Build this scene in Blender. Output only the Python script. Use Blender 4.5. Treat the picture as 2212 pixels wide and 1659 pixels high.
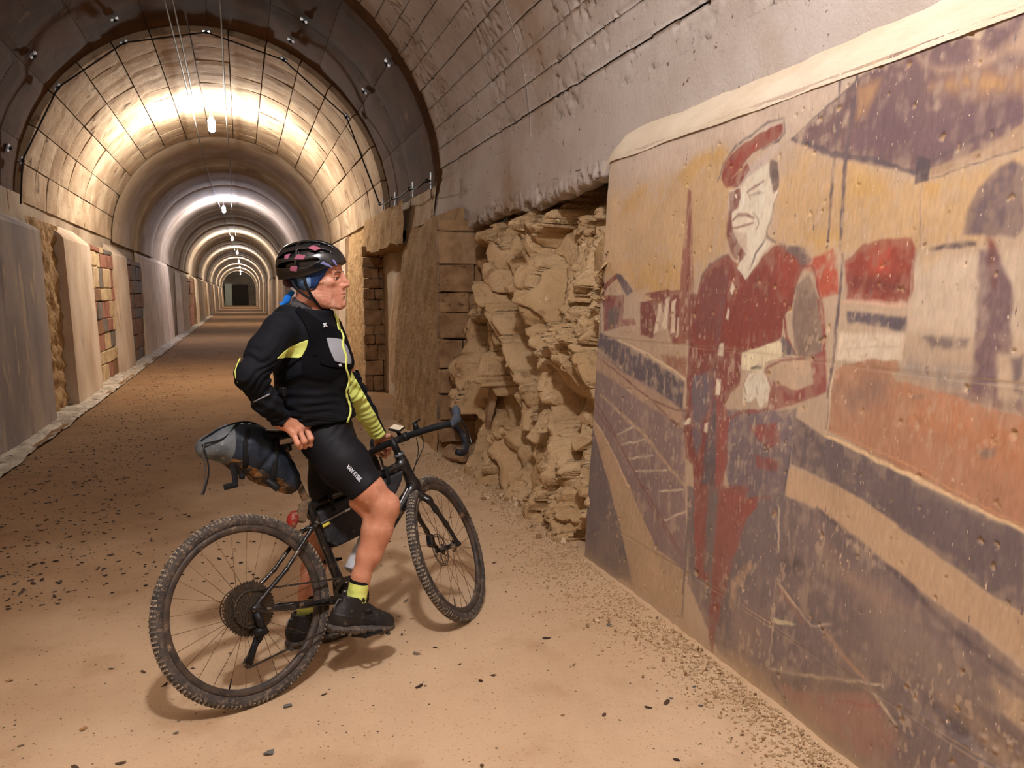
import bpy, math, random
import numpy as np
from mathutils import Matrix, Vector
for o in list(bpy.data.objects): bpy.data.objects.remove(o)
SC = bpy.context.scene
COL = SC.collection
rng = np.random.default_rng(7)
# ---------------------------------------------------------------- camera, world, exposure
FPX, HCAM = 1660.0, 1.52
PITCH = math.atan(.1203*1600/FPX); YAW = math.atan(.3656*1600/FPX*math.cos(PITCH))
FW = np.array([math.sin(YAW)*math.cos(PITCH), math.cos(YAW)*math.cos(PITCH), -math.sin(PITCH)])
RT = np.array([math.cos(YAW), -math.sin(YAW), 0.0]); UP = np.cross(RT, FW)
CAMP = np.array([0, 0, HCAM])
cam = bpy.data.cameras.new('camera'); camo = bpy.data.objects.new('camera', cam); COL.objects.link(camo)
cam.sensor_fit = 'HORIZONTAL'; cam.sensor_width = 36.0; cam.lens = FPX*36.0/2212.0
cam.clip_start = .05; cam.clip_end = 400
mw = Matrix.Identity(4)
for i in range(3):
    mw[i][0] = RT[i]; mw[i][1] = UP[i]; mw[i][2] = -FW[i]; mw[i][3] = CAMP[i]
camo.matrix_world = mw
SC.camera = camo
w = bpy.data.worlds.new('dark_tunnel_world'); SC.world = w; w.use_nodes = True
w.node_tree.nodes['Background'].inputs[0].default_value = (.8, .65, .5, 1)
w.node_tree.nodes['Background'].inputs[1].default_value = 0.01
SC.view_settings.view_transform = 'Standard'; SC.view_settings.look = 'None'
SC.view_settings.gamma = 1.0; SC.view_settings.use_curve_mapping = False
SC.view_settings.exposure = 1.1
LAMP_WATT = 1.0          # multiplier on every lamp of the tunnel

def P(x, y, Yw):
    "point on the plane Y=Yw that a builder sighting along (x, y) of the survey picture marks"
    d = FW + RT*(x-1106)/FPX - UP*(y-829.5)/FPX
    return CAMP + d*(Yw/d[1])
def proj(V):
    D = np.asarray(V, float) - CAMP; z = D@FW
    return np.stack([1106+FPX*(D@RT)/z, 829.5-FPX*(D@UP)/z], -1)

# ---------------------------------------------------------------- helpers
def lin(c):
    c = np.asarray(c, float)/255.0
    return np.where(c <= .04045, c/12.92, ((c+.055)/1.055)**2.4)
def L4(c): return tuple(float(v) for v in lin(c))+(1.0,)

def newmesh(name, V, F, smooth=False):
    me = bpy.data.meshes.new(name)
    V = np.asarray(V, np.float32)
    if isinstance(F, np.ndarray) and F.ndim == 2:
        n, k = F.shape
        me.vertices.add(len(V)); me.vertices.foreach_set('co', V.ravel())
        me.loops.add(n*k); me.loops.foreach_set('vertex_index', np.ascontiguousarray(F, np.int32).ravel())
        me.polygons.add(n); me.polygons.foreach_set('loop_start', np.arange(0, n*k, k, dtype=np.int32))
        me.update(calc_edges=True); me.validate()
    else:
        me.from_pydata([tuple(map(float, v)) for v in V], [], [tuple(int(i) for i in f) for f in F]); me.update()
    if smooth: me.polygons.foreach_set('use_smooth', np.ones(len(me.polygons), bool))
    return me
def obj(name, me, mats=None, parent=None, label=None, cat=None, group=None, kind=None, loc=None, rot=None):
    if mats is not None and len(me.materials) == 0:
        for m in (mats if isinstance(mats, (list, tuple)) else [mats]): me.materials.append(m)
    o = bpy.data.objects.new(name, me); COL.objects.link(o)
    if parent is not None: o.parent = parent
    if loc is not None: o.location = loc
    if rot is not None: o.rotation_euler = rot
    if label: o['label'] = label
    if cat: o['category'] = cat
    if group: o['group'] = group
    if kind: o['kind'] = kind
    return o
def empty(name, loc=(0, 0, 0), label=None, cat=None, group=None, kind=None):
    o = bpy.data.objects.new(name, None); COL.objects.link(o); o.location = loc; o.empty_display_size = .05
    if label: o['label'] = label
    if cat: o['category'] = cat
    if group: o['group'] = group
    if kind: o['kind'] = kind
    return o
class MB:
    "collects pieces into one mesh"
    def __init__(s): s.V = []; s.F = []; s.n = 0
    def add(s, V, F):
        V = np.asarray(V, float)
        s.V.append(V); s.F += [tuple(int(i)+s.n for i in f) for f in F]; s.n += len(V); return s
    def box(s, lo, hi, bev=0):
        lo = np.array(lo, float); hi = np.array(hi, float)
        if bev <= 0:
            V = [(x, y, z) for x in (lo[0], hi[0]) for y in (lo[1], hi[1]) for z in (lo[2], hi[2])]
            return s.add(V, [(0, 1, 3, 2), (4, 6, 7, 5), (0, 4, 5, 1), (2, 3, 7, 6), (0, 2, 6, 4), (1, 5, 7, 3)])
        bm = bmesh_box(lo, hi, bev); return s.add(*bm)
    def tube(s, pts, r, n=8, cap=True, flat=1.0, side=None):
        pts = np.array(pts, float); m = len(pts)
        r = np.full(m, r) if np.isscalar(r) else np.array(r, float)
        T = np.gradient(pts, axis=0); T /= np.linalg.norm(T, axis=1)[:, None]+1e-12
        u = np.array(side, float) if side is not None else (np.array([0, 0, 1.]) if abs(T[0][2]) < .9 else np.array([1., 0, 0]))
        V = []
        for i in range(m):
            u = u - T[i]*(u@T[i]); u /= np.linalg.norm(u)+1e-12; v = np.cross(T[i], u)
            a = np.linspace(0, 2*np.pi, n, endpoint=False)
            V.append(pts[i]+r[i]*(np.cos(a)[:, None]*u+flat*np.sin(a)[:, None]*v))
        V = np.concatenate(V); F = []
        for i in range(m-1):
            for j in range(n):
                a = i*n+j; b = i*n+(j+1) % n; F.append((a, b, b+n, a+n))
        if cap: F.append(tuple(range(n))[::-1]); F.append(tuple((m-1)*n+j for j in range(n)))
        return s.add(V, F)
    def lathe(s, prof, n=24, axis=1, c=(0, 0, 0), closed=False):
        "prof: list of (along, radius) round the axis"
        a = np.linspace(0, 2*np.pi, n, endpoint=False); V = []
        for (h, r) in prof:
            q = np.zeros((n, 3)); q[:, axis] = h; q[:, (axis+1) % 3] = r*np.cos(a); q[:, (axis+2) % 3] = r*np.sin(a)
            V.append(q+np.array(c))
        m = len(prof); F = []
        for i in range(m if closed else m-1):
            for j in range(n):
                a0 = i*n+j; b0 = i*n+(j+1) % n; i2 = ((i+1) % m)*n
                F.append((a0, b0, i2+(j+1) % n, i2+j))
        if not closed: F.append(tuple(range(n))[::-1]); F.append(tuple((m-1)*n+j for j in range(n)))
        return s.add(np.concatenate(V), F)
    def xf(s, R, t):
        s.V = [v@np.array(R).T+np.array(t) for v in s.V]; return s
    def mesh(s, name, smooth=False):
        return newmesh(name, np.concatenate(s.V), s.F, smooth)
    def obj(s, name, mats, parent=None, smooth=False, **k):
        return obj(name, s.mesh(name, smooth), mats, parent, **k)
def bmesh_box(lo, hi, b):
    "box with chamfered edges: 24 vertices"
    V = []; idx = {}
    c = (np.array(lo)+np.array(hi))/2; h = (np.array(hi)-np.array(lo))/2; b = min(b, h.min()*.9)
    for sx in (-1, 1):
        for sy in (-1, 1):
            for sz in (-1, 1):
                for k in range(3):
                    q = np.array([sx, sy, sz])*(h-b); q[k] = (sx, sy, sz)[k]*h[k]
                    idx[(sx, sy, sz, k)] = len(V); V.append(c+q)
    F = []
    sg = (-1, 1)
    for k in range(3):
        a, d = [i for i in range(3) if i != k]
        for s in sg:
            l = []
            for (p, q) in ((-1, -1), (1, -1), (1, 1), (-1, 1)):
                t = [0, 0, 0]; t[k] = s; t[a] = p; t[d] = q; l.append(idx[(*t, k)])
            F.append(tuple(l if (s > 0) == (k != 1) else l[::-1]))
    for k in range(3):          # edges parallel to axis k
        a, d = [i for i in range(3) if i != k]
        for p in sg:
            for q in sg:
                t0 = [0, 0, 0]; t0[k] = -1; t0[a] = p; t0[d] = q; t1 = list(t0); t1[k] = 1
                F.append((idx[(*t0, a)], idx[(*t1, a)], idx[(*t1, d)], idx[(*t0, d)]))
    for sx in sg:
        for sy in sg:
            for sz in sg: F.append((idx[(sx, sy, sz, 0)], idx[(sx, sy, sz, 1)], idx[(sx, sy, sz, 2)]))
    return V, F

# ---------------------------------------------------------------- numpy noise
def _h(i, j, k, seed):
    i = i.astype(np.uint32); j = j.astype(np.uint32); k = k.astype(np.uint32)
    x = i*np.uint32(374761393)+j*np.uint32(668265263)+k*np.uint32(2147483647)+np.uint32(seed*1013904223 & 0xffffffff)
    x = (x ^ (x >> np.uint32(13)))*np.uint32(1274126177); x = x ^ (x >> np.uint32(16))
    x = (x*np.uint32(2246822519)); x = x ^ (x >> np.uint32(15))
    return x.astype(np.float64)/4294967295.0
def vn(p, s=1.0, seed=0):
    "value noise -1..1"
    q = np.asarray(p, float)*s; f = np.floor(q); t = q-f; t = t*t*(3-2*t); f = f.astype(np.int64)
    r = 0
    for a in (0, 1):
        for b in (0, 1):
            for c in (0, 1):
                wgt = (t[..., 0] if a else 1-t[..., 0])*(t[..., 1] if b else 1-t[..., 1])*(t[..., 2] if c else 1-t[..., 2])
                r = r+wgt*_h(f[..., 0]+a, f[..., 1]+b, f[..., 2]+c, seed)
    return r*2-1
def fbm(p, s=1.0, oct=4, seed=0, gain=.5):
    r = 0; a = 1; n = 0
    for o in range(oct): r = r+a*vn(p, s*2**o, seed+o*17); n += a; a *= gain
    return r/n
def voro(p, s=1.0, seed=0):
    "F1, F2, random of the cell, offset to the cell point"
    q = np.asarray(p, float)*s; f = np.floor(q).astype(np.int64)
    F1 = np.full(q.shape[:-1], 9.); F2 = F1.copy(); ID = np.zeros_like(F1); OF = np.zeros_like(q)
    for a in (-1, 0, 1):
        for b in (-1, 0, 1):
            for c in (-1, 0, 1):
                i, j, k = f[..., 0]+a, f[..., 1]+b, f[..., 2]+c
                o = np.stack([i+_h(i, j, k, seed+1), j+_h(i, j, k, seed+2), k+_h(i, j, k, seed+3)], -1)
                v = q-o; d = np.sqrt((v**2).sum(-1)); m = d < F1
                F2 = np.where(m, F1, np.minimum(F2, d)); F1 = np.where(m, d, F1)
                ID = np.where(m, _h(i, j, k, seed+4), ID); OF = np.where(m[..., None], v, OF)
    return F1, F2, ID, OF/s
def sstep(a, b, x):
    t = np.clip((x-a)/(b-a), 0, 1); return t*t*(3-2*t)
def gridF(n, m):
    "faces of an n x m vertex grid"
    i, j = np.meshgrid(np.arange(n-1), np.arange(m-1), indexing='ij'); a = (i*m+j).ravel()
    return np.stack([a, a+m, a+m+1, a+1], 1)

# ---------------------------------------------------------------- materials
def mat(name, c1, c2=None, scale=4, rough=.85, bump=0.0, bscale=40, metal=0, spec=.3, dirt=None, dscale=8, dth=.55, dw=.12,
        c3=None, s3=1.0, t3=.55, w3=.12, emit=0, bump2=0, b2scale=8, stretch=None, sss=0, coat=0, sheen=0, attr=None, trans=0):
    m = bpy.data.materials.new(name); m.use_nodes = True; nt = m.node_tree; N = nt.nodes; Lk = nt.links.new
    bs = N['Principled BSDF']; bs.inputs['Roughness'].default_value = rough; bs.inputs['Metallic'].default_value = metal
    bs.inputs['Specular IOR Level'].default_value = spec
    geo = N.new('ShaderNodeNewGeometry'); pos = geo.outputs['Position']
    if stretch:
        mp = N.new('ShaderNodeMapping'); mp.inputs['Scale'].default_value = stretch; Lk(pos, mp.inputs[0]); pos = mp.outputs[0]
    def noise(s, d=4, r=.58):
        n = N.new('ShaderNodeTexNoise'); n.inputs['Scale'].default_value = s; n.inputs['Detail'].default_value = d
        n.inputs['Roughness'].default_value = r; Lk(pos, n.inputs['Vector']); return n.outputs[0]
    def ramp(src, a, b):
        r = N.new('ShaderNodeMapRange'); r.inputs[1].default_value = a; r.inputs[2].default_value = b; r.interpolation_type = 'SMOOTHSTEP'
        Lk(src, r.inputs[0]); return r.outputs[0]
    def mix(f, a, b):
        x = N.new('ShaderNodeMix'); x.data_type = 'RGBA'; Lk(f, x.inputs[0])
        for s, v in ((6, a), (7, b)):
            if isinstance(v, tuple): x.inputs[s].default_value = v
            else: Lk(v, x.inputs[s])
        return x.outputs[2]
    if attr:
        at = N.new('ShaderNodeAttribute'); at.attribute_name = attr; col = at.outputs['Color']
        if c2 is not None: col = mix(ramp(noise(scale), .35, .75), col, L4(c2))
    else:
        col = L4(c1)
        if c2 is not None: col = mix(ramp(noise(scale), .3, .7), L4(c1), L4(c2))
    if c3 is not None: col = mix(ramp(noise(s3), t3, t3+w3), col, L4(c3))
    if dirt is not None: col = mix(ramp(noise(dscale, 5, .65), dth, dth+dw), col, L4(dirt))
    if isinstance(col, tuple): bs.inputs['Base Color'].default_value = col
    else: Lk(col, bs.inputs['Base Color'])
    last = None
    for (b, s) in ((bump2, b2scale), (bump, bscale)):
        if b:
            bn = N.new('ShaderNodeBump'); bn.inputs['Strength'].default_value = 1.0; bn.inputs['Distance'].default_value = b
            Lk(noise(s, 4, .65), bn.inputs['Height'])
            if last is not None: Lk(last, bn.inputs['Normal'])
            last = bn.outputs[0]
    if last is not None: Lk(last, bs.inputs['Normal'])
    if emit:
        bs.inputs['Emission Color'].default_value = L4(c1); bs.inputs['Emission Strength'].default_value = emit
    if sss:
        bs.inputs['Subsurface Weight'].default_value = sss; bs.inputs['Subsurface Radius'].default_value = (.012, .004, .002)
        bs.inputs['Subsurface Scale'].default_value = 1.0
    if coat: bs.inputs['Coat Weight'].default_value = coat; bs.inputs['Coat Roughness'].default_value = .25
    if sheen: bs.inputs['Sheen Weight'].default_value = sheen
    if trans: bs.inputs['Transmission Weight'].default_value = trans
    return m

# ---------------------------------------------------------------- distance-field modelling
class Field:
    def __init__(s, lo, hi, h):
        s.lo = np.array(lo, float); s.h = h
        s.n = np.ceil((np.array(hi)-s.lo)/h).astype(int)+1
        s.D = np.full(s.n, .08, np.float32)
        s.ax = [s.lo[i]+h*np.arange(s.n[i]) for i in range(3)]
    def sub(s, lo, hi, m):
        a = np.clip(np.floor((np.array(lo)-m-s.lo)/s.h).astype(int), 0, s.n); b = np.clip(np.ceil((np.array(hi)+m-s.lo)/s.h).astype(int)+1, 0, s.n)
        if (b <= a).any(): return None, None
        sl = tuple(slice(a[i], b[i]) for i in range(3))
        X, Y, Z = np.meshgrid(*[s.ax[i][sl[i]] for i in range(3)], indexing='ij')
        return sl, np.stack([X, Y, Z], -1)
    def comb(s, sl, d, k, op):
        D = s.D[sl]
        if op == 'u': r = np.minimum(D, d)-(np.maximum(k-np.abs(D-d), 0)**2/(4*k) if k > 0 else 0)
        else:
            d = -d; r = np.maximum(D, d)+(np.maximum(k-np.abs(D-d), 0)**2/(4*k) if k > 0 else 0)
        s.D[sl] = r
    def seg(s, a, b, ra, rb=None, k=.02, op='u', flat=None):
        a = np.array(a, float); b = np.array(b, float); rb = ra if rb is None else rb
        R = max(ra, rb); sl, q = s.sub(np.minimum(a, b)-R, np.maximum(a, b)+R, k+.02)
        if sl is None: return s
        q = q-a; ba = b-a; sc = 1
        if flat is not None:
            ax = np.array(flat[0], float); ax = ax-ba*(ax@ba)/(ba@ba+1e-12); ax /= np.linalg.norm(ax)
            q = q+ax*((q@ax)*(1/flat[1]-1))[..., None]; sc = min(flat[1], 1)
        t = np.clip((q@ba)/(ba@ba+1e-12), 0, 1)
        d = (np.sqrt(((q-t[..., None]*ba)**2).sum(-1))-(ra+(rb-ra)*t))*sc
        s.comb(sl, d, k, op); return s
    def chain(s, pts, rs, k=.02, op='u', flat=None):
        for i in range(len(pts)-1): s.seg(pts[i], pts[i+1], rs[i], rs[i+1], k, op, flat)
        return s
    def ell(s, c, r, R=None, k=.02, op='u'):
        c = np.array(c, float); r = np.array(r, float); m = r.max()
        sl, q = s.sub(c-m, c+m, k+.02)
        if sl is None: return s
        q = q-c
        if R is not None: q = q@np.array(R)
        k0 = np.sqrt(((q/r)**2).sum(-1)); k1 = np.sqrt(((q/(r*r))**2).sum(-1))+1e-9
        s.comb(sl, np.where(k0 > 1e-6, k0*(k0-1)/k1, -r.min()), k, op); return s
    def box(s, c, hsz, R=None, rd=.005, k=.01, op='u'):
        c = np.array(c, float); hs = np.array(hsz, float); m = np.linalg.norm(hs)
        sl, q = s.sub(c-m, c+m, k+.02)
        if sl is None: return s
        q = q-c
        if R is not None: q = q@np.array(R)
        e = np.abs(q)-(hs-rd)
        d = np.sqrt((np.maximum(e, 0)**2).sum(-1))+np.minimum(e.max(-1), 0)-rd
        s.comb(sl, d, k, op); return s
    def half(s, p, n, k=0.003):
        "remove everything on the side n points to"
        X, Y, Z = np.meshgrid(*s.ax, indexing='ij', sparse=True); n = np.array(n, float)/np.linalg.norm(n)
        d = (X-p[0])*n[0]+(Y-p[1])*n[1]+(Z-p[2])*n[2]
        D = s.D; s.D = (np.maximum(D, d)+(np.maximum(k-np.abs(D-d), 0)**2/(4*k))).astype(np.float32); return s
    def disp(s, fn, band=.03):
        I = np.argwhere(np.abs(s.D) < band); p = s.lo+I*s.h
        s.D[tuple(I.T)] += fn(p).astype(np.float32); return s
    def mesh(s):
        D = s.D; S = D < 0
        c = np.zeros(np.array(D.shape)-1, np.int8)
        sh = [(a, b, d) for a in (0, 1) for b in (0, 1) for d in (0, 1)]
        cut = lambda A, o: A[o[0]:A.shape[0]-1+o[0], o[1]:A.shape[1]-1+o[1], o[2]:A.shape[2]-1+o[2]]
        for o in sh: c += cut(S, o)
        act = (c > 0) & (c < 8); ids = np.argwhere(act); idx = np.full(act.shape, -1, np.int64); idx[tuple(ids.T)] = np.arange(len(ids))
        val = {o: D[tuple((ids+np.array(o)).T)] for o in sh}
        acc = np.zeros((len(ids), 3)); cnt = np.zeros(len(ids))
        for o in sh:
            for ax in range(3):
                if o[ax] == 0:
                    o2 = tuple(1 if i == ax else o[i] for i in range(3)); da, db = val[o], val[o2]
                    cr = (da < 0) != (db < 0); t = np.where(cr, da/(da-db+1e-20), 0)
                    e = np.tile(np.array(o, float), (len(ids), 1)); e[:, ax] += t
                    acc[cr] += e[cr]; cnt += cr
        V = s.lo+s.h*(ids+acc/np.maximum(cnt, 1)[:, None])
        Fs = []
        for ax in range(3):
            A = np.take(S, range(0, S.shape[ax]-1), ax); B = np.take(S, range(1, S.shape[ax]), ax)
            u, v = [(1, 2), (2, 0), (0, 1)][ax]
            E = np.argwhere(A != B); m = (E[:, u] > 0) & (E[:, v] > 0) & (E[:, u] < S.shape[u]-1) & (E[:, v] < S.shape[v]-1); E = E[m]
            inside = A[tuple(E.T)]
            du = np.zeros(3, int); du[u] = 1; dv = np.zeros(3, int); dv[v] = 1
            q = [idx[tuple((E+o).T)] for o in (-du-dv, -dv, 0*du, -du)]
            Q = np.stack(q, 1); Q = np.where(inside[:, None], Q, Q[:, ::-1]); Fs.append(Q)
        return V, np.concatenate(Fs)
    def obj(s, name, mats, parent=None, **k):
        V, F = s.mesh(); return obj(name, newmesh(name, V, F, True), mats, parent, **k)
def tris(F): F = np.asarray(F); return np.concatenate([F[:, [0, 1, 2]], F[:, [0, 2, 3]]]) if F.shape[1] == 4 else F
def vnorm(V, T):
    n = np.cross(V[T[:, 1]]-V[T[:, 0]], V[T[:, 2]]-V[T[:, 0]]); N = np.zeros_like(V)
    for i in range(3): np.add.at(N, T[:, i], n)
    return N/(np.linalg.norm(N, axis=1)[:, None]+1e-12)
def clip(V, T, g):
    "triangles where g<0, cut exactly at g=0"
    s = g < 0; c = s[T].sum(1); keep = [tuple(t) for t in T[c == 3]]; newV = []; cache = {}
    def cross(a, b):
        k = (min(a, b), max(a, b))
        if k not in cache:
            t = g[a]/(g[a]-g[b]); cache[k] = len(V)+len(newV); newV.append(V[a]+t*(V[b]-V[a]))
        return cache[k]
    for t in T[(c == 1) | (c == 2)]:
        poly = []
        for i in range(3):
            a, b = int(t[i]), int(t[(i+1) % 3])
            if s[a]: poly.append(a)
            if s[a] != s[b]: poly.append(cross(a, b))
        for i in range(1, len(poly)-1): keep.append((poly[0], poly[i], poly[i+1]))
    if not keep: return np.zeros((0, 3)), np.zeros((0, 3), int)
    VV = np.concatenate([V, np.array(newV).reshape(-1, 3)]); K = np.array(keep)
    u, inv = np.unique(K, return_inverse=True); return VV[u], inv.reshape(K.shape)
def polysd(p, poly):
    "signed distance to a polygon, negative inside"
    poly = np.array(poly, float); d = np.full(len(p), 1e18); ins = np.zeros(len(p), bool); n = len(poly)
    for i in range(n):
        a = poly[i]; b = poly[(i+1) % n]; e = b-a; w_ = p-a
        t = np.clip((w_@e)/(e@e+1e-12), 0, 1); d = np.minimum(d, ((w_-t[:, None]*e)**2).sum(1))
        cc = ((a[1] <= p[:, 1]) & (b[1] > p[:, 1])) | ((b[1] <= p[:, 1]) & (a[1] > p[:, 1]))
        xs = a[0]+(p[:, 1]-a[1])/(b[1]-a[1]+1e-12)*e[0]; ins ^= cc & (p[:, 0] < xs)
    d = np.sqrt(d); return np.where(ins, -d, d)
def patch(name, V, T, poly, mats, parent, off=.0012, thick=.0015, near=None, **k):
    "a piece of cloth laid on the surface (V,T) inside an outline"
    N = vnorm(V, T); uv = proj(V); fac = ((CAMP-V)*N).sum(1) > 0
    m = fac[T].all(1)
    bb = np.array(poly); lo = bb.min(0)-12; hi = bb.max(0)+12
    inb = ((uv > lo) & (uv < hi)).all(1)
    if near is not None: inb &= np.linalg.norm(V-np.array(near[0]), axis=1) < near[1]
    m &= inb[T].all(1); T2 = T[m]
    if len(T2) == 0: print('PATCH EMPTY', name); return None
    g = polysd(uv, poly); Vo = V+N*(off+thick); 
    V1, T1 = clip(Vo, T2, g)
    if len(T1) == 0: print('PATCH EMPTY', name); return None
    V0, _ = clip(V+N*(off-.002), T2, g)
    # skirt round the outline
    E = {}
    for t in T1:
        for i in range(3):
            a, b = int(t[i]), int(t[(i+1) % 3]); E[(a, b)] = 1
    n = len(V1); F = [tuple(t) for t in T1]
    for (a, b) in E:
        if (b, a) not in E: F.append((b, a, a+n)); F.append((b, a+n, b+n))
    return obj(name, newmesh(name, np.concatenate([V1, V0]), np.array(F), True), mats, parent, **k)
# ================================================================ SETTING
VX, VZ = -.26, 2.63                  # axis of the vault
M_STONE = mat('vault_limestone', (186, 163, 134), (150, 124, 96), scale=1.6, c3=(96, 74, 55), s3=2.6, t3=.6, w3=.15, rough=.92, bump=.006, bscale=34, bump2=.012, b2scale=7, spec=.15)
M_STONE2 = mat('vault_limestone_worn', (196, 176, 148), (164, 138, 108), scale=2.2, c3=(110, 84, 60), s3=3.4, t3=.6, w3=.12, rough=.92, bump=.008, bscale=26, bump2=.012, b2scale=6, spec=.15)
M_DARK = mat('dark_brown_lining', (96, 68, 46), (70, 49, 33), scale=1.4, c3=(118, 88, 60), s3=2.2, t3=.62, w3=.1, rough=.9, bump=.004, bscale=50, spec=.15)  # darker brown base colour for this stretch of vault lining
M_MORTAR = mat('dark_joint_mortar', (92, 72, 52), (66, 50, 36), scale=3, rough=.95, bump=.004, bscale=40)
M_LINING = mat('smooth_vault_lining', (178, 160, 138), (146, 124, 100), scale=.9, c3=(112, 88, 66), s3=1.1, t3=.6, w3=.2, rough=.9, bump=.003, bscale=30, bump2=.006, b2scale=3, spec=.15)
M_CONC = mat('old_board_marked_concrete', (196, 186, 178), (176, 162, 150), scale=1.3, c3=(166, 144, 122), s3=.9, t3=.52, w3=.2, dirt=(112, 90, 68), dscale=22, dth=.64, dw=.05, rough=.92, bump=.004, bscale=60, bump2=.004, b2scale=14, spec=.15)
M_PLASTER = mat('faded_painted_plaster', (176, 160, 146), (132, 122, 122), scale=1.3, c3=(120, 106, 102), s3=2.4, t3=.55, w3=.2, dirt=(186, 166, 140), dscale=3, dth=.56, dw=.1, rough=.9, bump=.002, bscale=40, spec=.15, stretch=(1, 1, .35))
M_PIER = mat('cream_plastered_pier', (206, 188, 166), (178, 154, 128), scale=1.7, c3=(150, 136, 128), s3=2.0, t3=.58, w3=.2, rough=.9, bump=.003, bscale=40, spec=.15, stretch=(1, 1, .5))
M_ROUGH = mat('pick_dressed_rock', (182, 152, 112), (156, 124, 86), scale=5, c3=(124, 96, 66), s3=30, t3=.6, w3=.14, rough=.95, bump=.02, bscale=22, bump2=.02, b2scale=9, spec=.1)
M_EARTH = mat('sandy_earth_floor', (204, 176, 144), (192, 162, 128), scale=.8, c3=(178, 146, 112), s3=2.4, t3=.5, w3=.3, dirt=(166, 128, 90), dscale=70, dth=.6, dw=.08, rough=.95, bump=.003, bscale=90, bump2=.004, b2scale=16, spec=.12)
M_WIRE = mat('grey_sheathed_cable', (150, 146, 142), (110, 104, 98), scale=30, rough=.6, spec=.3)
M_WIRED = mat('dark_rubber_cable', (38, 33, 30), rough=.7, spec=.3)
M_STEEL = mat('galvanised_steel', (170, 172, 176), (120, 118, 116), scale=30, rough=.45, metal=.7)
M_GUTTER = mat('pale_gutter_mortar', (196, 184, 166), (150, 134, 114), scale=4, c3=(96, 84, 74), s3=7, t3=.58, w3=.1, rough=.8, bump=.012, bscale=18, spec=.3)

def vault_pt(r, th, y):
    return np.stack([VX+r*np.cos(th), y+0*th, VZ+r*np.sin(th)], -1)

# ---- floor: one earth surface, fine near the camera
def floor_h(x, y):
    q = np.stack([x, y, 0*x], -1)
    h = .006*fbm(q, 1.3, 3, 5)+.002*fbm(q, 14, 2, 9)
    berm = np.exp(-((x-1.86)/.26)**2)*.035*sstep(7.5, 4.2, y)*(.8+.4*vn(q, 2.2, 31))
    rough = sstep(1.15, 1.5, x)*sstep(8, 6, y)
    h = h+berm+rough*.006*fbm(q, 28, 2, 77)+.02*sstep(-1.2, -1.9, x)*np.clip(fbm(q, 6, 3, 8), 0, 1)
    return h
def build_floor():
    xs = np.concatenate([np.linspace(-3.0, -2.2, 5), np.arange(-2.15, 1.2, .03), np.arange(1.2, 2.0, .012), np.linspace(2.02, 3.0, 16)])
    ys = np.concatenate([np.linspace(-12, .6, 30), np.arange(.8, 5.0, .015), np.arange(5.0, 9, .035), np.linspace(9.1, 20, 70), np.linspace(20.5, 119, 110)])
    X, Y = np.meshgrid(xs, ys, indexing='ij'); Z = floor_h(X, Y); Z = np.where((X < -2.18) | (X > 2.6), -.02, Z)
    V = np.stack([X, Y, Z], -1).reshape(-1, 3)
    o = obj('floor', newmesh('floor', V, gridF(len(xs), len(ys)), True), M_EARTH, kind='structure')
    return o
def earth_gradient():  # earth browner far off and leftward, partly lamp falloff put into the colour
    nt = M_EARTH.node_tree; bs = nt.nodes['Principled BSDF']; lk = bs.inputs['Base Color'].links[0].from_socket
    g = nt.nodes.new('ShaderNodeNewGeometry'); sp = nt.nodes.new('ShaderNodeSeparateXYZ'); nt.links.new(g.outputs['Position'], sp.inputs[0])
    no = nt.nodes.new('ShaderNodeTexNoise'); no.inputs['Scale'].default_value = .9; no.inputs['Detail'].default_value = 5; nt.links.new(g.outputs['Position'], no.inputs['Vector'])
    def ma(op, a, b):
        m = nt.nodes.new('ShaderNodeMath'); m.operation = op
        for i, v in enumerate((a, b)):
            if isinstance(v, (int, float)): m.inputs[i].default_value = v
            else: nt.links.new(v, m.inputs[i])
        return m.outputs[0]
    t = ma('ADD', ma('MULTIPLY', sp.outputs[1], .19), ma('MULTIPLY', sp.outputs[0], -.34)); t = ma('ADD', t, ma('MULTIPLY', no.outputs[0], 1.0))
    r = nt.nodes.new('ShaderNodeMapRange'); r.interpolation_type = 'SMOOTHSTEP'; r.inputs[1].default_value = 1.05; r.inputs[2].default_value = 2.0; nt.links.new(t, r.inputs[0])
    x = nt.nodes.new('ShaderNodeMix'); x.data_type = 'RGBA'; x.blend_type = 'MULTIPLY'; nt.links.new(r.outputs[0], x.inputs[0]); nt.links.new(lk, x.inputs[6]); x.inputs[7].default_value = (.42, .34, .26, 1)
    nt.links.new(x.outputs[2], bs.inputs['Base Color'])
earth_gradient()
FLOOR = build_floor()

# ---- ceiling: mortar shell behind the stones, plain lining farther on
CEIL = None
def shell(name, ys, rs, th0, th1, nth, m, parent=None, wob=.01, kind=None, seed=1):
    th = np.linspace(th0, th1, nth); V = []
    for y, r in zip(ys, rs): V.append(vault_pt(r, th, np.full(nth, y)))
    V = np.array(V); q = V.reshape(-1, 3); d = q-np.array([VX, 0, VZ]); d[:, 1] = 0; d /= np.linalg.norm(d, axis=1)[:, None]
    q = q+d*(wob*fbm(q, 1.7, 4, seed))[:, None]
    F = gridF(len(ys), nth)
    return obj(name, newmesh(name, q, F, True), m, parent, kind=kind)
ysn = np.linspace(-12, 17.7, 60)
rn = np.where(ysn < 8.1, 2.36, np.where(ysn < 10.9, 2.30, 2.24))
CEIL = shell('ceiling', ysn, rn, -.02, math.pi+.02, 60, M_MORTAR, kind='structure', wob=.01)
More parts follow.
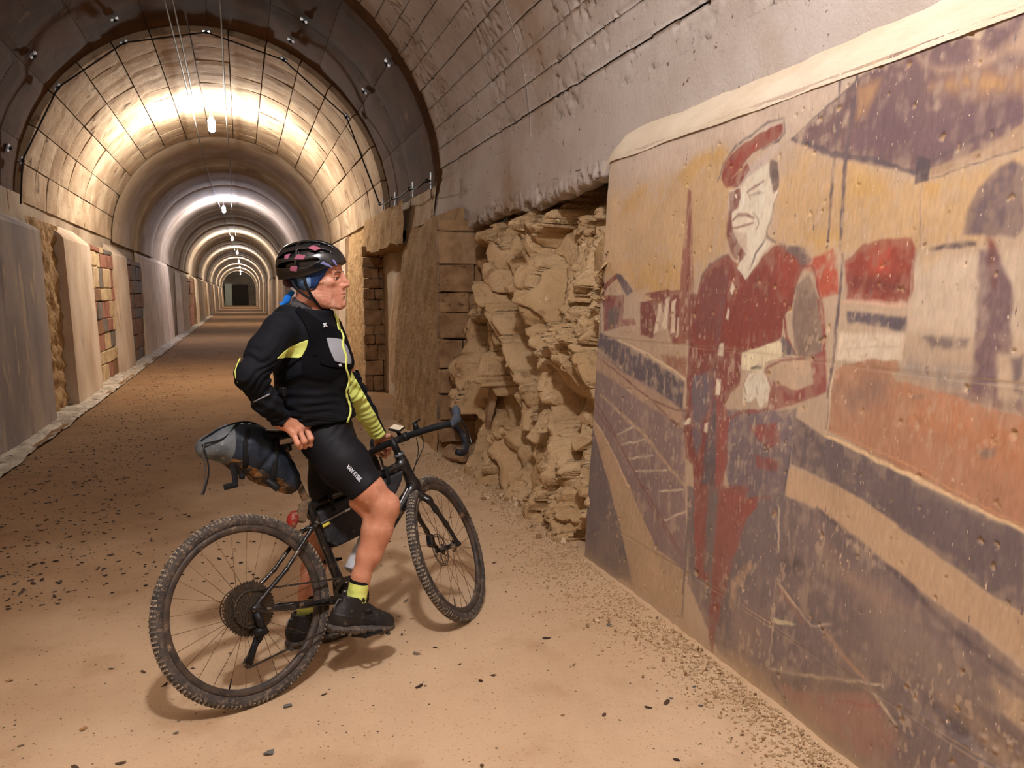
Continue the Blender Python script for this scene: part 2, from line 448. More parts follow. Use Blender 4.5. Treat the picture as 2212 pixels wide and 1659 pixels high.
# far lining: rings of slightly different radius with recessed joints
ysf = [17.6]; rsf = [2.17]
y = 17.6; k = 0
rr = random.Random(5)
def lining_r(y):
    if 20.6 < y < 24.6: return 2.10
    k = int(y//7); return 2.165+(.012 if y < 36 else .03)*math.sin(k*2.4)
while y < 119:
    L = 3.5
    r = lining_r(y+.1)
    for f, dr in ((.0, .02), (.008, 0), (.35, 0), (.7, 0), (.992, 0)):
        ysf.append(y+f*L+.001); rsf.append(r+dr)
    y += L
shell('vault_lining', ysf, rsf, -.02, math.pi+.02, 72, M_LINING, CEIL, wob=.008, seed=3)

def slab_mesh(name, r, dth, L, t=.12, gap=.006, n=5, m=4, dense=None, seed=0, amp=.003, pit=0, y0=0, th0=0, bulge=.0):
    "curved slab: inner face at radius r centred on angle 0, from y=0 to y=L"
    if dense: n = max(3, int(dth*r/dense)); m = max(3, int(L/dense))
    a = np.linspace(-dth/2+gap/r, dth/2-gap/r, n); yy = np.linspace(gap, L-gap, m)
    A, Yg = np.meshgrid(a, yy, indexing='ij')
    q = np.stack([r*np.cos(A+th0), Yg+y0, r*np.sin(A+th0)], -1)
    edge = np.minimum(np.minimum((A+dth/2)*r, (dth/2-A)*r), np.minimum(Yg, L-Yg))
    rad = r+amp*fbm(q, 5, 3, seed)+(.010 if not dense else .012)*(edge < gap*1.5)*(1 if not dense else (vn(q, 4, 2) > .2))
    if pit:
        rough = np.maximum(sstep(.02, .34, fbm(q*np.array([.6, 1.3, .6]), 2.3, 3, 41)), .8*sstep(.1, .4, fbm(q, 5.5, 3, 43)-.2*sstep(.0, .08, edge)))
        rad = rad+pit*rough*np.clip(fbm(q, 23, 3, 61)+.08, 0, 1)*1.7-.006*rough
        f1, f2, idd, _ = voro(q, 13, 5); rad = rad+.028*sstep(.34, .10, f1+.12*vn(q, 60, 4))*(idd > .86); f1, f2, idd, _ = voro(q, 30, 6); rad = rad+.012*sstep(.36, .12, f1)*(idd > .84)
    inner = np.stack([rad*np.cos(A), Yg, rad*np.sin(A)], -1).reshape(-1, 3)
    V = list(inner); N = n*m
    ro = r+t
    rim = [(i, 0) for i in range(n)]+[(n-1, j) for j in range(1, m)]+[(i, m-1) for i in range(n-2, -1, -1)]+[(0, j) for j in range(m-2, 0, -1)]
    F = [tuple(int(x) for x in f) for f in gridF(n, m)]
    for (i, j) in rim: V.append((ro*math.cos(a[i]), yy[j], ro*math.sin(a[i])))
    for x in range(len(rim)):
        y_ = (x+1) % len(rim); p, q_ = rim[x], rim[y_]
        F.append((p[0]*m+p[1], q_[0]*m+q_[1], N+y_, N+x))
    return newmesh(name, np.array(V), F, bool(dense))

# dressed stones of the vault, one object each (rings 0.62 m deep, 15 stones round)
def put(me, name, mats, y, th, dr=0, parent=CEIL):
    o = obj(name, me, mats, parent); o.location = (VX+dr*math.cos(th), y, VZ+dr*math.sin(th)); o.rotation_euler = (0, -th, 0); return o
NB = 15
var = [slab_mesh('vault_stone', 2.17, math.pi/NB, .62, t=.10, gap=.007, n=6, m=5, seed=11+i, amp=.012) for i in range(4)]
for v_ in var: v_.materials.append(M_STONE)
var2 = [v_.copy() for v_ in var]
for v_ in var2: v_.materials.clear(); v_.materials.append(M_STONE2)
rr = random.Random(3)
for i in range(11):
    for j in range(NB):
        th = (j+.5)*math.pi/NB
        put(rr.choice(var if rr.random() < .6 else var2), 'vault_stone', None, 10.86+i*.62+rr.uniform(-.004, .004), th, rr.uniform(-.008, .012))
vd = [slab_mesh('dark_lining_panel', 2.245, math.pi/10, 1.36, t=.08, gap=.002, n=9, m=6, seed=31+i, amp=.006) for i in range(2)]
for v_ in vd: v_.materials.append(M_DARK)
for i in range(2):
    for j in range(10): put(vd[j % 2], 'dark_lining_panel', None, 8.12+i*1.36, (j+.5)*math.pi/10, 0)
# board-marked concrete of the near stretch: courses 0.3 m high, dense and pitted where the camera sees them
NC = 36
plain = slab_mesh('concrete_course', 2.29, math.pi/NC, 2.72, t=.08, gap=.003, n=4, m=6, amp=.004); plain.materials.append(M_CONC)
for i in range(-4, 3):
    for j in range(NC):
        y0 = i*2.72-.04; th = (j+.5)*math.pi/NC
        if i >= 0 and j < 13:
            me = slab_mesh('concrete_course', 2.29, math.pi/NC, 2.72, t=.09, gap=rr.choice((.0012, .0018, .004)), dense=.019, seed=51+j, amp=.006, pit=.028, y0=y0, th0=th)
            me.materials.append(M_CONC); put(me, 'concrete_course', None, y0, th, rr.uniform(-.004, .006))
        elif i >= 0 or j % 2 == 0 or i > -3: put(plain, 'concrete_course', None, y0, th, rr.uniform(-.003, .004))
# step face between the wide concrete stretch and the dark lining
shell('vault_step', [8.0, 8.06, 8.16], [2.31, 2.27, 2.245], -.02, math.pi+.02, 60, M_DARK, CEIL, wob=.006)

# ---- walls
def wallgrid(name, xf, y0, y1, z0, z1, dy, dz, m, parent=None, kind=None, flip=False, smooth=True):
    ys = np.linspace(y0, y1, max(2, int((y1-y0)/dy)+1)); zs = np.linspace(z0, z1, max(2, int((z1-z0)/dz)+1))
    Y, Z = np.meshgrid(ys, zs, indexing='ij'); X, Y, Z = xf(Y, Z)
    V = np.stack([X, Y, Z], -1).reshape(-1, 3); F = gridF(len(ys), len(zs))
    if flip: F = F[:, ::-1]
    return obj(name, newmesh(name, V, F, smooth), m, parent, kind=kind)
def roughx(x0, amp, s, seed, tilt=0.0):
    def f(Y, Z):
        q = np.stack([0*Y+x0, Y, Z], -1)
        return x0+tilt*Z+amp*fbm(q, s, 4, seed), Y, Z
    return f
WR = wallgrid('wall_right', roughx(2.12, .02, 1.2, 3), 7.6, 119, -.05, 2.68, .4, .15, M_LINING, kind='structure')
WL = wallgrid('wall_left', roughx(-2.47, .02, 1.2, 4), -12, 119, -.05, 2.72, .4, .15, M_LINING, kind='structure', flip=True)
wallgrid('wall_strip', roughx(2.03, .004, 2, 5), -12, 8.1, 2.3, 2.66, .1, .05, M_CONC, WR)

def pier(name, side, y0, y1, xin, xout, ztop, m, parent, tilt=.05, cham=.14, rough=.004, seed=0, step=.12):
    """plastered pier: battered face at xin, chamfered head running back to xout, both end faces"""
    s = 1 if side == 'R' else -1
    ys = np.linspace(y0, y1, max(3, int((y1-y0)/step)))
    prof = [(xin, -.03)]+[(xin+s*tilt*z, z) for z in np.linspace(.15, ztop-.02, 16)]+[(xin+s*(tilt*ztop+.03), ztop+.025), (xout, ztop+cham)]
    prof = [(xout, -.03)]+prof
    pr = np.array(prof); n = len(pr); V = []
    for y in ys:
        q = np.stack([pr[:, 0], np.full(n, y), pr[:, 1]], -1); V.append(q)
    V = np.array(V); q = V.reshape(-1, 3); q[:, 0] += s*rough*fbm(q, 4, 4, seed); q[:, 2] += rough*fbm(q, 3, 3, seed+5)
    q[:, 1] += 2*rough*fbm(q*np.array([1, 0, 1]), 5, 3, seed+9)
    F = [tuple(int(v) for v in (f if s < 0 else f[::-1])) for f in gridF(len(ys), n)]
    F.append(tuple(range(n)) if s < 0 else tuple(range(n))[::-1]); F.append(tuple((len(ys)-1)*n+j for j in range(n))[::-1] if s < 0 else tuple((len(ys)-1)*n+j for j in range(n)))
    return obj(name, newmesh(name, q, F, False), m, parent)
# left side near: rock, faded painted panel, rock strip, cream pier, coloured stones, pier, dark masonry
wallgrid('rock_strip', roughx(-2.36, .07, 5, 21), -12, 8.35, -.02, 2.4, .06, .05, M_ROUGH, WL, flip=True)
pier('painted_panel', 'L', 8.3, 10.55, -2.17, -2.46, 2.28, M_PLASTER, WL, seed=2, tilt=.02)
def rockstrip(Y, Z):
    q = np.stack([0*Y, Y, Z], -1); f1, f2, i_, _ = voro(q, 7, 3)
    return -2.27-.02*Z-.06*f1-.03*fbm(q, 9, 3, 2), Y, Z
wallgrid('rock_strip', rockstrip, 10.5, 12.1, -.02, 2.45, .03, .03, M_ROUGH, WL, flip=True, smooth=False)
pier('cream_pier', 'L', 11.95, 13.9, -2.17, -2.46, 2.3, M_PIER, WL, seed=4, tilt=.03, cham=.2)
pier('cream_pier', 'L', 16.6, 18.3, -2.2, -2.46, 2.3, M_PIER, WL, seed=6, tilt=.03, cham=.2)
M_BR = [mat('pink_block', (160, 110, 88), (134, 88, 70), scale=6, rough=.9, bump=.006), mat('cream_block', (196, 172, 132), (168, 140, 104), scale=6, rough=.9, bump=.006),
        mat('brown_block', (140, 100, 68), (108, 78, 54), scale=6, rough=.9, bump=.006), mat('grey_block', (122, 110, 98), (96, 84, 74), scale=6, rough=.9, bump=.006)]
def rubble(parent, side, x, y0, y1, z0, z1, hrow, wst, mats, seed, weights=None, dep=.09, axis='Y', name='wall_stone', proud=.03, mx=.010):
    """courses of stones, each its own object: a chamfered, slightly uneven block"""
    r = random.Random(seed); out = []
    z = z0
    while z < z1-.04:
        h = min(hrow*r.uniform(.75, 1.25), z1-z); a = y0+(0 if r.random() < .5 else 0)
        while a < y1-.03:
            w_ = wst*r.uniform(.6, 1.4)
            if y1-a-w_ < wst*.35: w_ = y1-a
            b = MB(); g = mx*.5
            V, F = bmesh_box((-(w_/2-g), -dep/2, -(h/2-g)), (w_/2-g, dep/2, h/2-g), .013)
            V = np.array(V); V += np.array([[r.uniform(-.010, .010) for _ in range(3)] for _ in range(len(V))])
            me = newmesh(name, V, F, True if False else False)
            me.materials.append(r.choices(mats, weights)[0] if weights else r.choice(mats))
            pr = r.uniform(0, proud)
            o = bpy.data.objects.new(name, me); COL.objects.link(o); o.parent = parent
            if axis == 'Y':
                o.location = (x-(pr if side == 'R' else -pr), a+w_/2, z+h/2); o.rotation_euler = (0, 0, math.pi/2)
            else:
                o.location = (a+w_/2, x-pr, z+h/2)
            out.append(o); a += w_
        z += h
    return out
rubble(WL, 'L', -2.37, 13.95, 16.6, 0, 2.35, .29, .62, M_BR, 5, (4, 5, 2, 2))
rubble(WL, 'L', -2.38, 18.3, 21.2, 0, 2.3, .3, .55, [M_BR[3], M_BR[2]], 8)
pier('cream_pier', 'L', 21.2, 29.5, -2.25, -2.46, 2.5, M_PIER, WL, seed=8, tilt=.05, cham=.15, step=.5)
pier('cream_pier', 'L', 33.5, 37.5, -2.2, -2.46, 2.35, M_PIER, WL, seed=9, tilt=.03, step=.5)
rubble(WL, 'L', -2.38, 37.5, 43, 0, 2.3, .55, 1.3, [M_BR[0], M_BR[2]], 9)
y = 43
while y < 112:
    pier('cream_pier', 'L', y, y+3.2, -2.18, -2.46, 2.35, M_PIER, WL, seed=int(y), tilt=.03, step=.8); y += 7.1
y = 14.9
while y < 112:
    pier('cream_pier', 'R', y, y+3.3, 1.84, 2.12, 2.58, M_PIER, WR, seed=int(y), tilt=.02, cham=.10, step=.4 if y < 30 else .8); y += 7.1

# right side: dressed rock pier, niche with rubble reveal, lit rough pier
M_RST = [mat('brown_limestone', (168, 136, 100), (130, 100, 70), scale=7, rough=.92, bump=.008, bscale=24, c3=(104, 78, 54), s3=12, t3=.58), mat('tan_limestone', (178, 148, 112), (142, 112, 80), scale=7, rough=.92, bump=.008, bscale=24)]
def rpier(Y, Z):
    q = np.stack([0*Y, Y, Z], -1); 
    groove = np.abs(vn(q*np.array([1, 1.0, .35]), 16, 3))
    return 1.73+.07*Z-.012*groove+.035*fbm(q, 2.5, 4, 2)+.10*sstep(1.9, 2.6, Z), Y, Z
o = wallgrid('dressed_pier', rpier, 7.15, 9.45, -.03, 2.34, .022, .022, M_ROUGH, WR, smooth=False)
def nearend(Y, Z):     # end face towards the camera, behind the quoins
    X = 1.745+.065*Z+.10*sstep(1.9, 2.6, Z)+(Y-0)*.45; q = np.stack([X, 0*Y, Z], -1)
    return X, 7.15+.04*fbm(q, 4, 3, 6)+0*Y, Z
wallgrid('dressed_pier_end', nearend, 0, 1, -.03, 2.34, .04, .04, M_ROUGH, WR, smooth=False)
def strip2(x0, sl, zz, sd):
    def f(Y, Z): return x0+(2.035-x0)*sstep(7.9, 7.0, Y)+sl*(Z-2.3)*sstep(7.0, 7.9, Y)+.006*fbm(np.stack([0*Y, Y, Z], -1), 4, 3, sd), Y, Z+.02*fbm(np.stack([0*Y, Y, 0*Z], -1), 3, 3, sd+2)*(Z < 2.33)
    return f
wallgrid('wall_strip', strip2(1.955, .18, 0, 9), 6.95, 8.15, 2.31, 2.70, .04, .04, M_CONC, WR)
wallgrid('wall_strip', strip2(1.945, .12, 0, 19), 8.1, 12.6, 2.31, 2.70, .04, .04, M_STONE2, WR)
rubble(WR, 'R', 7.12, 1.74, 2.28, .12, 2.22, .25, .34, M_RST, 21, axis='X', name='quoin_stone', proud=.05, dep=.14)
def farend(Y, Z):
    X = 1.80+.06*Z+Y*.5; q = np.stack([X, 0*Y, Z], -1)
    return X, 12.32+.03*fbm(q, 4, 3, 7)+0*Y, Z
wallgrid('niche_reveal', farend, 0, 1, -.03, 2.6, .05, .05, M_MORTAR, WR, smooth=False)
rubble(WR, 'R', 12.27, 1.80, 2.3, 0, 2.3, .2, .22, M_RST, 22, axis='X', name='niche_stone', proud=.05, dep=.14)
def nichehead(Y, Z):
    q = np.stack([0*Y, Y, Z], -1); return 1.86+.05*fbm(q, 5, 3, 8)+.05*(Z-2.2), Y, Z
wallgrid('niche_head', lambda Y, Z: (1.85+.07*(Z-2.2)+.03*fbm(np.stack([0*Y, Y, Z], -1), 5, 3, 8), Y, Z+.06*fbm(np.stack([0*Y, Y, 0*Z], -1), 4, 3, 3)*(Z < 2.25)), 9.3, 12.4, 2.14, 2.66, .05, .05, M_ROUGH, WR, smooth=False)
wallgrid('niche_soffit', lambda Y, Z: (1.83+(Z-0)*.5, Y, 2.15+.05*fbm(np.stack([Z, Y, 0*Z], -1), 4, 3, 3)), 9.3, 12.4, 0, 1, .05, .08, M_ROUGH, WR, smooth=False)
def nicheback(Y, Z):
    q = np.stack([0*Y, Y, Z], -1); f1, f2, i_, _ = voro(q, 2.2, 9); return 2.22+.10*i_-.05*f1, Y, Z
wallgrid('niche_back', nicheback, 9.3, 12.4, -.03, 2.3, .05, .05, M_ROUGH, WR, smooth=False)
def litpier(Y, Z):
    q = np.stack([0*Y, Y, Z], -1); f1, f2, i_, _ = voro(q, 12, 3); return 1.80+.055*Z+.03*f1+.02*fbm(q, 6, 3, 2), Y, Z
wallgrid('dressed_pier', litpier, 12.3, 15.0, -.03, 2.64, .03, .03, M_ROUGH, WR, smooth=False)
# gutter along the left wall and far end
def gut(Y, Z):
    q = np.stack([0*Y+Z, Y, 0*Z], -1); X = -2.30+Z*.36+.02*fbm(q*np.array([0, 1, 0]), 2.5, 3, 3)
    return X, Y, .015+.035*np.abs(fbm(q, 5, 3, 6))-.03*sstep(.62, .7, Z)*sstep(1., .8, Z)*(vn(q, 1.2, 9) > -.1)
wallgrid('gutter', gut, -12, 60, 0, 1, .08, .05, M_GUTTER, None, kind='structure', flip=True)
M_FAR = mat('far_end_wall', (120, 112, 100), (80, 70, 60), scale=.7, rough=.9); M_FARD = mat('far_dark_door', (40, 36, 32), rough=.8); M_FARP = mat('far_pale_panel', (170, 180, 168), rough=.8)
we = MB().box((-3, 119, -.1), (2.6, 119.3, 5.1)).obj('wall_far', M_FAR, kind='structure')
MB().box((-1.2, 118.9, 0), (1.0, 119.05, 3.0), .03).obj('dark_recess', M_FARD, we); MB().box((-2.2, 118.7, 0), (-1.25, 119.02, 3.1), .03).obj('pale_panel', M_FARP, we)
wb = MB().box((-3, -12.3, -.1), (2.6, -12, 5.1)).obj('wall_near', M_FAR, kind='structure')
# right wall behind and beside the camera (continues behind the mural)
wallgrid('wall_backing', roughx(2.06, .01, 2, 6), -12, 4.0, -.05, 2.4, .3, .2, M_CONC, WR)
# ================================================================ LAMPS
def lamp(x, y, z, tint, power, label, tilt=0.0, L=.34, R=.06):
    t = empty('tunnel_lamp', (x, y, z), label, 'lamp')
    e = mat('lamp_glow', tint, emit=power*LAMP_WATT, rough=.4)
    prof = [(-L/2, .012), (-L/2+.01, R*.7), (-L/2+.04, R), (L/2-.04, R), (L/2-.01, R*.7), (L/2, .012)]
    d = MB().lathe(prof, 10, axis=1); a = math.radians(tilt)
    Rm = np.array([[1, 0, 0], [0, math.cos(a), -math.sin(a)], [0, math.sin(a), math.cos(a)]]); d.xf(Rm, (0, 0, 0)); d.obj('diffuser', e, t, True)
    h = MB().box((-.03, -L/2-.02, .062), (.03, L/2+.02, .082), .006); h.tube([(0, 0, .08), (0, 0, .30)], .006, 6); h.xf(Rm, (0, 0, 0)).obj('holder', M_STEEL, t)
    return t
WARM = (247, 243, 244); COOL = (226, 230, 255); NEUT = (255, 250, 242)
names = ['warm white tunnel lamp hanging over the bicycle out of frame', 'nearest glaring white lamp under the vault, in the brightest ring', 'second lamp down the tunnel, cool bluish white with a blue-lit vault round it',
         'third lamp down the tunnel, small and slanted, beyond the bluish one', 'fourth tunnel lamp in the receding row', 'fifth tunnel lamp in the receding row', 'sixth tunnel lamp in the receding row', 'seventh tunnel lamp, near the far end of the row', 'last tiny lamp at the far end of the tunnel']
LY = [0.8, 14.6, 28.6, 43.0, 57.0, 72.0, 87.0, 101.0, 113.0]
LX = [.12, -.37, -.45, -.33, -.14, -.08, -.02, .02, .02]
for i in range(9):
    pw = [330, 640, 520, 560, 560, 600, 640, 680, 500][i]
    lamp(LX[i], LY[i], 4.42 if i else 4.05, COOL if i == 2 else (WARM if i == 0 else NEUT), pw, names[i], tilt=-18 if i else 0, L=.34 if i else .24, R=.06 if i else .11)
MURAL=[
(0,(202,182,166),0.06,0.1,0,[(3.898,2.316),(2.808,2.322),(2.109,2.32),(2.086,2.144),(2.414,2.087),(2.843,2.146),(3.164,2.091),(3.754,2.144)]),
(0,(198,164,122),0.05,0.5,0,[(2.807,2.139),(2.636,1.882),(2.745,1.69),(2.955,1.591),(3.049,1.48),(3.896,1.609),(3.944,1.933),(3.929,2.114),(3.587,2.02),(3.22,2.068)]),
(0,(200,160,100),0.03,0.6,0,[(2.83,2.137),(2.776,2.087),(2.995,2.065),(3.093,1.991),(3.175,2.062),(3.031,2.129)]),
(0,(200,160,100),0.03,0.6,0,[(3.592,2.054),(3.439,2.067),(3.575,1.934),(3.779,1.919)]),
(0,(200,160,100),0.05,0.6,0,[(3.627,1.664),(3.105,1.67),(3.06,1.555),(3.257,1.478),(3.52,1.56)]),
(0,(198,164,122),0.03,0.35,0,[(2.358,2.05),(2.14,1.968),(1.818,1.858),(1.792,1.845),(1.479,1.887),(1.458,1.716),(1.572,1.66),(1.791,1.649),(2.122,1.656),(2.444,1.715),(2.453,1.932)]),
(0,(200,160,100),0.04,0.4,0,[(2.29,1.735),(2.086,1.731),(2.083,1.654),(2.218,1.649)]),
(0,(200,160,100),0.05,0.6,0,[(2.084,1.948),(1.904,1.844),(1.978,1.791),(2.085,1.84)]),
(0,(200,160,100),0.03,0.6,0,[(1.792,1.845),(1.649,1.867),(1.656,1.836),(1.763,1.802)]),
(0,(200,160,100),0.01,0.3,0,[(1.764,1.628),(1.699,1.616),(1.745,1.57),(1.77,1.58)]),
(0,(200,160,100),0.01,0.3,0,[(1.77,1.628),(1.696,1.634),(1.704,1.611),(1.747,1.584)]),
(0,(206,186,164),0.02,0.2,0,[(1.788,1.624),(1.449,1.639),(1.42,1.41),(1.57,1.402),(1.785,1.411)]),
(0,(134,112,112),0.01,0.35,0,[(3.922,1.215),(2.955,1.009),(2.85,0.268),(3.692,-0.032),(3.97,0.029),(3.954,0.839)]),
(0,(178,148,124),0.008,0.3,0,[(3.921,1.206),(3.565,1.117),(2.983,1.013),(2.964,0.925),(3.265,0.974),(3.692,1.068),(3.928,1.11)]),
(0,(84,74,86),0.008,0.45,0,[(3.872,1.311),(3.53,1.258),(2.986,1.134),(2.985,1.005),(3.072,1.032),(3.509,1.113),(3.902,1.226)]),
(0,(184,156,130),0.012,0.2,0,[(3.653,1.33),(3.007,1.381),(2.961,1.152),(3.186,1.2),(3.531,1.267)]),
(0,(150,100,78),0.012,0.3,0,[(3.223,1.237),(2.974,1.241),(2.975,1.15),(3.092,1.17)]),
(1,(230,208,172),0.003,0.1,0.0049,[(3.646,1.286),(3.352,1.236),(3.186,1.2),(3.063,1.172),(2.981,1.146)]),
(1,(190,160,130),0.006,0.4,0.0108,[(3.821,0.971),(3.611,0.917),(3.328,0.84),(3.09,0.738),(2.907,0.67)]),
(1,(120,72,72),0.004,0.3,0.0048,[(3.94,1.185),(3.702,1.131),(3.271,1.014),(3.068,1.001),(2.954,1.002)]),
(1,(120,72,72),0.004,0.4,0.0048,[(3.271,1.014),(3.122,0.962),(2.94,0.906)]),
(1,(118,70,70),0.004,0.3,0.0067,[(3.928,0.958),(3.653,0.803),(3.443,0.664),(3.185,0.53),(2.891,0.361)]),
(1,(125,80,78),0.004,0.5,0.0048,[(3.966,0.915),(3.547,0.741),(3.216,0.522),(2.919,0.36)]),
(1,(150,130,124),0.004,0.4,0.0037,[(3.869,1.003),(3.472,0.859),(3.022,0.682)]),
(1,(212,194,170),0.004,0.4,0.0052,[(3.547,0.741),(3.307,0.81)]),
(1,(212,194,170),0.004,0.4,0.0052,[(3.446,0.686),(3.217,0.753)]),
(1,(212,194,170),0.004,0.4,0.0049,[(3.368,0.639),(3.071,0.71)]),
(1,(212,194,170),0.004,0.4,0.0047,[(3.131,0.597),(2.932,0.649)]),
(1,(212,194,170),0.004,0.4,0.0047,[(3.067,0.473),(2.892,0.564)]),
(1,(212,194,170),0.004,0.4,0.0056,[(3.592,0.786),(3.418,0.863)]),
(0,(104,93,98),0.005,0.12,0,[(3.948,0.831),(3.823,0.699),(3.674,0.543),(3.509,0.357),(3.308,0.105),(3.692,-0.032),(3.97,0.029),(4.014,0.317)]),
(0,(188,156,124),0.005,0.1,0,[(3.941,0.841),(3.794,0.788),(3.427,0.555),(3.135,0.298),(3.014,0.21),(3.308,0.105),(3.603,0.468),(3.823,0.699)]),
(1,(226,198,160),0.003,0.2,0.0043,[(3.926,0.834),(3.748,0.759),(3.55,0.633),(3.364,0.493),(3.122,0.318)]),
(0,(184,156,124),0.01,0.15,0,[(3.647,0.498),(3.425,0.55),(3.129,0.327),(2.875,0.297),(2.848,0.103),(3.053,0.059),(3.311,0.062),(3.505,0.338)]),
(0,(104,93,98),0.006,0.12,0,[(4.028,0.407),(3.647,0.498),(3.505,0.338),(3.311,0.062),(3.58,0.053),(3.971,0.038)]),
(0,(126,60,58),0.004,0.3,0,[(3.871,1.517),(3.62,1.521),(3.614,1.404),(3.656,1.35),(3.831,1.315)]),
(0,(92,80,80),0.004,0.3,0,[(3.797,1.435),(3.722,1.468),(3.652,1.451),(3.664,1.403),(3.703,1.339),(3.789,1.34)]),
(0,(122,58,56),0.003,0.15,0,[(3.914,1.563),(3.727,1.634),(3.695,1.614),(3.846,1.553),(3.874,1.489),(3.905,1.498)]),
(0,(84,74,86),0.003,0.15,0,[(3.733,1.634),(3.674,1.627),(3.524,1.538),(3.59,1.515),(3.721,1.606)]),
(0,(150,96,86),0.005,0.4,0,[(3.643,1.394),(3.488,1.401),(3.466,1.37),(3.637,1.355)]),
(1,(96,74,76),0.005,0.4,0.0066,[(3.907,1.47),(3.868,1.286)]),
(0,(118,46,42),0.004,0.25,0,[(3.443,1.484),(3.269,1.503),(3.226,1.367),(3.297,1.307),(3.42,1.326)]),
(0,(126,52,46),0.004,0.35,0,[(3.394,1.524),(3.235,1.543),(3.03,1.54),(2.996,1.301),(3.109,1.294),(3.242,1.478)]),
(1,(126,50,46),0.004,0.3,0.0056,[(3.394,1.525),(3.235,1.537),(3.058,1.539)]),
(0,(226,208,182),0.003,0.25,0,[(3.265,1.476),(3.231,1.482),(3.236,1.351),(3.286,1.324)]),
(0,(226,208,182),0.003,0.25,0,[(3.206,1.5),(3.163,1.517),(3.164,1.365),(3.208,1.352)]),
(0,(226,208,182),0.003,0.25,0,[(3.144,1.493),(3.107,1.501),(3.097,1.349),(3.134,1.339)]),
(0,(226,208,182),0.003,0.25,0,[(3.083,1.418),(3.062,1.419),(3.056,1.328),(3.078,1.327)]),
(0,(150,92,74),0.006,0.5,0,[(3.072,1.989),(3.047,1.978),(2.964,1.554),(2.953,1.304),(3.063,1.297),(3.082,1.631),(3.074,1.855)]),
(1,(130,54,50),0.006,0.6,0.0076,[(3.039,1.852),(3.022,1.629),(3.014,1.33)]),
(1,(196,166,130),0.002,0.3,0.0023,[(3.026,1.851),(2.988,1.554),(2.966,1.333)]),
(0,(110,84,90),0.008,0.35,0,[(2.395,2.086),(2.176,2.187),(2.091,2.222),(1.994,2.233),(1.939,2.268),(1.867,2.243),(1.834,2.266),(1.747,2.256),(1.646,2.21),(1.63,2.245),(1.576,2.24),(1.525,2.253),(1.486,1.943),(1.603,1.909),(1.762,1.884),(1.82,1.878),(2.149,1.978),(2.36,2.062)]),
(0,(176,146,124),0.02,0.75,0,[(1.874,2.249),(1.824,2.192),(1.657,2.134),(1.511,2.145),(1.519,2.205),(1.61,2.16),(1.661,2.206),(1.664,2.154),(1.767,2.154)]),
(0,(172,132,92),0.03,0.6,0,[(1.693,2.134),(1.505,2.094),(1.498,2.033),(1.622,2.058),(1.792,2.122)]),
(0,(168,128,96),0.02,0.75,0,[(2.087,2.195),(1.989,2.191),(2.03,2.087),(2.073,2.085)]),
(0,(104,78,90),0.03,0.25,0,[(2.021,2.127),(1.861,2.1),(1.777,2.005),(1.643,2.023),(1.498,2.033),(1.49,1.973),(1.739,1.932),(1.825,1.918),(2.09,1.992)]),
(0,(172,142,116),0.006,0.45,0,[(1.762,1.888),(1.604,1.918),(1.488,1.954),(1.48,1.894),(1.625,1.881),(1.788,1.859)]),
(1,(84,74,86),0.004,0.12,0.0087,[(2.392,2.088),(2.27,2.038),(2.15,1.989),(1.998,1.948),(1.821,1.885)]),
(1,(84,74,86),0.004,0.2,0.0035,[(2.388,2.085),(2.283,2.14),(2.183,2.179),(2.089,2.208)]),
(1,(84,74,86),0.003,0.3,0.0024,[(1.793,1.852),(1.65,1.871),(1.481,1.897)]),
(1,(95,76,88),0.006,0.4,0.0056,[(1.799,1.899),(1.658,1.936),(1.491,1.978)]),
(0,(72,62,75),0.003,0.1,0,[(1.815,1.933),(1.77,1.914),(1.766,1.848),(1.815,1.85)]),
(1,(150,130,128),0.003,0.4,0.002,[(1.789,1.849),(1.773,1.658)]),
(1,(98,82,90),0.004,0.4,0.0071,[(2.171,2.251),(2.163,2.115),(2.161,1.982),(2.162,1.81),(2.159,1.68)]),
(1,(98,82,90),0.004,0.35,0.0098,[(2.094,2.244),(2.101,2.134),(2.107,1.979),(2.103,1.804),(2.096,1.665)]),
(0,(102,84,92),0.008,0.15,0,[(1.627,1.682),(1.627,1.755),(1.601,1.81),(1.547,1.856),(1.511,1.869),(1.475,1.849),(1.456,1.699),(1.476,1.667),(1.525,1.679)]),
(1,(84,70,76),0.006,0.4,0.008,[(1.732,1.653),(1.66,1.654),(1.592,1.661)]),
(1,(120,58,56),0.012,0.5,0.0141,[(1.543,1.672),(1.522,1.618),(1.511,1.565)]),
(0,(112,86,94),0.01,0.2,0,[(1.574,1.642),(1.52,1.643),(1.465,1.538),(1.453,1.369),(1.485,1.362),(1.475,1.244),(1.557,1.242),(1.565,1.448)]),
(1,(110,66,68),0.01,0.4,0.0118,[(1.534,1.635),(1.531,1.574),(1.522,1.542)]),
(0,(158,142,132),0.03,0.6,0,[(1.781,1.331),(1.569,1.315),(1.57,1.241),(1.646,1.241),(1.807,1.293)]),
(0,(120,106,104),0.012,0.7,0,[(1.735,1.403),(1.579,1.397),(1.587,1.373),(1.696,1.366)]),
(0,(112,96,98),0.012,0.5,0,[(1.447,1.356),(1.415,1.367),(1.401,1.257),(1.432,1.271)]),
(0,(120,106,106),0.012,0.5,0,[(1.646,1.241),(1.401,1.253),(1.395,1.207),(1.517,1.225)]),
(0,(146,50,38),0.006,0.12,0,[(2.073,1.631),(1.992,1.681),(1.925,1.697),(1.808,1.689),(1.788,1.654),(1.783,1.54),(1.793,1.498),(2.042,1.508)]),
(0,(178,64,46),0.02,0.6,0,[(1.975,1.664),(1.881,1.664),(1.883,1.582),(1.952,1.594)]),
(0,(118,40,36),0.03,0.6,0,[(2.052,1.586),(1.805,1.565),(1.799,1.52),(2.045,1.531)]),
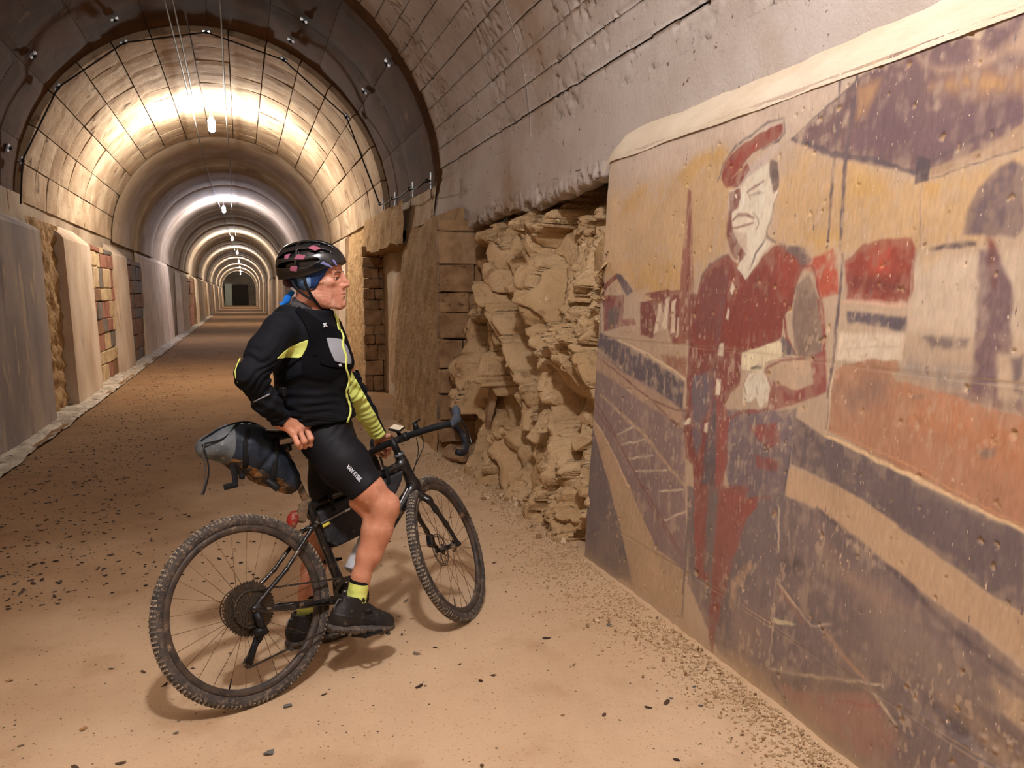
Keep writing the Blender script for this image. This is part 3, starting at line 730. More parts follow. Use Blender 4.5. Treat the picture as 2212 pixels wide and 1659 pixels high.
(0,(176,76,56),0.008,0.45,0,[(2.301,1.622),(2.117,1.677),(2.086,1.526),(2.159,1.508),(2.211,1.59)]),
(1,(218,176,158),0.005,0.3,0.0041,[(2.056,1.501),(1.898,1.49),(1.782,1.485)]),
(1,(200,128,116),0.003,0.2,0.0015,[(2.042,1.508),(1.796,1.495)]),
(0,(86,78,92),0.008,0.3,0,[(2.042,1.468),(1.793,1.453),(1.791,1.408),(1.889,1.422),(2.037,1.43)]),
(0,(224,208,186),0.012,0.12,0,[(2.065,1.395),(1.796,1.405),(1.798,1.319),(2.067,1.297),(2.066,1.342)]),
(1,(200,180,156),0.006,0.4,0.0025,[(2.05,1.34),(1.804,1.367)]),
(1,(196,172,150),0.004,0.4,0.0019,[(1.793,1.619),(1.789,1.49),(1.787,1.33)]),
(0,(174,124,96),0.004,0.1,0,[(2.067,1.269),(2.036,1.289),(1.93,1.315),(1.81,1.317),(1.802,1.288),(1.827,1.274),(1.808,1.252),(1.759,1.257),(1.68,1.246),(1.467,1.218),(1.395,1.207),(1.33,1.192),(1.291,0.882),(1.359,0.921),(1.645,0.971),(1.914,1.03),(2.072,1.064)]),
(0,(150,116,100),0.05,0.6,0,[(1.91,1.267),(1.829,1.265),(1.847,1.201),(2.004,1.103),(2.056,1.208)]),
(0,(180,120,84),0.06,0.5,0,[(1.801,1.242),(1.467,1.214),(1.394,1.198),(1.378,1.072),(1.553,1.104),(1.726,1.146)]),
(0,(128,108,96),0.012,0.4,0,[(1.512,1.102),(1.459,1.117),(1.461,1.094),(1.499,1.082)]),
(0,(128,108,96),0.008,0.4,0,[(1.748,1.223),(1.695,1.227),(1.7,1.217),(1.741,1.212)]),
(1,(228,206,172),0.003,0.2,0.0029,[(2.074,1.263),(2.079,1.177),(2.082,1.053)]),
(1,(96,80,88),0.004,0.3,0.0075,[(2.083,1.653),(2.08,1.543),(2.081,1.403),(2.081,1.296),(2.087,1.176)]),
(1,(84,70,80),0.003,0.2,0.0022,[(2.081,1.177),(2.083,1.067)]),
(0,(100,88,94),0.006,0.18,0,[(2.238,1.081),(2.081,1.042),(1.834,0.998),(1.644,0.962),(1.359,0.916),(1.341,0.778),(1.715,0.816),(1.872,0.866),(2.038,0.892),(2.242,0.913)]),
(0,(100,88,94),0.006,0.2,0,[(2.04,0.893),(1.681,0.964),(1.575,0.938),(1.48,0.924),(1.339,0.917),(1.313,0.712),(1.426,0.732),(1.623,0.789),(1.817,0.849),(1.964,0.877)]),
(1,(232,202,160),0.003,0.15,0.0061,[(2.086,1.047),(1.913,1.02),(1.645,0.971),(1.357,0.925)]),
(1,(206,150,110),0.003,0.3,0.0024,[(2.06,1.065),(1.772,1.021),(1.536,0.972),(1.359,0.938)]),
(0,(192,162,132),0.006,0.08,0,[(2.259,0.9),(2.119,0.894),(1.87,0.856),(1.714,0.81),(1.956,0.738),(2.105,0.794),(2.268,0.798)]),
(0,(192,162,132),0.006,0.08,0,[(2.268,0.832),(2.012,0.889),(1.965,0.88),(1.817,0.849),(1.623,0.789),(1.426,0.732),(1.314,0.717),(1.299,0.593),(1.442,0.626),(1.606,0.652),(1.884,0.726),(2.074,0.787),(2.187,0.793),(2.274,0.793)]),
(0,(114,100,102),0.008,0.2,0,[(2.895,0.676),(2.274,0.793),(2.187,0.793),(2.073,0.78),(1.884,0.726),(1.606,0.652),(1.441,0.615),(1.296,0.568),(1.265,0.321),(1.788,-0.005),(2.3,0.039),(2.564,0.055),(2.661,0.125),(2.836,0.255)]),
(0,(134,118,112),0.05,0.6,0,[(1.866,0.593),(1.629,0.559),(1.488,0.503),(1.363,0.453),(1.414,0.398),(1.611,0.415),(1.764,0.438)]),
(0,(150,126,116),0.04,0.6,0,[(2.086,0.727),(1.961,0.64),(1.669,0.591),(1.78,0.56),(2.001,0.599)]),
(1,(88,76,84),0.008,0.3,0.0113,[(2.084,0.784),(1.884,0.726),(1.716,0.673),(1.498,0.579),(1.292,0.538)]),
(0,(182,156,130),0.01,0.3,0,[(1.399,0.518),(1.286,0.494),(1.276,0.415),(1.367,0.44)]),
(0,(160,138,122),0.03,0.5,0,[(1.554,0.406),(1.444,0.394),(1.268,0.345),(1.344,0.299),(1.499,0.335)]),
(0,(88,80,88),0.03,0.5,0,[(1.591,0.37),(1.473,0.378),(1.404,0.319),(1.494,0.296)]),
(0,(150,112,104),0.03,0.6,0,[(2.238,0.102),(1.809,0.285),(1.656,0.204),(1.716,0.072),(1.978,0.058),(2.186,0.058)]),
(0,(110,98,94),0.012,0.35,0,[(2.253,0.126),(1.827,0.293),(1.792,0.28),(2.039,0.148),(2.237,0.095)]),
(0,(154,132,112),0.03,0.4,0,[(2.568,0.079),(2.253,0.126),(2.137,0.022),(1.88,0.022),(1.967,-0.023),(2.294,-0.005)]),
(1,(94,84,88),0.006,0.4,0.0081,[(2.239,0.109),(2.176,0.063),(2.096,0.03)]),
(1,(182,162,140),0.006,0.4,0.0056,[(2.26,0.134),(2.095,0.186),(1.828,0.296)]),
(1,(200,172,148),0.005,0.2,0.0056,[(2.257,0.461),(2.181,0.432),(2.07,0.381)]),
(1,(150,96,78),0.004,0.4,0.0037,[(2.238,0.441),(2.167,0.408),(2.11,0.372)]),
(1,(96,84,92),0.004,0.3,0.0037,[(2.218,0.463),(2.137,0.42),(2.061,0.385)]),
(1,(186,168,152),0.005,0.4,0.0039,[(2.07,0.379),(1.978,0.421)]),
(1,(178,140,116),0.006,0.3,0.0085,[(2.002,0.388),(1.922,0.346),(1.813,0.31)]),
(1,(204,184,160),0.006,0.2,0.0067,[(1.772,0.284),(1.724,0.256),(1.675,0.235)]),
(1,(206,188,166),0.004,0.3,0.0037,[(1.827,0.293),(1.741,0.325)]),
(1,(150,80,80),0.006,0.6,0.0033,[(2.01,0.155),(1.818,0.22),(1.74,0.255)]),
(0,(206,196,160),0.003,0.2,0,[(2.268,0.329),(2.139,0.356),(2.158,0.34),(2.244,0.316)]),
(0,(76,68,76),0.025,0.5,0,[(2.242,0.554),(2.172,0.599),(2.118,0.588),(2.163,0.536),(2.226,0.521)]),
(1,(194,170,150),0.004,0.2,0.0037,[(2.284,0.745),(2.269,0.575),(2.269,0.46),(2.258,0.295),(2.265,0.128)]),
(0,(114,102,106),0.01,0.35,0,[(2.477,0.719),(2.264,0.798),(2.255,0.481),(2.52,0.386),(2.48,0.577)]),
(0,(114,102,106),0.012,0.35,0,[(2.462,0.779),(2.263,0.796),(2.261,0.448),(2.277,0.13),(2.511,0.272),(2.557,0.407),(2.503,0.606)]),
(0,(116,102,110),0.006,0.3,0,[(2.657,1.052),(2.385,1.09),(2.239,1.117),(2.235,1.02),(2.26,0.799),(2.588,0.718),(2.656,0.878)]),
(0,(128,60,58),0.005,0.15,0,[(3.007,1.523),(2.722,1.523),(2.579,1.304),(2.582,1.163),(2.642,1.116),(2.681,1.055),(2.663,1.016),(2.617,0.85),(2.666,0.692),(2.843,0.693),(2.868,0.777),(2.925,0.795),(2.957,0.926),(2.956,1.017),(2.971,1.271)]),
(0,(108,98,110),0.012,0.4,0,[(2.922,1.163),(2.761,1.2),(2.755,1.073),(2.811,0.979),(2.811,0.884),(2.846,0.811),(2.91,0.979)]),
(0,(92,84,94),0.008,0.2,0,[(2.755,1.073),(2.682,1.111),(2.681,1.055),(2.682,0.717),(2.787,0.713),(2.78,0.89)]),
(0,(146,74,70),0.006,0.25,0,[(2.735,1.101),(2.693,1.099),(2.629,1.021),(2.628,0.883),(2.635,0.721),(2.584,0.692),(2.398,0.746),(2.412,0.703),(2.468,0.648),(2.496,0.538),(2.548,0.431),(2.552,0.375),(2.648,0.341),(2.68,0.66)]),
(0,(142,70,68),0.006,0.2,0,[(2.844,0.7),(2.703,0.697),(2.712,0.58),(2.734,0.427),(2.701,0.322),(2.768,0.298),(2.812,0.477)]),
(0,(106,96,98),0.006,0.3,0,[(2.714,0.687),(2.667,0.699),(2.64,0.343),(2.715,0.317),(2.719,0.541)]),
(0,(136,74,70),0.008,0.3,0,[(2.841,0.689),(2.729,0.716),(2.694,0.359),(2.669,0.342),(2.685,0.292),(2.751,0.331),(2.788,0.479)]),
(0,(138,76,72),0.01,0.35,0,[(2.672,0.729),(2.462,0.779),(2.506,0.622),(2.531,0.416),(2.588,0.225),(2.609,0.017),(2.661,0.125),(2.656,0.303),(2.67,0.558)]),
(0,(108,98,98),0.006,0.3,0,[(2.743,0.712),(2.658,0.732),(2.658,0.475),(2.672,0.358),(2.722,0.341)]),
(1,(110,98,98),0.006,0.3,0.0096,[(2.872,0.682),(2.866,0.41),(2.854,0.091)]),
(0,(180,150,126),0.012,0.4,0,[(2.525,0.376),(2.424,0.493),(2.396,0.478),(2.484,0.366),(2.496,0.262),(2.524,0.267)]),
(0,(130,112,110),0.02,0.4,0,[(2.515,0.304),(2.271,0.351),(2.26,0.138),(2.375,0.14),(2.494,0.146)]),
(1,(96,86,94),0.006,0.3,0.0052,[(2.247,1.109),(2.249,0.987),(2.26,0.799)]),
(1,(206,186,164),0.005,0.25,0.0049,[(2.285,0.743),(2.268,0.577)]),
(0,(142,72,70),0.008,0.3,0,[(2.502,1.014),(2.34,1.046),(2.307,0.976),(2.365,0.944),(2.449,0.97)]),
(0,(142,72,70),0.008,0.4,0,[(2.445,0.905),(2.308,0.914),(2.308,0.876),(2.433,0.855)]),
(1,(142,72,70),0.006,0.3,0.0078,[(2.662,1.002),(2.577,1.049),(2.385,1.09)]),
(1,(150,76,72),0.008,0.4,0.0065,[(2.607,0.693),(2.478,0.725),(2.331,0.763)]),
(0,(130,42,36),0.005,0.1,0,[(2.92,1.601),(2.848,1.652),(2.732,1.682),(2.659,1.645),(2.595,1.584),(2.52,1.646),(2.448,1.706),(2.325,1.693),(2.266,1.619),(2.297,1.554),(2.318,1.476),(2.358,1.426),(2.35,1.364),(2.577,1.293),(2.666,1.287),(2.963,1.258),(2.948,1.444)]),
(0,(146,50,38),0.02,0.4,0,[(2.424,1.674),(2.314,1.68),(2.266,1.619),(2.315,1.554),(2.362,1.487),(2.405,1.53)]),
(0,(120,54,54),0.02,0.5,0,[(2.91,1.597),(2.718,1.668),(2.716,1.483),(2.732,1.345),(2.933,1.334)]),
(0,(130,42,36),0.006,0.1,0,[(2.73,1.495),(2.368,1.498),(2.352,1.381),(2.371,1.349),(2.578,1.298),(2.669,1.305),(2.715,1.392)]),
(1,(108,88,90),0.005,0.3,0.0055,[(2.919,1.597),(2.854,1.653),(2.732,1.682)]),
(0,(108,88,88),0.008,0.3,0,[(2.42,1.71),(2.272,1.69),(2.222,1.635),(2.269,1.607),(2.32,1.656)]),
(0,(128,106,96),0.008,0.2,0,[(2.297,1.554),(2.241,1.588),(2.202,1.553),(2.157,1.461),(2.134,1.376),(2.148,1.329),(2.275,1.32),(2.303,1.427)]),
(0,(128,106,96),0.008,0.2,0,[(2.309,1.504),(2.171,1.505),(2.133,1.311),(2.253,1.29),(2.287,1.378)]),
(0,(140,70,68),0.006,0.15,0,[(2.195,1.306),(2.12,1.329),(2.094,1.194),(2.175,1.155),(2.375,1.091),(2.392,1.146),(2.38,1.198),(2.248,1.182),(2.165,1.209)]),
(0,(198,170,144),0.006,0.15,0,[(2.425,1.245),(2.352,1.273),(2.193,1.295),(2.171,1.25),(2.262,1.223),(2.239,1.183),(2.359,1.188),(2.402,1.221)]),
(1,(142,54,48),0.004,0.2,0.0052,[(2.271,1.619),(2.223,1.617),(2.185,1.547),(2.149,1.461),(2.125,1.342)]),
(1,(142,54,50),0.004,0.2,0.0058,[(2.184,1.505),(2.141,1.397),(2.113,1.261)]),
(1,(140,58,54),0.005,0.3,0.0075,[(2.352,1.449),(2.326,1.364),(2.264,1.301)]),
(0,(86,78,88),0.005,0.2,0,[(2.356,1.344),(2.345,1.375),(2.264,1.307),(2.343,1.295)]),
(0,(234,222,188),0.004,0.06,0,[(2.582,1.289),(2.476,1.321),(2.372,1.354),(2.35,1.347),(2.345,1.292),(2.437,1.261),(2.443,1.227),(2.581,1.223)]),
(1,(92,84,86),0.005,0.2,0.0072,[(2.516,1.234),(2.457,1.245)]),
(0,(230,224,206),0.006,0.1,0,[(2.544,1.207),(2.444,1.233),(2.399,1.196),(2.394,1.121),(2.439,1.089),(2.468,1.13),(2.499,1.107),(2.553,1.096),(2.555,1.166)]),
(1,(140,70,66),0.004,0.2,0.0061,[(2.219,1.296),(2.352,1.276),(2.425,1.241),(2.409,1.201),(2.386,1.172),(2.39,1.096)]),
(1,(140,70,66),0.004,0.3,0.0039,[(2.534,1.208),(2.555,1.166),(2.533,1.129)]),
(1,(150,84,78),0.004,0.4,0.0033,[(2.477,1.175),(2.461,1.138)]),
(0,(232,220,196),0.003,0.1,0,[(2.741,1.318),(2.711,1.323),(2.708,1.271),(2.749,1.272)]),
(0,(232,220,196),0.003,0.1,0,[(2.745,1.174),(2.708,1.17),(2.709,1.107),(2.741,1.103)]),
(0,(232,220,196),0.003,0.1,0,[(2.968,0.953),(2.93,0.977),(2.912,0.977),(2.916,0.949),(2.959,0.942)]),
(0,(232,220,196),0.003,0.1,0,[(2.798,0.975),(2.773,0.984),(2.772,0.94),(2.799,0.94)]),
(0,(232,220,196),0.003,0.1,0,[(2.683,1.577),(2.663,1.551),(2.678,1.523),(2.696,1.538)]),
(0,(232,220,196),0.003,0.1,0,[(2.705,1.471),(2.687,1.456),(2.69,1.419),(2.708,1.422)]),
(1,(112,80,86),0.004,0.3,0.0034,[(2.723,1.62),(2.736,1.538),(2.744,1.428),(2.739,1.288)]),
(1,(112,84,90),0.004,0.3,0.0041,[(2.753,1.495),(2.759,1.32),(2.761,1.158)]),
(1,(206,150,120),0.003,0.3,0.0022,[(2.939,0.899),(2.894,0.771)]),
(0,(226,216,196),0.004,0.08,0,[(2.757,1.949),(2.668,1.958),(2.64,1.986),(2.511,2.027),(2.474,1.901),(2.445,1.91),(2.462,1.844),(2.478,1.783),(2.502,1.741),(2.459,1.713),(2.595,1.582),(2.656,1.625),(2.668,1.672),(2.733,1.771),(2.761,1.895)]),
(0,(122,62,58),0.006,0.2,0,[(2.758,1.939),(2.684,1.953),(2.675,1.912),(2.689,1.867),(2.73,1.851),(2.706,1.782),(2.658,1.725),(2.609,1.683),(2.648,1.651),(2.715,1.688),(2.758,1.772),(2.753,1.86)]),
(0,(192,166,148),0.01,0.3,0,[(2.706,1.782),(2.62,1.762),(2.6,1.695),(2.658,1.718)]),
(1,(238,232,214),0.002,0.0,0.0046,[(2.71,1.923),(2.701,1.914)]),
(1,(132,70,66),0.005,0.2,0.0065,[(2.629,1.926),(2.581,1.943),(2.537,1.958)]),
(1,(140,116,108),0.006,0.3,0.0059,[(2.608,1.91),(2.568,1.913),(2.53,1.907)]),
(1,(100,80,84),0.003,0.2,0.0026,[(2.621,1.916),(2.607,1.891)]),
(1,(126,66,60),0.006,0.2,0.0076,[(2.711,1.823),(2.685,1.84),(2.63,1.84),(2.58,1.821)]),
(1,(128,58,50),0.004,0.1,0.0049,[(2.715,1.789),(2.662,1.792),(2.624,1.795),(2.582,1.802)]),
(1,(120,92,94),0.004,0.2,0.0029,[(2.588,1.844),(2.556,1.818),(2.545,1.795),(2.558,1.777)]),
(1,(96,82,88),0.005,0.2,0.0046,[(2.472,1.807),(2.493,1.759),(2.482,1.739),(2.435,1.714)]),
(1,(110,94,96),0.004,0.3,0.0029,[(2.443,1.897),(2.463,1.85),(2.474,1.808)]),
(1,(104,90,94),0.006,0.4,0.0052,[(2.491,1.734),(2.545,1.68),(2.579,1.623)]),
(1,(240,236,222),0.01,0.3,0.0065,[(2.551,1.948),(2.532,1.889),(2.545,1.833)]),
(1,(240,236,222),0.005,0.2,0.0048,[(2.653,1.923),(2.653,1.883),(2.682,1.853)]),
(0,(74,58,66),0.005,0.1,0,[(2.502,2.03),(2.459,2.013),(2.441,1.922),(2.469,1.899),(2.502,1.961)]),
(0,(196,176,166),0.005,0.2,0,[(2.725,1.965),(2.655,2.021),(2.527,2.071),(2.465,2.084),(2.449,2.072),(2.51,2.018),(2.639,1.983),(2.701,1.952)]),
(0,(128,50,46),0.006,0.35,0,[(2.759,1.963),(2.699,2.021),(2.647,2.039),(2.632,2.011),(2.701,1.955)]),
(1,(96,84,92),0.006,0.2,0.0059,[(2.844,1.998),(2.814,2.066),(2.735,2.12),(2.599,2.156),(2.542,2.179),(2.446,2.17)]),
(0,(130,42,36),0.004,0.06,0,[(2.826,2.006),(2.808,2.065),(2.722,2.111),(2.607,2.136),(2.518,2.153),(2.455,2.153),(2.445,2.123),(2.472,2.101),(2.539,2.09),(2.62,2.074),(2.699,2.021),(2.731,1.966),(2.782,1.958)]),
(0,(150,46,34),0.015,0.4,0,[(2.771,2.052),(2.687,2.098),(2.564,2.121),(2.581,2.099),(2.682,2.058),(2.741,2.001)]),
(1,(84,72,80),0.005,0.3,0.0059,[(2.447,2.16),(2.435,2.121),(2.462,2.096),(2.559,2.082)]),
(1,(210,170,130),0.002,0.2,0.0014,[(2.752,1.996),(2.657,2.035)])]
# ================================================================ PAINTED PIER (mural)
def build_mural():
    ys = [.9]
    while ys[-1] < 3.925: ys.append(ys[-1]+.0012+.0013*ys[-1])
    ys = np.array([-9.0, -7, -5, -3, -1.5, -.5, 0, .3, .6, .8]+ys)
    zs = np.concatenate([[-.06, -.03], np.arange(0, 2.262, .0048)])
    Y, Z = np.meshgrid(ys, zs, indexing='ij'); Q = np.stack([0*Y, Y, Z], -1); n = Y.size
    P2 = np.stack([Y.ravel(), Z.ravel()], -1)
    q3 = Q.reshape(-1, 3)
    wob = np.stack([fbm(q3, 22, 2, 3), fbm(q3, 22, 2, 4)], -1)*.006
    PW = P2+wob
    col = np.tile(lin((190, 166, 143)), (n, 1))
    col *= (1+.05*fbm(q3, 2.2, 3, 11))[:, None]
    streak = .55*fbm(q3*np.array([1, 3.2, 1]), 11, 3, 21)+.45*fbm(q3, 34, 2, 22)       # dry-brush grain
    for (kind, c, soft, dry, wd, pts) in MURAL:
        pts = np.array(pts, float); mg = soft*2+wd+.02
        lo = pts.min(0)-mg; hi = pts.max(0)+mg
        m = np.where(((PW > lo) & (PW < hi)).all(1))[0]
        if len(m) == 0: continue
        p = PW[m]
        if kind == 0: d = polysd(p, pts)
        else:
            d = np.full(len(p), 9.)
            for i in range(len(pts)-1):
                a, b = pts[i], pts[i+1]; e = b-a; t = np.clip(((p-a)@e)/(e@e+1e-12), 0, 1)
                tot = (i+t)/(len(pts)-1); wv = wd*(.65+.35*np.sin(np.pi*np.clip(tot, .02, .98)))
                d = np.minimum(d, np.sqrt(((p-a-t[:, None]*e)**2).sum(1))-wv)
        s = max(soft, .0035)
        a = sstep(s, -s, d)
        g = 1.15*streak[m]+.9*sstep(0, -.03-2*s, d)*.35
        dry = min(.95, dry*1.05+.12); a = a*(1-dry*sstep(.25, -.35, g-(.35-dry*.6)))
        c3 = lin(c)*(1+.10*fbm(q3[m]*np.array([1, 1, .5]), 9, 2, 5))[:, None]
        col[m] = col[m]*(1-a[:, None])+c3*a[:, None]
    col = col*.88+lin((184, 166, 150))*.12
    fine = fbm(q3*np.array([1, 2.0, .5]), 75, 2, 23)+.6*fbm(q3, 9, 3, 24)
    col = col*(1+.13*fine)[:, None]*np.array([1.03, 1.03, .99])
    for z0 in (1.295, .295):
        dd = q3[:, 2]-(z0+.006*np.sin(q3[:, 1]*3)+.004*vn(q3, 3, 8)); on = (.45+.45*vn(q3*np.array([0, 1, 0]), 9, 25))
        li = (np.exp(-((dd-.004)/.0022)**2)+.7*np.exp(-((dd+.010)/.0022)**2))*on; da = np.exp(-((dd+.003)/.0025)**2)*.5
        col = col*(1-np.clip(li, 0, 1)*.6)[:, None]+lin((222, 196, 160))*(np.clip(li, 0, 1)*.6)[:, None]; col = col*(1-.5*da)[:, None]
    # scratched paint, flecks, sandy splash band along the foot
    scr = sstep(.36, .5, fbm(q3*np.array([1, 1.3, .7]), 48, 2, 61))*sstep(-.1, .35, fbm(q3, 2.6, 2, 62))
    col = col*(1-.5*scr[:, None])+lin((200, 176, 150))*.5*scr[:, None]
    z = q3[:, 2]; dust = np.clip(np.exp(-z/.05)*1.1+.35*np.exp(-z/.25)*sstep(-.2, .4, fbm(q3, 5, 3, 63)), 0, 1)[:, None]
    col = col*(1-dust)+lin((188, 160, 126))*dust
    # relief: board seams, brush, pits, scratches
    X = 1.80+.058*Z; dp = np.zeros_like(X)
    for z0, sl in ((1.295, 0.0), (.295, .0)):
        zz = z0+.006*np.sin(Y*3)+.004*vn(Q, 3, 8)
        dd = Z-zz; br = .6+.4*vn(Q*np.array([0, 1, 0]), 4, 15); dp += br*(.0026*np.exp(-(dd/.0026)**2)-.0014*np.exp(-((dd-.008)/.003)**2)-.0010*np.exp(-((dd+.008)/.003)**2)-.0016*np.exp(-((dd-.017)/.0022)**2)*(vn(Q, 2.3, 18) > -.2))
    dp += .0016*fbm(Q, 5, 2, 71)+.0009*fbm(Q*np.array([1, 2.5, 1]), 42, 2, 72)
    f1, f2, idd, _ = voro(Q*np.array([1, 1, .8]), 26, 73); rp = .09+.24*_hh(idd)
    pit = (idd > .74)*sstep(rp, rp*.4, f1+.15*vn(Q, 130, 9)); dp += .006*pit
    f1, f2, idd, _ = voro(Q, 9, 74); big = (idd > .90)*sstep(.13, .05, f1+.14*vn(Q, 70, 10)); dp += .009*big
    pitm = np.clip(pit+big, 0, 1).reshape(-1, 1); col = col*(1-.55*pitm)+lin((196, 160, 110))*.55*pitm
    # broken, honeycombed corner at the bottom near end
    hc = sstep(.75, .0, np.hypot((Y-1.35)/.5, (Z-.28)/.22))*sstep(-.1, .25, fbm(Q, 9, 3, 75)); f1, f2, idd, _ = voro(Q, 34, 76)
    dp += hc*.010*sstep(.05, .5, f1); 
    X = X+dp
    # the head is rounded off towards the far corner and over the chamfer
    cor = np.clip((Y-3.89)/.035, 0, 1); X = X+.05*cor**2+.01*cor*fbm(Q, 20, 2, 3)
    Y2 = Y+.008*fbm(Q*np.array([0, 0, 1]), 7, 3, 6)*(Y > 3.85)
    V = np.stack([X, Y2, Z], -1).reshape(-1, 3); F = gridF(len(ys), len(zs))[:, ::-1]
    me = newmesh('painted_face', V, F, True)
    ca = me.color_attributes.new('paint', 'FLOAT_COLOR', 'POINT')
    ca.data.foreach_set('color', np.concatenate([np.clip(col, 0, 1), np.ones((n, 1))], 1).astype(np.float32).ravel())
    return me
def _hh(x): return (x*7919.13) % 1.0
M_MURAL = mat('mural_paint', (255, 255, 255), attr='paint', rough=.6, spec=.35, bump=.0010, bscale=150, bump2=.0012, b2scale=40, stretch=(1, 1.5, .6), dirt=(212, 188, 160), dscale=46, dth=.655, dw=.03, c3=(120, 104, 104), s3=30, t3=.68, w3=.06)
M_CHAM = mat('cream_sand_render', (218, 204, 182), (202, 184, 158), scale=5, rough=.95, bump=.004, bscale=60, bump2=.006, b2scale=9, spec=.1, stretch=(1, .5, 1))
MUR = empty('painted_pier', (1.9, 2.0, 0), 'concrete pier with a mural of a railwayman in a red cap on a station platform', 'mural')
def addm(o): o.parent = MUR; o.matrix_parent_inverse = Matrix.Translation((-1.9, -2.0, 0)); return o
addm(obj('painted_face', build_mural(), M_MURAL))
# chamfered head of the pier
ys = np.concatenate([np.linspace(-9, .8, 20), np.linspace(.85, 3.97, 180)]); ts = np.linspace(0, 1, 16)
Yg, Tg = np.meshgrid(ys, ts, indexing='ij'); Q = np.stack([0*Yg, Yg, Tg*.2], -1)
Xc = 1.924+Tg*.125+.0045*fbm(Q, 8, 3, 2); Zc = 2.25+.17*Tg**.85+.006*fbm(Q, 6, 3, 3)+.02*Tg*fbm(Q*np.array([0, 1, 0]), 3, 3, 8)-.012*np.exp(-((Tg-.0)/.08)**2)
Yc = Yg+np.clip(Yg-3.8, 0, 1)*.35*Tg; Zc = Zc-.05*sstep(3.86, 3.98, Yg)
addm(obj('chamfered_head', newmesh('chamfered_head', np.stack([Xc, Yc, Zc], -1).reshape(-1, 3), gridF(len(ys), len(ts))[:, ::-1], True), M_CHAM))
# end face towards the rock, back
e = MB().add([(1.86, 3.915, -.05), (1.98, 3.915, 2.24), (2.3, 3.95, 2.34), (2.3, 3.95, -.05)], [(0, 1, 2, 3)])
addm(e.obj('end_face', M_CONC))
# ================================================================ EXCAVATED ROCK between the painted pier and the dressed pier
import bmesh
M_ROCK = mat('raw_excavated_rock', (208, 178, 138), (188, 156, 114), scale=3.2, c3=(156, 126, 92), s3=7, t3=.58, w3=.12, dirt=(220, 194, 156), dscale=14, dth=.6, dw=.1, rough=.95, bump=.010, bscale=52, bump2=.016, b2scale=19, spec=.1)
M_ROCK2 = mat('grey_brown_slab_rock', (182, 154, 124), (152, 124, 96), scale=5, rough=.93, bump=.008, bscale=30, spec=.12)
def hull_rock(name, seed, r=(1, 1, 1), n=16, jag=.25):
    rd = random.Random(seed); bm = bmesh.new()
    for _ in range(n):
        v = Vector((rd.gauss(0, 1), rd.gauss(0, 1), rd.gauss(0, 1))).normalized()*(1-jag*rd.random()); bm.verts.new((v.x*r[0], v.y*r[1], v.z*r[2]))
    res = bmesh.ops.convex_hull(bm, input=bm.verts)
    bmesh.ops.delete(bm, geom=[g for g in res['geom_interior'] if isinstance(g, bmesh.types.BMVert)], context='VERTS')
    bmesh.ops.recalc_face_normals(bm, faces=bm.faces)
    me = bpy.data.meshes.new(name); bm.to_mesh(me); bm.free(); return me
def facet(q, s, seed, tilt):
    f1, f2, idd, of = voro(q, s, seed)
    g = np.stack([_hh(idd*3.1+.13), _hh(idd*7.7+.37), _hh(idd*5.3+.71)], -1)-.5
    return idd, (of*g).sum(-1)*tilt, f2-f1
def rock_surface(Y, Z):
    c, s = math.cos(.95), math.sin(.95)
    A = np.stack([0*Y, Y*c+Z*s, -Y*s*1.0+Z*c], -1)          # strata run down towards the camera
    Aw = A+.10*np.stack([0*Y, vn(A, 2.3, 3), vn(A, 2.3, 4)], -1)
    X = 1.93+.10*Z+.16*sstep(5.9, 6.9, Y)*sstep(2.6, .2, Z)+.10*sstep(1.3, 2.1, Z)
    i1, t1, e1 = facet(Aw*np.array([1, .75, 1.5]), 1.5, 11, 1.1); X = X+.20*(i1-.5)+t1*1.0+.05*sstep(.12, .0, e1)
    i2, t2, e2 = facet(Aw*np.array([1, .8, 1.4])+.05*np.stack([0*Y, vn(A, 9, 5), vn(A, 9, 6)], -1), 4.3, 12, 1.0); X = X+.085*(i2-.5)+t2*1.1+.03*sstep(.12, 0, e2)
    rough = sstep(-.35, .25, fbm(A, 1.3, 2, 44)+.2*(6.2-Y)/2.0-.15)
    i3, t3, e3 = facet(Aw, 13, 13, 1.0); X = X+rough*(.030*(i3-.5)+t3*1.4+.012*sstep(.15, 0, e3))
    i4, t4, e4 = facet(Aw, 34, 14, 1.0); X = X+rough*(.013*(i4-.5)+t4*1.2)+.004*fbm(A, 30, 3, 8)
    f1, f2, idd, _ = voro(Aw, 3.1, 19); hole = (idd > .80)*sstep(.24, .10, f1); X = X+.13*hole*rough
    X = X-.12*sstep(.28, 0, Z)*sstep(6.8, 6.2, Y)                        # toe
    X = np.where(Z > 2.02, X+.30*sstep(2.02, 2.2, Z), X)
    return np.clip(X, 1.74, 2.75)
ys = np.arange(3.84, 7.35, .0115); zs = np.arange(-.05, 2.42, .0115)
Yg, Zg = np.meshgrid(ys, zs, indexing='ij'); Xg = rock_surface(Yg, Zg)
ROCK = empty('rock_face', (2.0, 5.5, 0), 'raw excavated rock face under the concrete, between the mural pier and the dressed stone pier', 'rock')
def addr(o): o.parent = ROCK; o.matrix_parent_inverse = Matrix.Translation((-2.0, -5.5, 0)); return o
addr(obj('rock_sheet', newmesh('rock_sheet', np.stack([Xg, Yg, Zg], -1).reshape(-1, 3), gridF(len(ys), len(zs))[:, ::-1], False), M_ROCK))
rd = random.Random(12)
hulls = [hull_rock('rock', 100+i, (1, 1, 1), 22, .3) for i in range(8)]
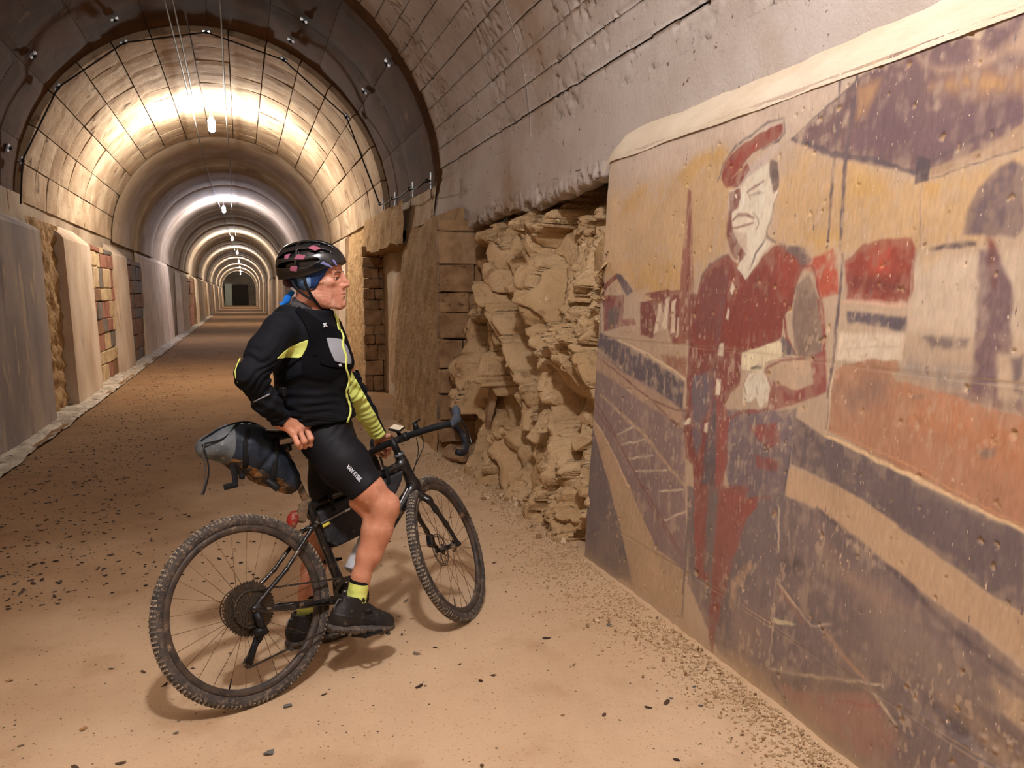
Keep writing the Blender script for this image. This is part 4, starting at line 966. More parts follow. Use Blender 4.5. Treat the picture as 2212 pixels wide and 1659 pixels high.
for k in range(120):
    y = rd.uniform(4.0, 7.1); z = rd.uniform(.05, 2.1)
    x = float(rock_surface(np.array([[y]]), np.array([[z]]))[0, 0]); big = rd.random()
    s = .025+.10*big**3
    me = rd.choice(hulls)
    if not me.materials: me.materials.append(M_ROCK)
    o = bpy.data.objects.new('rock', me); COL.objects.link(o); addr(o)
    o.location = (x+s*.25, y, z); o.scale = (s*.7, s*rd.uniform(.8, 1.2), s*rd.uniform(.6, 1.3)); o.rotation_euler = (rd.uniform(0, 6), rd.uniform(0, 6), rd.uniform(0, 6))
# slanting slabs at the far end of the hollow and the one leaning in the niche
for k, (y, z, sy, sz, a, x) in enumerate(((6.55, 1.65, .30, .55, .5, 2.18), (6.7, 1.0, .32, .5, .35, 2.12), (6.2, 1.25, .28, .5, .6, 2.14), (6.45, .5, .3, .42, .3, 2.02), (5.6, 1.75, .25, .3, .4, 2.16), (4.35, 1.75, .32, .26, .2, 2.10), (4.3, 1.3, .3, .25, .5, 2.08), (4.55, .18, .25, .3, .1, 1.93), (4.9, .3, .2, .35, .5, 1.93))):
    me = hull_rock('slab_rock', 300+k, (.5, 1, 1), 26, .2); me.materials.append(M_ROCK2 if k < 4 else M_ROCK)
    o = bpy.data.objects.new('slab_rock', me); COL.objects.link(o); addr(o)
    o.location = (x+.03, y, z); o.scale = (.13, sy*.75, sz*.75); o.rotation_euler = (a, .1, .15*(-1)**k)
me = hull_rock('leaning_slab', 412, (.5, 1, 1), 34, .12); me.materials.append(M_RST[1])
t = obj('leaning_slab', me, None, None, 'smooth pale slab of rock leaning in the far niche behind the rider', 'rock', loc=(2.12, 10.9, 1.15)); t.scale = (.22, .55, 1.15); t.rotation_euler = (.22, .10, 0)
me = hull_rock('boulder', 418, (.5, 1, 1), 34, .12); me.materials.append(M_RST[0])
t = obj('boulder', me, None, None, 'low rock at the foot of the dressed pier beside the handlebar', 'rock', loc=(1.82, 6.75, .06)); t.scale = (.22, .28, .09)
# ragged lower edge of the concrete hanging over the hollow
ys = np.arange(3.86, 7.4, .014); prof = [(2.45, 2.34), (2.2, 2.20), (2.08, 2.17), (2.035, 2.19), (2.03, 2.24), (2.03, 2.30), (2.03, 2.36), (2.034, 2.45)]
pr = np.array([p for i in range(len(prof)-1) for p in [np.array(prof[i])*(1-f)+np.array(prof[i+1])*f for f in (0, .5)]]+[prof[-1]])
Yg, K = np.meshgrid(ys, np.arange(len(pr)), indexing='ij'); Xe = pr[K, 0]; Ze = pr[K, 1]; Q = np.stack([Xe, Yg, Ze], -1); low = sstep(2.36, 2.2, Ze)
_i, _t, _e = facet(Q, 9, 91, 1.0); _i2, _t2, _e2 = facet(Q, 26, 92, 1.0)
Ze = Ze+low*(.035*(_i-.5)+_t*.35+.012*(_i2-.5)+.06*fbm(Q*np.array([0, 1, 0]), 2.2, 4, 3)+.012*fbm(Q, 14, 3, 5)); Xe = Xe+low*(.03*(_i2-.5)+_t*.3)+.003*fbm(Q, 20, 3, 7)
o = obj('concrete_overhang', newmesh('concrete_overhang', np.stack([Xe, Yg, Ze], -1).reshape(-1, 3), gridF(len(ys), len(pr)), False), M_CONC, WR)
# ================================================================ BICYCLE (bike frame: x forward, y to its left, z up)
def rotm(ax, a):
    ax = np.array(ax, float); ax /= np.linalg.norm(ax); K = np.array([[0, -ax[2], ax[1]], [ax[2], 0, -ax[0]], [-ax[1], ax[0], 0]])
    return np.eye(3)+math.sin(a)*K+(1-math.cos(a))*K@K
BM = rotm((0, 0, 1), math.radians(26.7))@rotm((1, 0, 0), -math.radians(15.4))@rotm((0, 1, 0), math.radians(.34)); BT = np.array([.0138, 2.885, .0])
HA = math.radians(71.5); s0 = np.array([-math.cos(HA), 0, math.sin(HA)]); HUBF = np.array([1.035, 0, .352]); A0 = HUBF-.05*np.array([math.sin(HA), 0, math.cos(HA)])
SR = rotm(s0, math.radians(27.7))
def BW(p): return BM@np.array(p, float)+BT
def ST(V): return (np.asarray(V, float)-A0)@SR.T+A0
def axp(z): return A0+(z-A0[2])/s0[2]*s0
BIKE = empty('gravel_bicycle', label='muddy black gravel bicycle with drop handlebar, straddled by the rider', cat='bicycle')
bmw = Matrix.Identity(4)
for i in range(3):
    for j in range(3): bmw[i][j] = BM[i][j]
    bmw[i][3] = BT[i]
BIKE.matrix_world = bmw
M_CARB = mat('muddy_black_carbon', (16, 17, 20), rough=.28, spec=.5, dirt=(112, 92, 72), dscale=26, dth=.56, dw=.12, coat=.3)
M_CARBD = mat('mud_caked_black', (24, 24, 26), (40, 37, 34), scale=20, rough=.55, dirt=(128, 106, 84), dscale=30, dth=.48, dw=.14, bump=.0015, bscale=90)
M_TYRE = mat('muddy_tyre', (60, 56, 54), (84, 76, 70), scale=14, rough=.85, dirt=(122, 106, 90), dscale=70, dth=.5, dw=.16, bump=.0012, bscale=120)
M_TREAD = mat('dusty_tread', (58, 56, 55), (140, 128, 110), scale=60, rough=.9, dirt=(176, 162, 140), dscale=26, dth=.44, dw=.14, bump=.001, bscale=200)
M_RIM = mat('dark_rim', (52, 48, 46), (86, 72, 62), scale=18, rough=.5, dirt=(140, 118, 98), dscale=22, dth=.58)
M_SPOKE = mat('rusty_brown_spoke', (122, 92, 62), rough=.45, metal=.5)
M_CHAIN = mat('gritty_chain_steel', (74, 66, 58), (44, 40, 36), scale=60, rough=.5, metal=.6, dirt=(120, 100, 78), dscale=60, dth=.55)
M_COG = mat('gritty_cog_steel', (88, 78, 68), (50, 45, 40), scale=50, rough=.45, metal=.7, dirt=(110, 90, 68), dscale=50, dth=.52)
M_ROTOR = mat('rotor_steel', (70, 62, 58), rough=.35, metal=.8)
M_BLACK = mat('black_plastic', (20, 20, 22), rough=.5, dirt=(90, 76, 62), dscale=40, dth=.62)
M_TAPE = mat('black_bar_tape', (22, 23, 27), rough=.7, bump=.0008, bscale=160, dirt=(70, 62, 56), dscale=20, dth=.62)
M_HOOD = mat('grey_rubber_hood', (62, 68, 80), rough=.65, bump=.0004, bscale=300)
M_WHITE = mat('white_mark', (225, 230, 236), rough=.4)
M_RED = mat('dusty_red_lens', (150, 40, 34), (110, 40, 32), scale=40, rough=.4, dirt=(150, 122, 96), dscale=40, dth=.5, bump=.0006, bscale=120)

def toothed(r, n, y0, y1, hole=.6, td=.0035):
    "chain cog or ring as a toothed annulus"
    a = np.linspace(0, 2*np.pi, n*4, endpoint=False); rr_ = r+td*np.array([0, 1, 1, 0]*n)
    V = []; N = len(a)
    for y in (y0, y1):
        for R_ in (rr_, np.full(N, r*hole)): V.append(np.stack([R_*np.cos(a), np.full(N, y), R_*np.sin(a)], -1))
    F = []
    for j in range(N):
        k = (j+1) % N; F += [(j, k, N+k, N+j), (2*N+k, 2*N+j, 3*N+j, 3*N+k), (k, j, 2*N+j, 2*N+k), (N+j, N+k, 3*N+k, 3*N+j)]
    return np.concatenate(V), F
def wheel(name, hub, steer, seed, rotor_side=1):
    fx = (lambda V: ST(np.asarray(V)+hub)) if steer else (lambda V: np.asarray(V)+hub)
    def add(mb, nm, m, parent, smooth=True, kind=None, label=None):
        mb.V = [fx(v) for v in mb.V]; return mb.obj(nm, m, parent, smooth, kind=kind, label=label)
    # rim: deep V section
    rim = add(MB().lathe([(-.013, .312), (-.0145, .302), (-.010, .290), (-.004, .2855), (.004, .2855), (.010, .290), (.0145, .302), (.013, .312)], 120, axis=1, closed=True), name, M_RIM, BIKE)
    ty = [(-.0125, .3105)]+[(-.0205*math.sin(t), .3325-.0205*math.cos(t)) for t in np.linspace(.9, 2*math.pi-.9, 17)]+[(.0125, .3105)]
    add(MB().lathe([(a, b) for a, b in ty], 140, axis=1, closed=True), 'tyre', M_TYRE, rim)
    tr = MB(); r = random.Random(seed)
    for i in range(124):
        t0 = 2*np.pi*i/124
        rows = (-.0188, -.0160, -.0095, -.003, .003, .0095, .0160, .0188) if i % 2 else (-.0176, -.0128, -.006, 0, .006, .0128, .0176)
        for yv in rows:
            ph = math.asin(max(-1, min(1, yv/.0205))); rr_ = .3325+.0205*math.cos(ph); hgt = .0021
            b, F = bmesh_box((-.0035, -.0024, -.001), (.0035, .0024, hgt), .0008) if False else (np.array([(x, y, z) for x in (-.0034, .0034) for y in (-.0020, .0020) for z in (-.001, hgt)]), [(0, 1, 3, 2), (4, 6, 7, 5), (0, 4, 5, 1), (2, 3, 7, 6), (1, 5, 7, 3)])
            b = np.array(b); b[4:] *= np.array([.9, 1, 1])
            Rph = rotm((1, 0, 0), -ph); b = b@Rph.T+np.array([0, yv, rr_]); Rt = rotm((0, 1, 0), t0); tr.add(b@Rt.T, F)
    add(tr, 'tread', M_TREAD, rim, False, kind='stuff')
    # spokes, crossed and alternating sides
    for k in range(28):
        sd = 1 if k % 2 else -1; lead = 1 if (k//2) % 2 else -1; a = 2*np.pi*k/28+.05; ah = a+lead*.95
        p0 = np.array([.022*math.cos(ah), sd*.030, .022*math.sin(ah)]); p1 = np.array([.2875*math.cos(a), 0, .2875*math.sin(a)])
        add(MB().tube([p0, (p0+p1)/2, p1], .00115, 5), 'spoke', M_SPOKE, rim)
    add(MB().lathe([(-.052, .006), (-.05, .012), (-.034, .013), (-.032, .026), (-.028, .026), (-.02, .012), (.02, .012), (.028, .026), (.032, .026), (.034, .013), (.05, .012), (.052, .006)], 20, axis=1), 'hub', M_CARBD, rim)
    # brake rotor: slotted ring and arms
    ro = MB(); ysd = .058 if not steer else .042; N = 64
    for (r0, r1) in ((.0655, .0675), (.0755, .0785)): ro.lathe([(ysd-.0009, r0), (ysd-.0009, r1), (ysd+.0009, r1), (ysd+.0009, r0)], 72, axis=1, closed=True)
    for k in range(36):
        a = 2*np.pi*k/36; ro.tube([(.0665*math.cos(a), ysd, .0665*math.sin(a)), (.0765*math.cos(a+.06), ysd, .0765*math.sin(a+.06))], .0011, 4)
    for k in range(6):
        a = 2*np.pi*k/6; ro.tube([(.018*math.cos(a), ysd, .018*math.sin(a)), (.045*math.cos(a+.25), ysd, .045*math.sin(a+.25)), (.0665*math.cos(a+.4), ysd, .0665*math.sin(a+.4))], .0022, 4)
    add(ro, 'disc_rotor', M_ROTOR, rim, False)
    va = MB().tube([(-.2875*math.sin(.4), 0, -.2875*math.cos(.4)), (-.25*math.sin(.4), 0, -.25*math.cos(.4))], .0028, 6); add(va, 'valve', M_BLACK, rim)
    return rim
RW = wheel('rear_wheel', np.array([0, 0, .352]), False, 1); FWH = wheel('front_wheel', HUBF, True, 2)
# ---- frame
fr = Field((-.06, -.12, .22), (.98, .12, .86), .0045)
bb = np.array([.425, 0, .28]); sc_ = np.array([.330, 0, .675])
ht0, ht1 = axp(.655), axp(.805)
fr.seg(ht0, ht1, .029, .024, k=.01); fr.seg(axp(.80), axp(.822), .0225, k=.004)
fr.seg(ht0+[-.0, 0, .02], bb+[.01, 0, .01], .028, .029, k=.02, flat=((0, 1, 0), .95))
fr.seg(ht1-[0, 0, .03], sc_, .021, .016, k=.02, flat=((0, 1, 0), 1.15)); fr.seg(bb, sc_+[-.002, 0, .015], .022, .0175, k=.016)
fr.seg(bb+[0, -.045, 0], bb+[0, .045, 0], .024, k=.01)
for s in (-1, 1):
    fr.chain([bb+[-.02, s*.028, -.005], (.30, s*.038, .292), (.16, s*.058, .315), (.02, s*.066, .340)], [.017, .013, .012, .010], k=.01)
    fr.chain([(.352, s*.012, .600), (.30, s*.035, .585), (.16, s*.050, .46), (.012, s*.066, .365)], [.011, .009, .008, .009], k=.008)
    fr.seg((.0, s*.066, .352), (.02, s*.066, .348), .016, k=.01)
fo = fr.obj('frame', M_CARB, BIKE)
MB().tube([axp(.70)+[-.05, -.0305, -.035], axp(.70)+[-.12, -.0305, -.107]], .0026, 6, flat=.4).obj('white_stripe', M_WHITE, fo, label='white stripe on the down tube')
MB().lathe([(0, .0235), (.003, .026), (.010, .026), (.013, .0235)], 20, axis=2).xf(rotm((0, 1, 0), -(math.pi/2-HA)), axp(.818)).obj('headset_cap', mat('grey_headset', (110, 116, 126), rough=.4, metal=.5), fo, True)
# rear derailleur, hanger, chain, chainset
y0 = -.052
MB().tube([(.0, -.068, .352), (.008, -.066, .335)], .012, 10).obj('axle_end', M_BLACK, BIKE, True)
dl = MB(); dl.tube([(.005, -.066, .338), (.012, -.068, .30), (.02, -.066, .268)], [.014, .015, .013], 10); dl.tube([(-.012, -.060, .262), (.026, -.064, .268), (.03, -.06, .255)], [.017, .018, .015], 10)
dl.tube([(.022, -.058, .262), (.0, -.056, .235)], [.014, .010], 8); d_o = dl.obj('rear_derailleur', M_BLACK, BIKE, True)
for yy in (-.058, -.044): MB().tube([(.008, yy, .255), (-.018, yy, .215), (-.050, yy, .165)], [.012, .010, .014], 8, flat=.12, side=(1, 0, 0)).obj('cage_plate', M_BLACK, d_o, True)
for (cx, cz) in ((.004, .247), (-.048, .168)):
    V, F = toothed(.017, 11, y0-.001, y0+.001, .35, .003); MB().add(V+np.array([cx, 0, cz]), F).obj('jockey_wheel', M_COG, d_o)
cog = MB()
cs = None
for k in range(11):
    r_ = .0775*(1-k/10.0)+.0205
    V, F = toothed(r_, max(11, int(r_*2*np.pi/.0127)), -.024-.0034*k, -.024-.0034*k-.0018, .80 if k < 6 else (.66 if k < 9 else .4), .0042); V = V+np.array([0, 0, .352])
    o = MB().add(V, F).obj('cassette' if k == 0 else 'cog', M_COG, RW if k == 0 else cs)
    if k == 0: cs = o; cs.parent = BIKE
for k in range(6):
    a = k*np.pi/3+.2; cog.tube([(.02*math.cos(a), -.045, .352+.02*math.sin(a)), (.09*math.cos(a+.3), -.026, .352+.09*math.sin(a+.3))], .003, 5)
cog.obj('carrier_arms', M_COG, cs)
cr = MB(); V, F = toothed(.080, 40, -.047, -.044, .84, .0045); cr.add(V+bb, F)
for k in range(5):
    a = k*2*np.pi/5+.3; cr.tube([bb+[.02*math.cos(a), -.046, .02*math.sin(a)], bb+[.069*math.cos(a), -.0455, .069*math.sin(a)]], .006, 6, flat=.5)
cro = cr.obj('chainring', M_COG, BIKE)
ped = np.array([.405, -.118, .140])
MB().tube([bb+[0, -.052, 0], bb+[0, -.062, -.02], ped+[0, .035, .02], ped+[0, .030, 0]], [.016, .014, .011, .012], 10).obj('right_crank', M_CARBD, BIKE, True)
MB().tube([bb+[0, .052, 0], bb+[0, .062, .02], bb+[.02, .075, .13], bb+[.022, .078, .148]], [.016, .014, .011, .012], 10).obj('left_crank', M_CARBD, BIKE, True)
def pedal(c):
    m = MB(); m.tube([c+[0, -.045, 0], c+[0, .05, 0]], .006, 8)
    for sx in (-1, 1): m.tube([c+[sx*.036, -.045, 0], c+[sx*.036, .045, 0]], .0065, 6)
    for sy in (-1, 1): m.tube([c+[-.04, sy*.045, 0], c+[.04, sy*.045, 0]], .0065, 6)
    m.obj('pedal', M_BLACK, BIKE)
pedal(ped+[0, -.03, 0]); pedal(bb+[.022, .125, .148])
# chain
def links(path):
    P_ = [np.array(p, float) for p in path]; out = []
    seg = [np.linalg.norm(P_[i+1]-P_[i]) for i in range(len(P_)-1)]; tot = sum(seg); n = int(tot/.0127)
    for k in range(n+1):
        s = k*tot/n; i = 0
        while i < len(seg)-1 and s > seg[i]: s -= seg[i]; i += 1
        out.append(P_[i]+(P_[i+1]-P_[i])*min(1, s/seg[i]))
    return out
def arc(c, r, a0, a1, n=10, y=-.046): return [np.array([c[0]+r*math.cos(a), y, c[2]+r*math.sin(a)]) for a in np.linspace(a0, a1, n)]
rc = .068
path = arc(bb, .083, math.radians(95), math.radians(-95), 16)+[np.array([-.046, y0, .150])]+arc((-.048, 0, .168), .018, math.radians(-100), math.radians(-240), 6, y0)+arc((.004, 0, .247), .018, math.radians(-30), math.radians(60), 4, y0)+arc((0, 0, .352), rc, math.radians(-60), math.radians(-265), 14, y0+.006)+[bb+np.array([-.01, -.046, .0835])]
lk = links(path); cm = MB()
for i in range(len(lk)-1):
    a, b = lk[i], lk[i+1]; d = (b-a)/np.linalg.norm(b-a)
    for s in (-1, 1):
        off = np.array([0, s*(.0032 if i % 2 else .0021), 0]); cm.tube([a+off-d*.001, (a+b)/2+off, b+off+d*.001], [.0042, .0030, .0042], 6, flat=.22, side=(0, 0, 1) if abs(d[2]) < .9 else (1, 0, 0))
cm.obj('chain', M_CHAIN, BIKE)
# seatpost, saddle, mudguard-like light bracket
MB().tube([sc_, (.293, 0, .80), (.262, 0, .925)], [.0155, .0140, .0138], 14).obj('seatpost', mat('mud_covered_seatpost', (60, 56, 54), (150, 126, 100), scale=22, rough=.8, dirt=(176, 150, 120), dscale=30, dth=.5, bump=.002, bscale=60), BIKE, True)
MB().lathe([(0, .0175), (.002, .021), (.018, .021), (.02, .0175)], 18, axis=2).xf(rotm((0, 1, 0), -.25), sc_+[-.003, 0, .004]).obj('seat_clamp', M_CARBD, BIKE, True)
sd = Field((.06, -.09, .90), (.42, .09, 1.04), .004)
sd.ell((.165, 0, .988), (.085, .070, .022), k=.02); sd.seg((.16, 0, .990), (.37, 0, .984), .038, .020, k=.03, flat=((0, 0, 1), .62)); sd.seg((.12, 0, 1.0), (.09, 0, 1.0), .05, k=.03, flat=((0, 0, 1), .4)); sd.ell((.36, 0, .974), (.022, .018, .020), k=.02)
so = sd.obj('saddle', mat('black_saddle_cover', (22, 23, 26), rough=.38, spec=.5, dirt=(70, 62, 56), dscale=20, dth=.6), BIKE)
for s in (-1, 1): MB().tube([(.11, s*.035, .975), (.17, s*.022, .945), (.28, s*.022, .940), (.35, s*.010, .965)], .0035, 8).obj('saddle_rail', M_CARBD, so, True)
MB().box((.235, -.028, .915), (.285, .028, .948), .006).obj('rail_clamp', M_CARBD, so)
# fork
fk = Field((.74, -.16, .28), (1.16, .16, .70), .0042)
TP = lambda p: ST(np.array([p], float))[0]
n_ = np.array([math.sin(HA), 0, math.cos(HA)])
cz = axp(.622); fk.seg(TP(cz+[0, 0, 0]), TP(axp(.645)), .028, .028, k=.015)
for s in (-1, 1):
    pts = [cz+np.array([0, s*.012, -.002]), cz+np.array([.012, s*.040, -.035]), cz+np.array([.032, s*.049, -.085]), (cz+HUBF)/2+np.array([.014, s*.054, -.03]), HUBF+np.array([0, s*.056, .0])]
    fk.chain([TP(p) for p in pts], [.024, .0185, .015, .0125, .012], k=.012, flat=(SR@np.array([0, 1, 0]), .72))
fko = fk.obj('fork', M_CARB, BIKE)
# brake calipers
def calip(c, st, par):
    m = MB(); m.box((-.018, -.016, -.030), (.018, .016, .030), .006); m.tube([(0, 0, .025), (.0, .01, .06)], .005, 6); m.xf(rotm((0, 1, 0), .3), c)
    if st: m.V = [ST(v) for v in m.V]
    return m.obj('brake_caliper', M_BLACK, par)
calip(HUBF+np.array([-.055, .050, .055]), True, BIKE); calip(np.array([.055, .052, .385]), False, BIKE)
m = MB().tube([HUBF+np.array([0, -.066, 0]), HUBF+np.array([0, .066, 0])], .011, 12); m.V = [ST(v) for v in m.V]; m.obj('front_axle', M_BLACK, BIKE, True)
# stem, bar
BC = np.array([.920, 0, .905]); m = MB(); m.tube([axp(.822), axp(.90)], .0165, 14); m.tube([axp(.885)+[.0, 0, 0], BC], [.0175, .0165], 14); m.V = [ST(v) for v in m.V]
m.obj('stem', M_BLACK, BIKE, True)
m = MB().tube([BC+[0, -.024, 0], BC+[0, .024, 0]], .021, 14); m.V = [ST(v) for v in m.V]; m.obj('bar_clamp', M_BLACK, BIKE, True)
def smooth(pts, n=6):
    P_ = np.array(pts, float); out = []
    for i in range(len(P_)-1):
        a = P_[max(i-1, 0)]; b = P_[i]; c = P_[i+1]; d = P_[min(i+2, len(P_)-1)]
        for t in np.linspace(0, 1, n, endpoint=False): out.append(.5*((2*b)+(-a+c)*t+(2*a-5*b+4*c-d)*t*t+(-a+3*b-3*c+d)*t**3))
    out.append(P_[-1]); return np.array(out)
half = lambda s: [(.945, s*.20, .897), (.985, s*.225, .893), (1.022, s*.236, .872), (1.042, s*.242, .835), (1.032, s*.247, .785), (.985, s*.252, .752), (.930, s*.256, .742), (.885, s*.258, .748)]
L_ = smooth(half(-1)[::-1]+[(.922, -.12, .902), (.920, 0, .905), (.922, .12, .902)]+half(1), 7)
m = MB().tube(ST(L_), .0162, 14); bar = m.obj('handlebar', M_TAPE, BIKE, True)
m = MB()
for s in (-1, 1): m.tube(ST(smooth([(.921, s*.024, .905), (.922, s*.085, .903)], 4)), .0168, 14)
m.obj('bare_bar_centre', M_CARB, bar, True)
for s in (-1, 1):
    h = Field(np.minimum(*[ST([p])[0] for p in ((.94, s*.30, .84), (1.14, s*.17, 1.02))])-.05, np.maximum(*[ST([p])[0] for p in ((.94, s*.30, .84), (1.14, s*.17, 1.02))])+.05, .004)
    q = ST([(.985, s*.230, .893), (1.045, s*.235, .912), (1.072, s*.235, .955), (1.078, s*.235, .968)])
    h.chain(q, [.019, .0185, .019, .0165], k=.015); h.obj('brake_hood', M_HOOD if s < 0 else M_TAPE, BIKE)
    MB().tube(ST(smooth([(1.078, s*.238, .930), (1.100, s*.242, .885), (1.108, s*.246, .830), (1.100, s*.248, .782)])), [.009]*6+[.0085]*6+[.007]*7, 8, flat=.5, side=(0, 1, 0)).obj('brake_lever', M_CARB, BIKE, True)
# cables round the head tube
for (a, b, c) in (((.93, -.06, .885), (.965, -.03, .82), (.895, 0, .72)), ((.93, .07, .885), (.975, .04, .80), (.90, .01, .70)), ((.925, -.09, .885), (.96, -.07, .84), (.87, -.025, .74))):
    MB().tube(ST(smooth([a, b, c], 8)), .0024, 6).obj('brake_cable', M_BLACK, BIKE, True)
m = MB().tube([(.925, -.075, .92), (.925, -.075, .955)], [.014, .011], 10); m.tube([(.925, -.075, .952), (.918, -.11, .958)], .005, 6); m.V = [ST(v) for v in m.V]; m.obj('bell', M_BLACK, BIKE, True)
# ---- things fixed to the bicycle: each a thing of its own
def bobj(mb, name, m, parent=None, smooth=True, **k): mb.V = [v@BM.T+BT for v in mb.V]; return mb.obj(name, m, parent, smooth, **k)
M_SCR = mat('cream_screen', (232, 218, 190), rough=.3)
R_ = rotm((0, 1, 0), -.30)@rotm((1, 0, 0), .55)
g = MB().box((-.036, -.030, -.006), (.036, .030, .006), .004).xf(R_, (.905, .012, .955)); g.V = [ST(v) for v in g.V]
gps = bobj(g, 'bike_computer', M_BLACK, None, False, label='black bike computer with a pale screen on the handlebar stem', cat='bike computer')
g = MB().box((-.031, -.026, .0055), (.031, .026, .0075), .001).xf(R_, (.905, .012, .955)); g.V = [ST(v) for v in g.V]; bobj(g, 'screen', M_SCR, gps, False)
g = MB().tube([(.915, .012, .92), (.905, .012, .952)], .010, 8); g.V = [ST(v) for v in g.V]; bobj(g, 'mount', M_BLACK, gps)
M_BAG = mat('dusty_navy_bag_fabric', (26, 34, 46), (38, 48, 62), scale=12, rough=.55, bump=.0015, bscale=60, bump2=.004, b2scale=16, c3=(92, 94, 96), s3=9, t3=.66, w3=.14)
M_BAGM = mat('mud_splashed_bag_underside', (70, 60, 48), (40, 40, 40), scale=9, rough=.8, dirt=(140, 104, 62), dscale=24, dth=.48, dw=.12, bump=.001, bscale=90)
M_BAGG = mat('worn_grey_bag_end', (104, 108, 110), (70, 76, 82), scale=14, rough=.6, dirt=(150, 148, 140), dscale=26, dth=.58)
M_STRAP = mat('black_webbing', (14, 14, 15), rough=.8)
def fieldB(lo, hi, h): return Field(lo, hi, h)
bagc = [(.245, 0, .812), (.175, 0, .885), (.105, 0, .945), (.02, 0, .980), (-.048, 0, .978)]
f = Field((-.16, -.12, .70), (.36, .12, 1.10), .0048)
f.chain(bagc, [.060, .082, .092, .066, .046], k=.03); f.ell((.10, 0, .985), (.105, .075, .066), R=rotm((0, 1, 0), .12), k=.03); f.seg((.262, 0, .79), (.262, 0, .85), .034, k=.03)
f.half((.285, 0, .85), (1, 0, .28), .01)
f.disp(lambda p: .0035*fbm(p, 16, 3, 3)+.005*fbm(p*np.array([1, .4, 1]), 26, 2, 5)+.007*np.exp(-((p[:, 0]*.72-p[:, 2]*.69+.515)/.010)**2))
V, F = f.mesh(); T = tris(F)
BAG = empty('saddle_bag', BW((.15, 0, .90)), 'mud-splashed navy roll-top bag slung behind the saddle', 'bag')
def inbag(o): o.parent = BAG; o.matrix_parent_inverse = Matrix.Translation(-Vector(BW((.15, 0, .90)))); return o
TW = lambda V: V@BM.T+BT
und = (V[:, 2]-(.745+(.30-V[:, 0])*.60)) + .018*fbm(V, 20, 3, 7)       # lower, mud splashed shell
endg = V[:, 0]-(.028)-.25*(V[:, 2]-.98)+.006*fbm(V, 30, 2, 8)
g1 = np.maximum(-und, -endg)
for nm, gg, m in (('bag_body', np.maximum(-und, -endg), M_BAG), ('bag_underside', np.maximum(und, -endg), M_BAGM), ('rolled_end', endg, M_BAGG)):
    v2, t2 = clip(V, T, gg); inbag(obj(nm, newmesh(nm, TW(v2), t2, True), m))
def strapring(cx, cz, r, ang, w, nm):
    m = MB(); a = np.linspace(0, 2*np.pi, 40); c, s = math.cos(ang), math.sin(ang); pts = []
    for t in a:
        y = r*1.0*math.cos(t); u = r*1.04*math.sin(t); pts.append((cx+u*c, y, cz+u*s))
    m.tube(pts, w, 6, cap=False, flat=.18, side=(0, 0, 1)); return inbag(bobj(m, nm, M_STRAP))
def bstrap(pts, w, flat=.18, side=(0, 1, 0), nm='strap', m=M_STRAP): return inbag(bobj(MB().tube(smooth(pts, 6), w, 8, flat=flat, side=side), nm, m))
bstrap([(.215, -.035, .985), (.19, -.078, .945), (.165, -.088, .88), (.15, -.075, .815), (.145, -.04, .80)], .012, .2, (1, 0, 0))
bstrap([(.10, -.03, 1.05), (.085, -.07, 1.02), (.06, -.088, .965), (.055, -.075, .90), (.065, -.04, .87)], .011, .2, (1, 0, 0))
bstrap([(.22, -.060, .90), (.25, -.050, .855), (.275, -.028, .83), (.285, 0, .84)], .012, .2, (0, 0, 1)); bstrap([(.235, -.055, .84), (.265, -.042, .80), (.285, -.022, .785)], .012, .2, (0, 0, 1))
bstrap([(-.075, -.04, .992), (-.092, -.045, .96), (-.090, -.045, .90), (-.10, -.046, .85), (-.122, -.048, .805)], .0032, 1, nm='dangling_cord', m=mat('grey_cord', (66, 60, 56), rough=.8)); bstrap([(-.082, -.03, .99), (-.080, -.05, .93), (-.086, -.05, .87), (-.116, -.052, .805)], .0032, 1, nm='dangling_cord', m=M_STRAP)
bstrap([(.03, -.03, .935), (.022, -.032, .89), (.022, -.032, .84), (.016, -.032, .825)], .012, .2, (1, 0, 0), 'buckle_strap'); bstrap([(.028, -.034, .820), (-.028, -.034, .818)], .011, .2, (0, 0, 1), 'buckle')
bstrap([(.045, -.03, .93), (.046, -.034, .88), (.050, -.034, .855)], .006, .3, (1, 0, 0), 'buckle_strap'); bstrap([(.038, -.036, .848), (.058, -.036, .845)], .010, .5, (0, 0, 1), 'buckle')
bstrap([(.135, -.088, .80), (.150, -.094, .775), (.155, -.09, .768)], [.014]*6+[.017]*6+[.012], .8, (1, 0, 0), 'strap_end', M_BLACK) if False else bstrap([(.125, -.078, .815), (.150, -.090, .785), (.158, -.090, .775)], .016, .8, (1, 0, 0), 'strap_end', M_BLACK)
bstrap([(-.08, -.02, 1.005), (-.02, -.03, 1.036), (.06, -.035, 1.055), (.13, -.03, 1.048), (.19, -.03, 1.01)], .0035, 1, nm='elastic_cord', m=M_STRAP); bstrap([(-.08, -.05, .99), (-.01, -.06, 1.0), (.05, -.05, 1.045), (.10, 0, 1.058)], .0035, 1, nm='elastic_cord', m=M_STRAP)
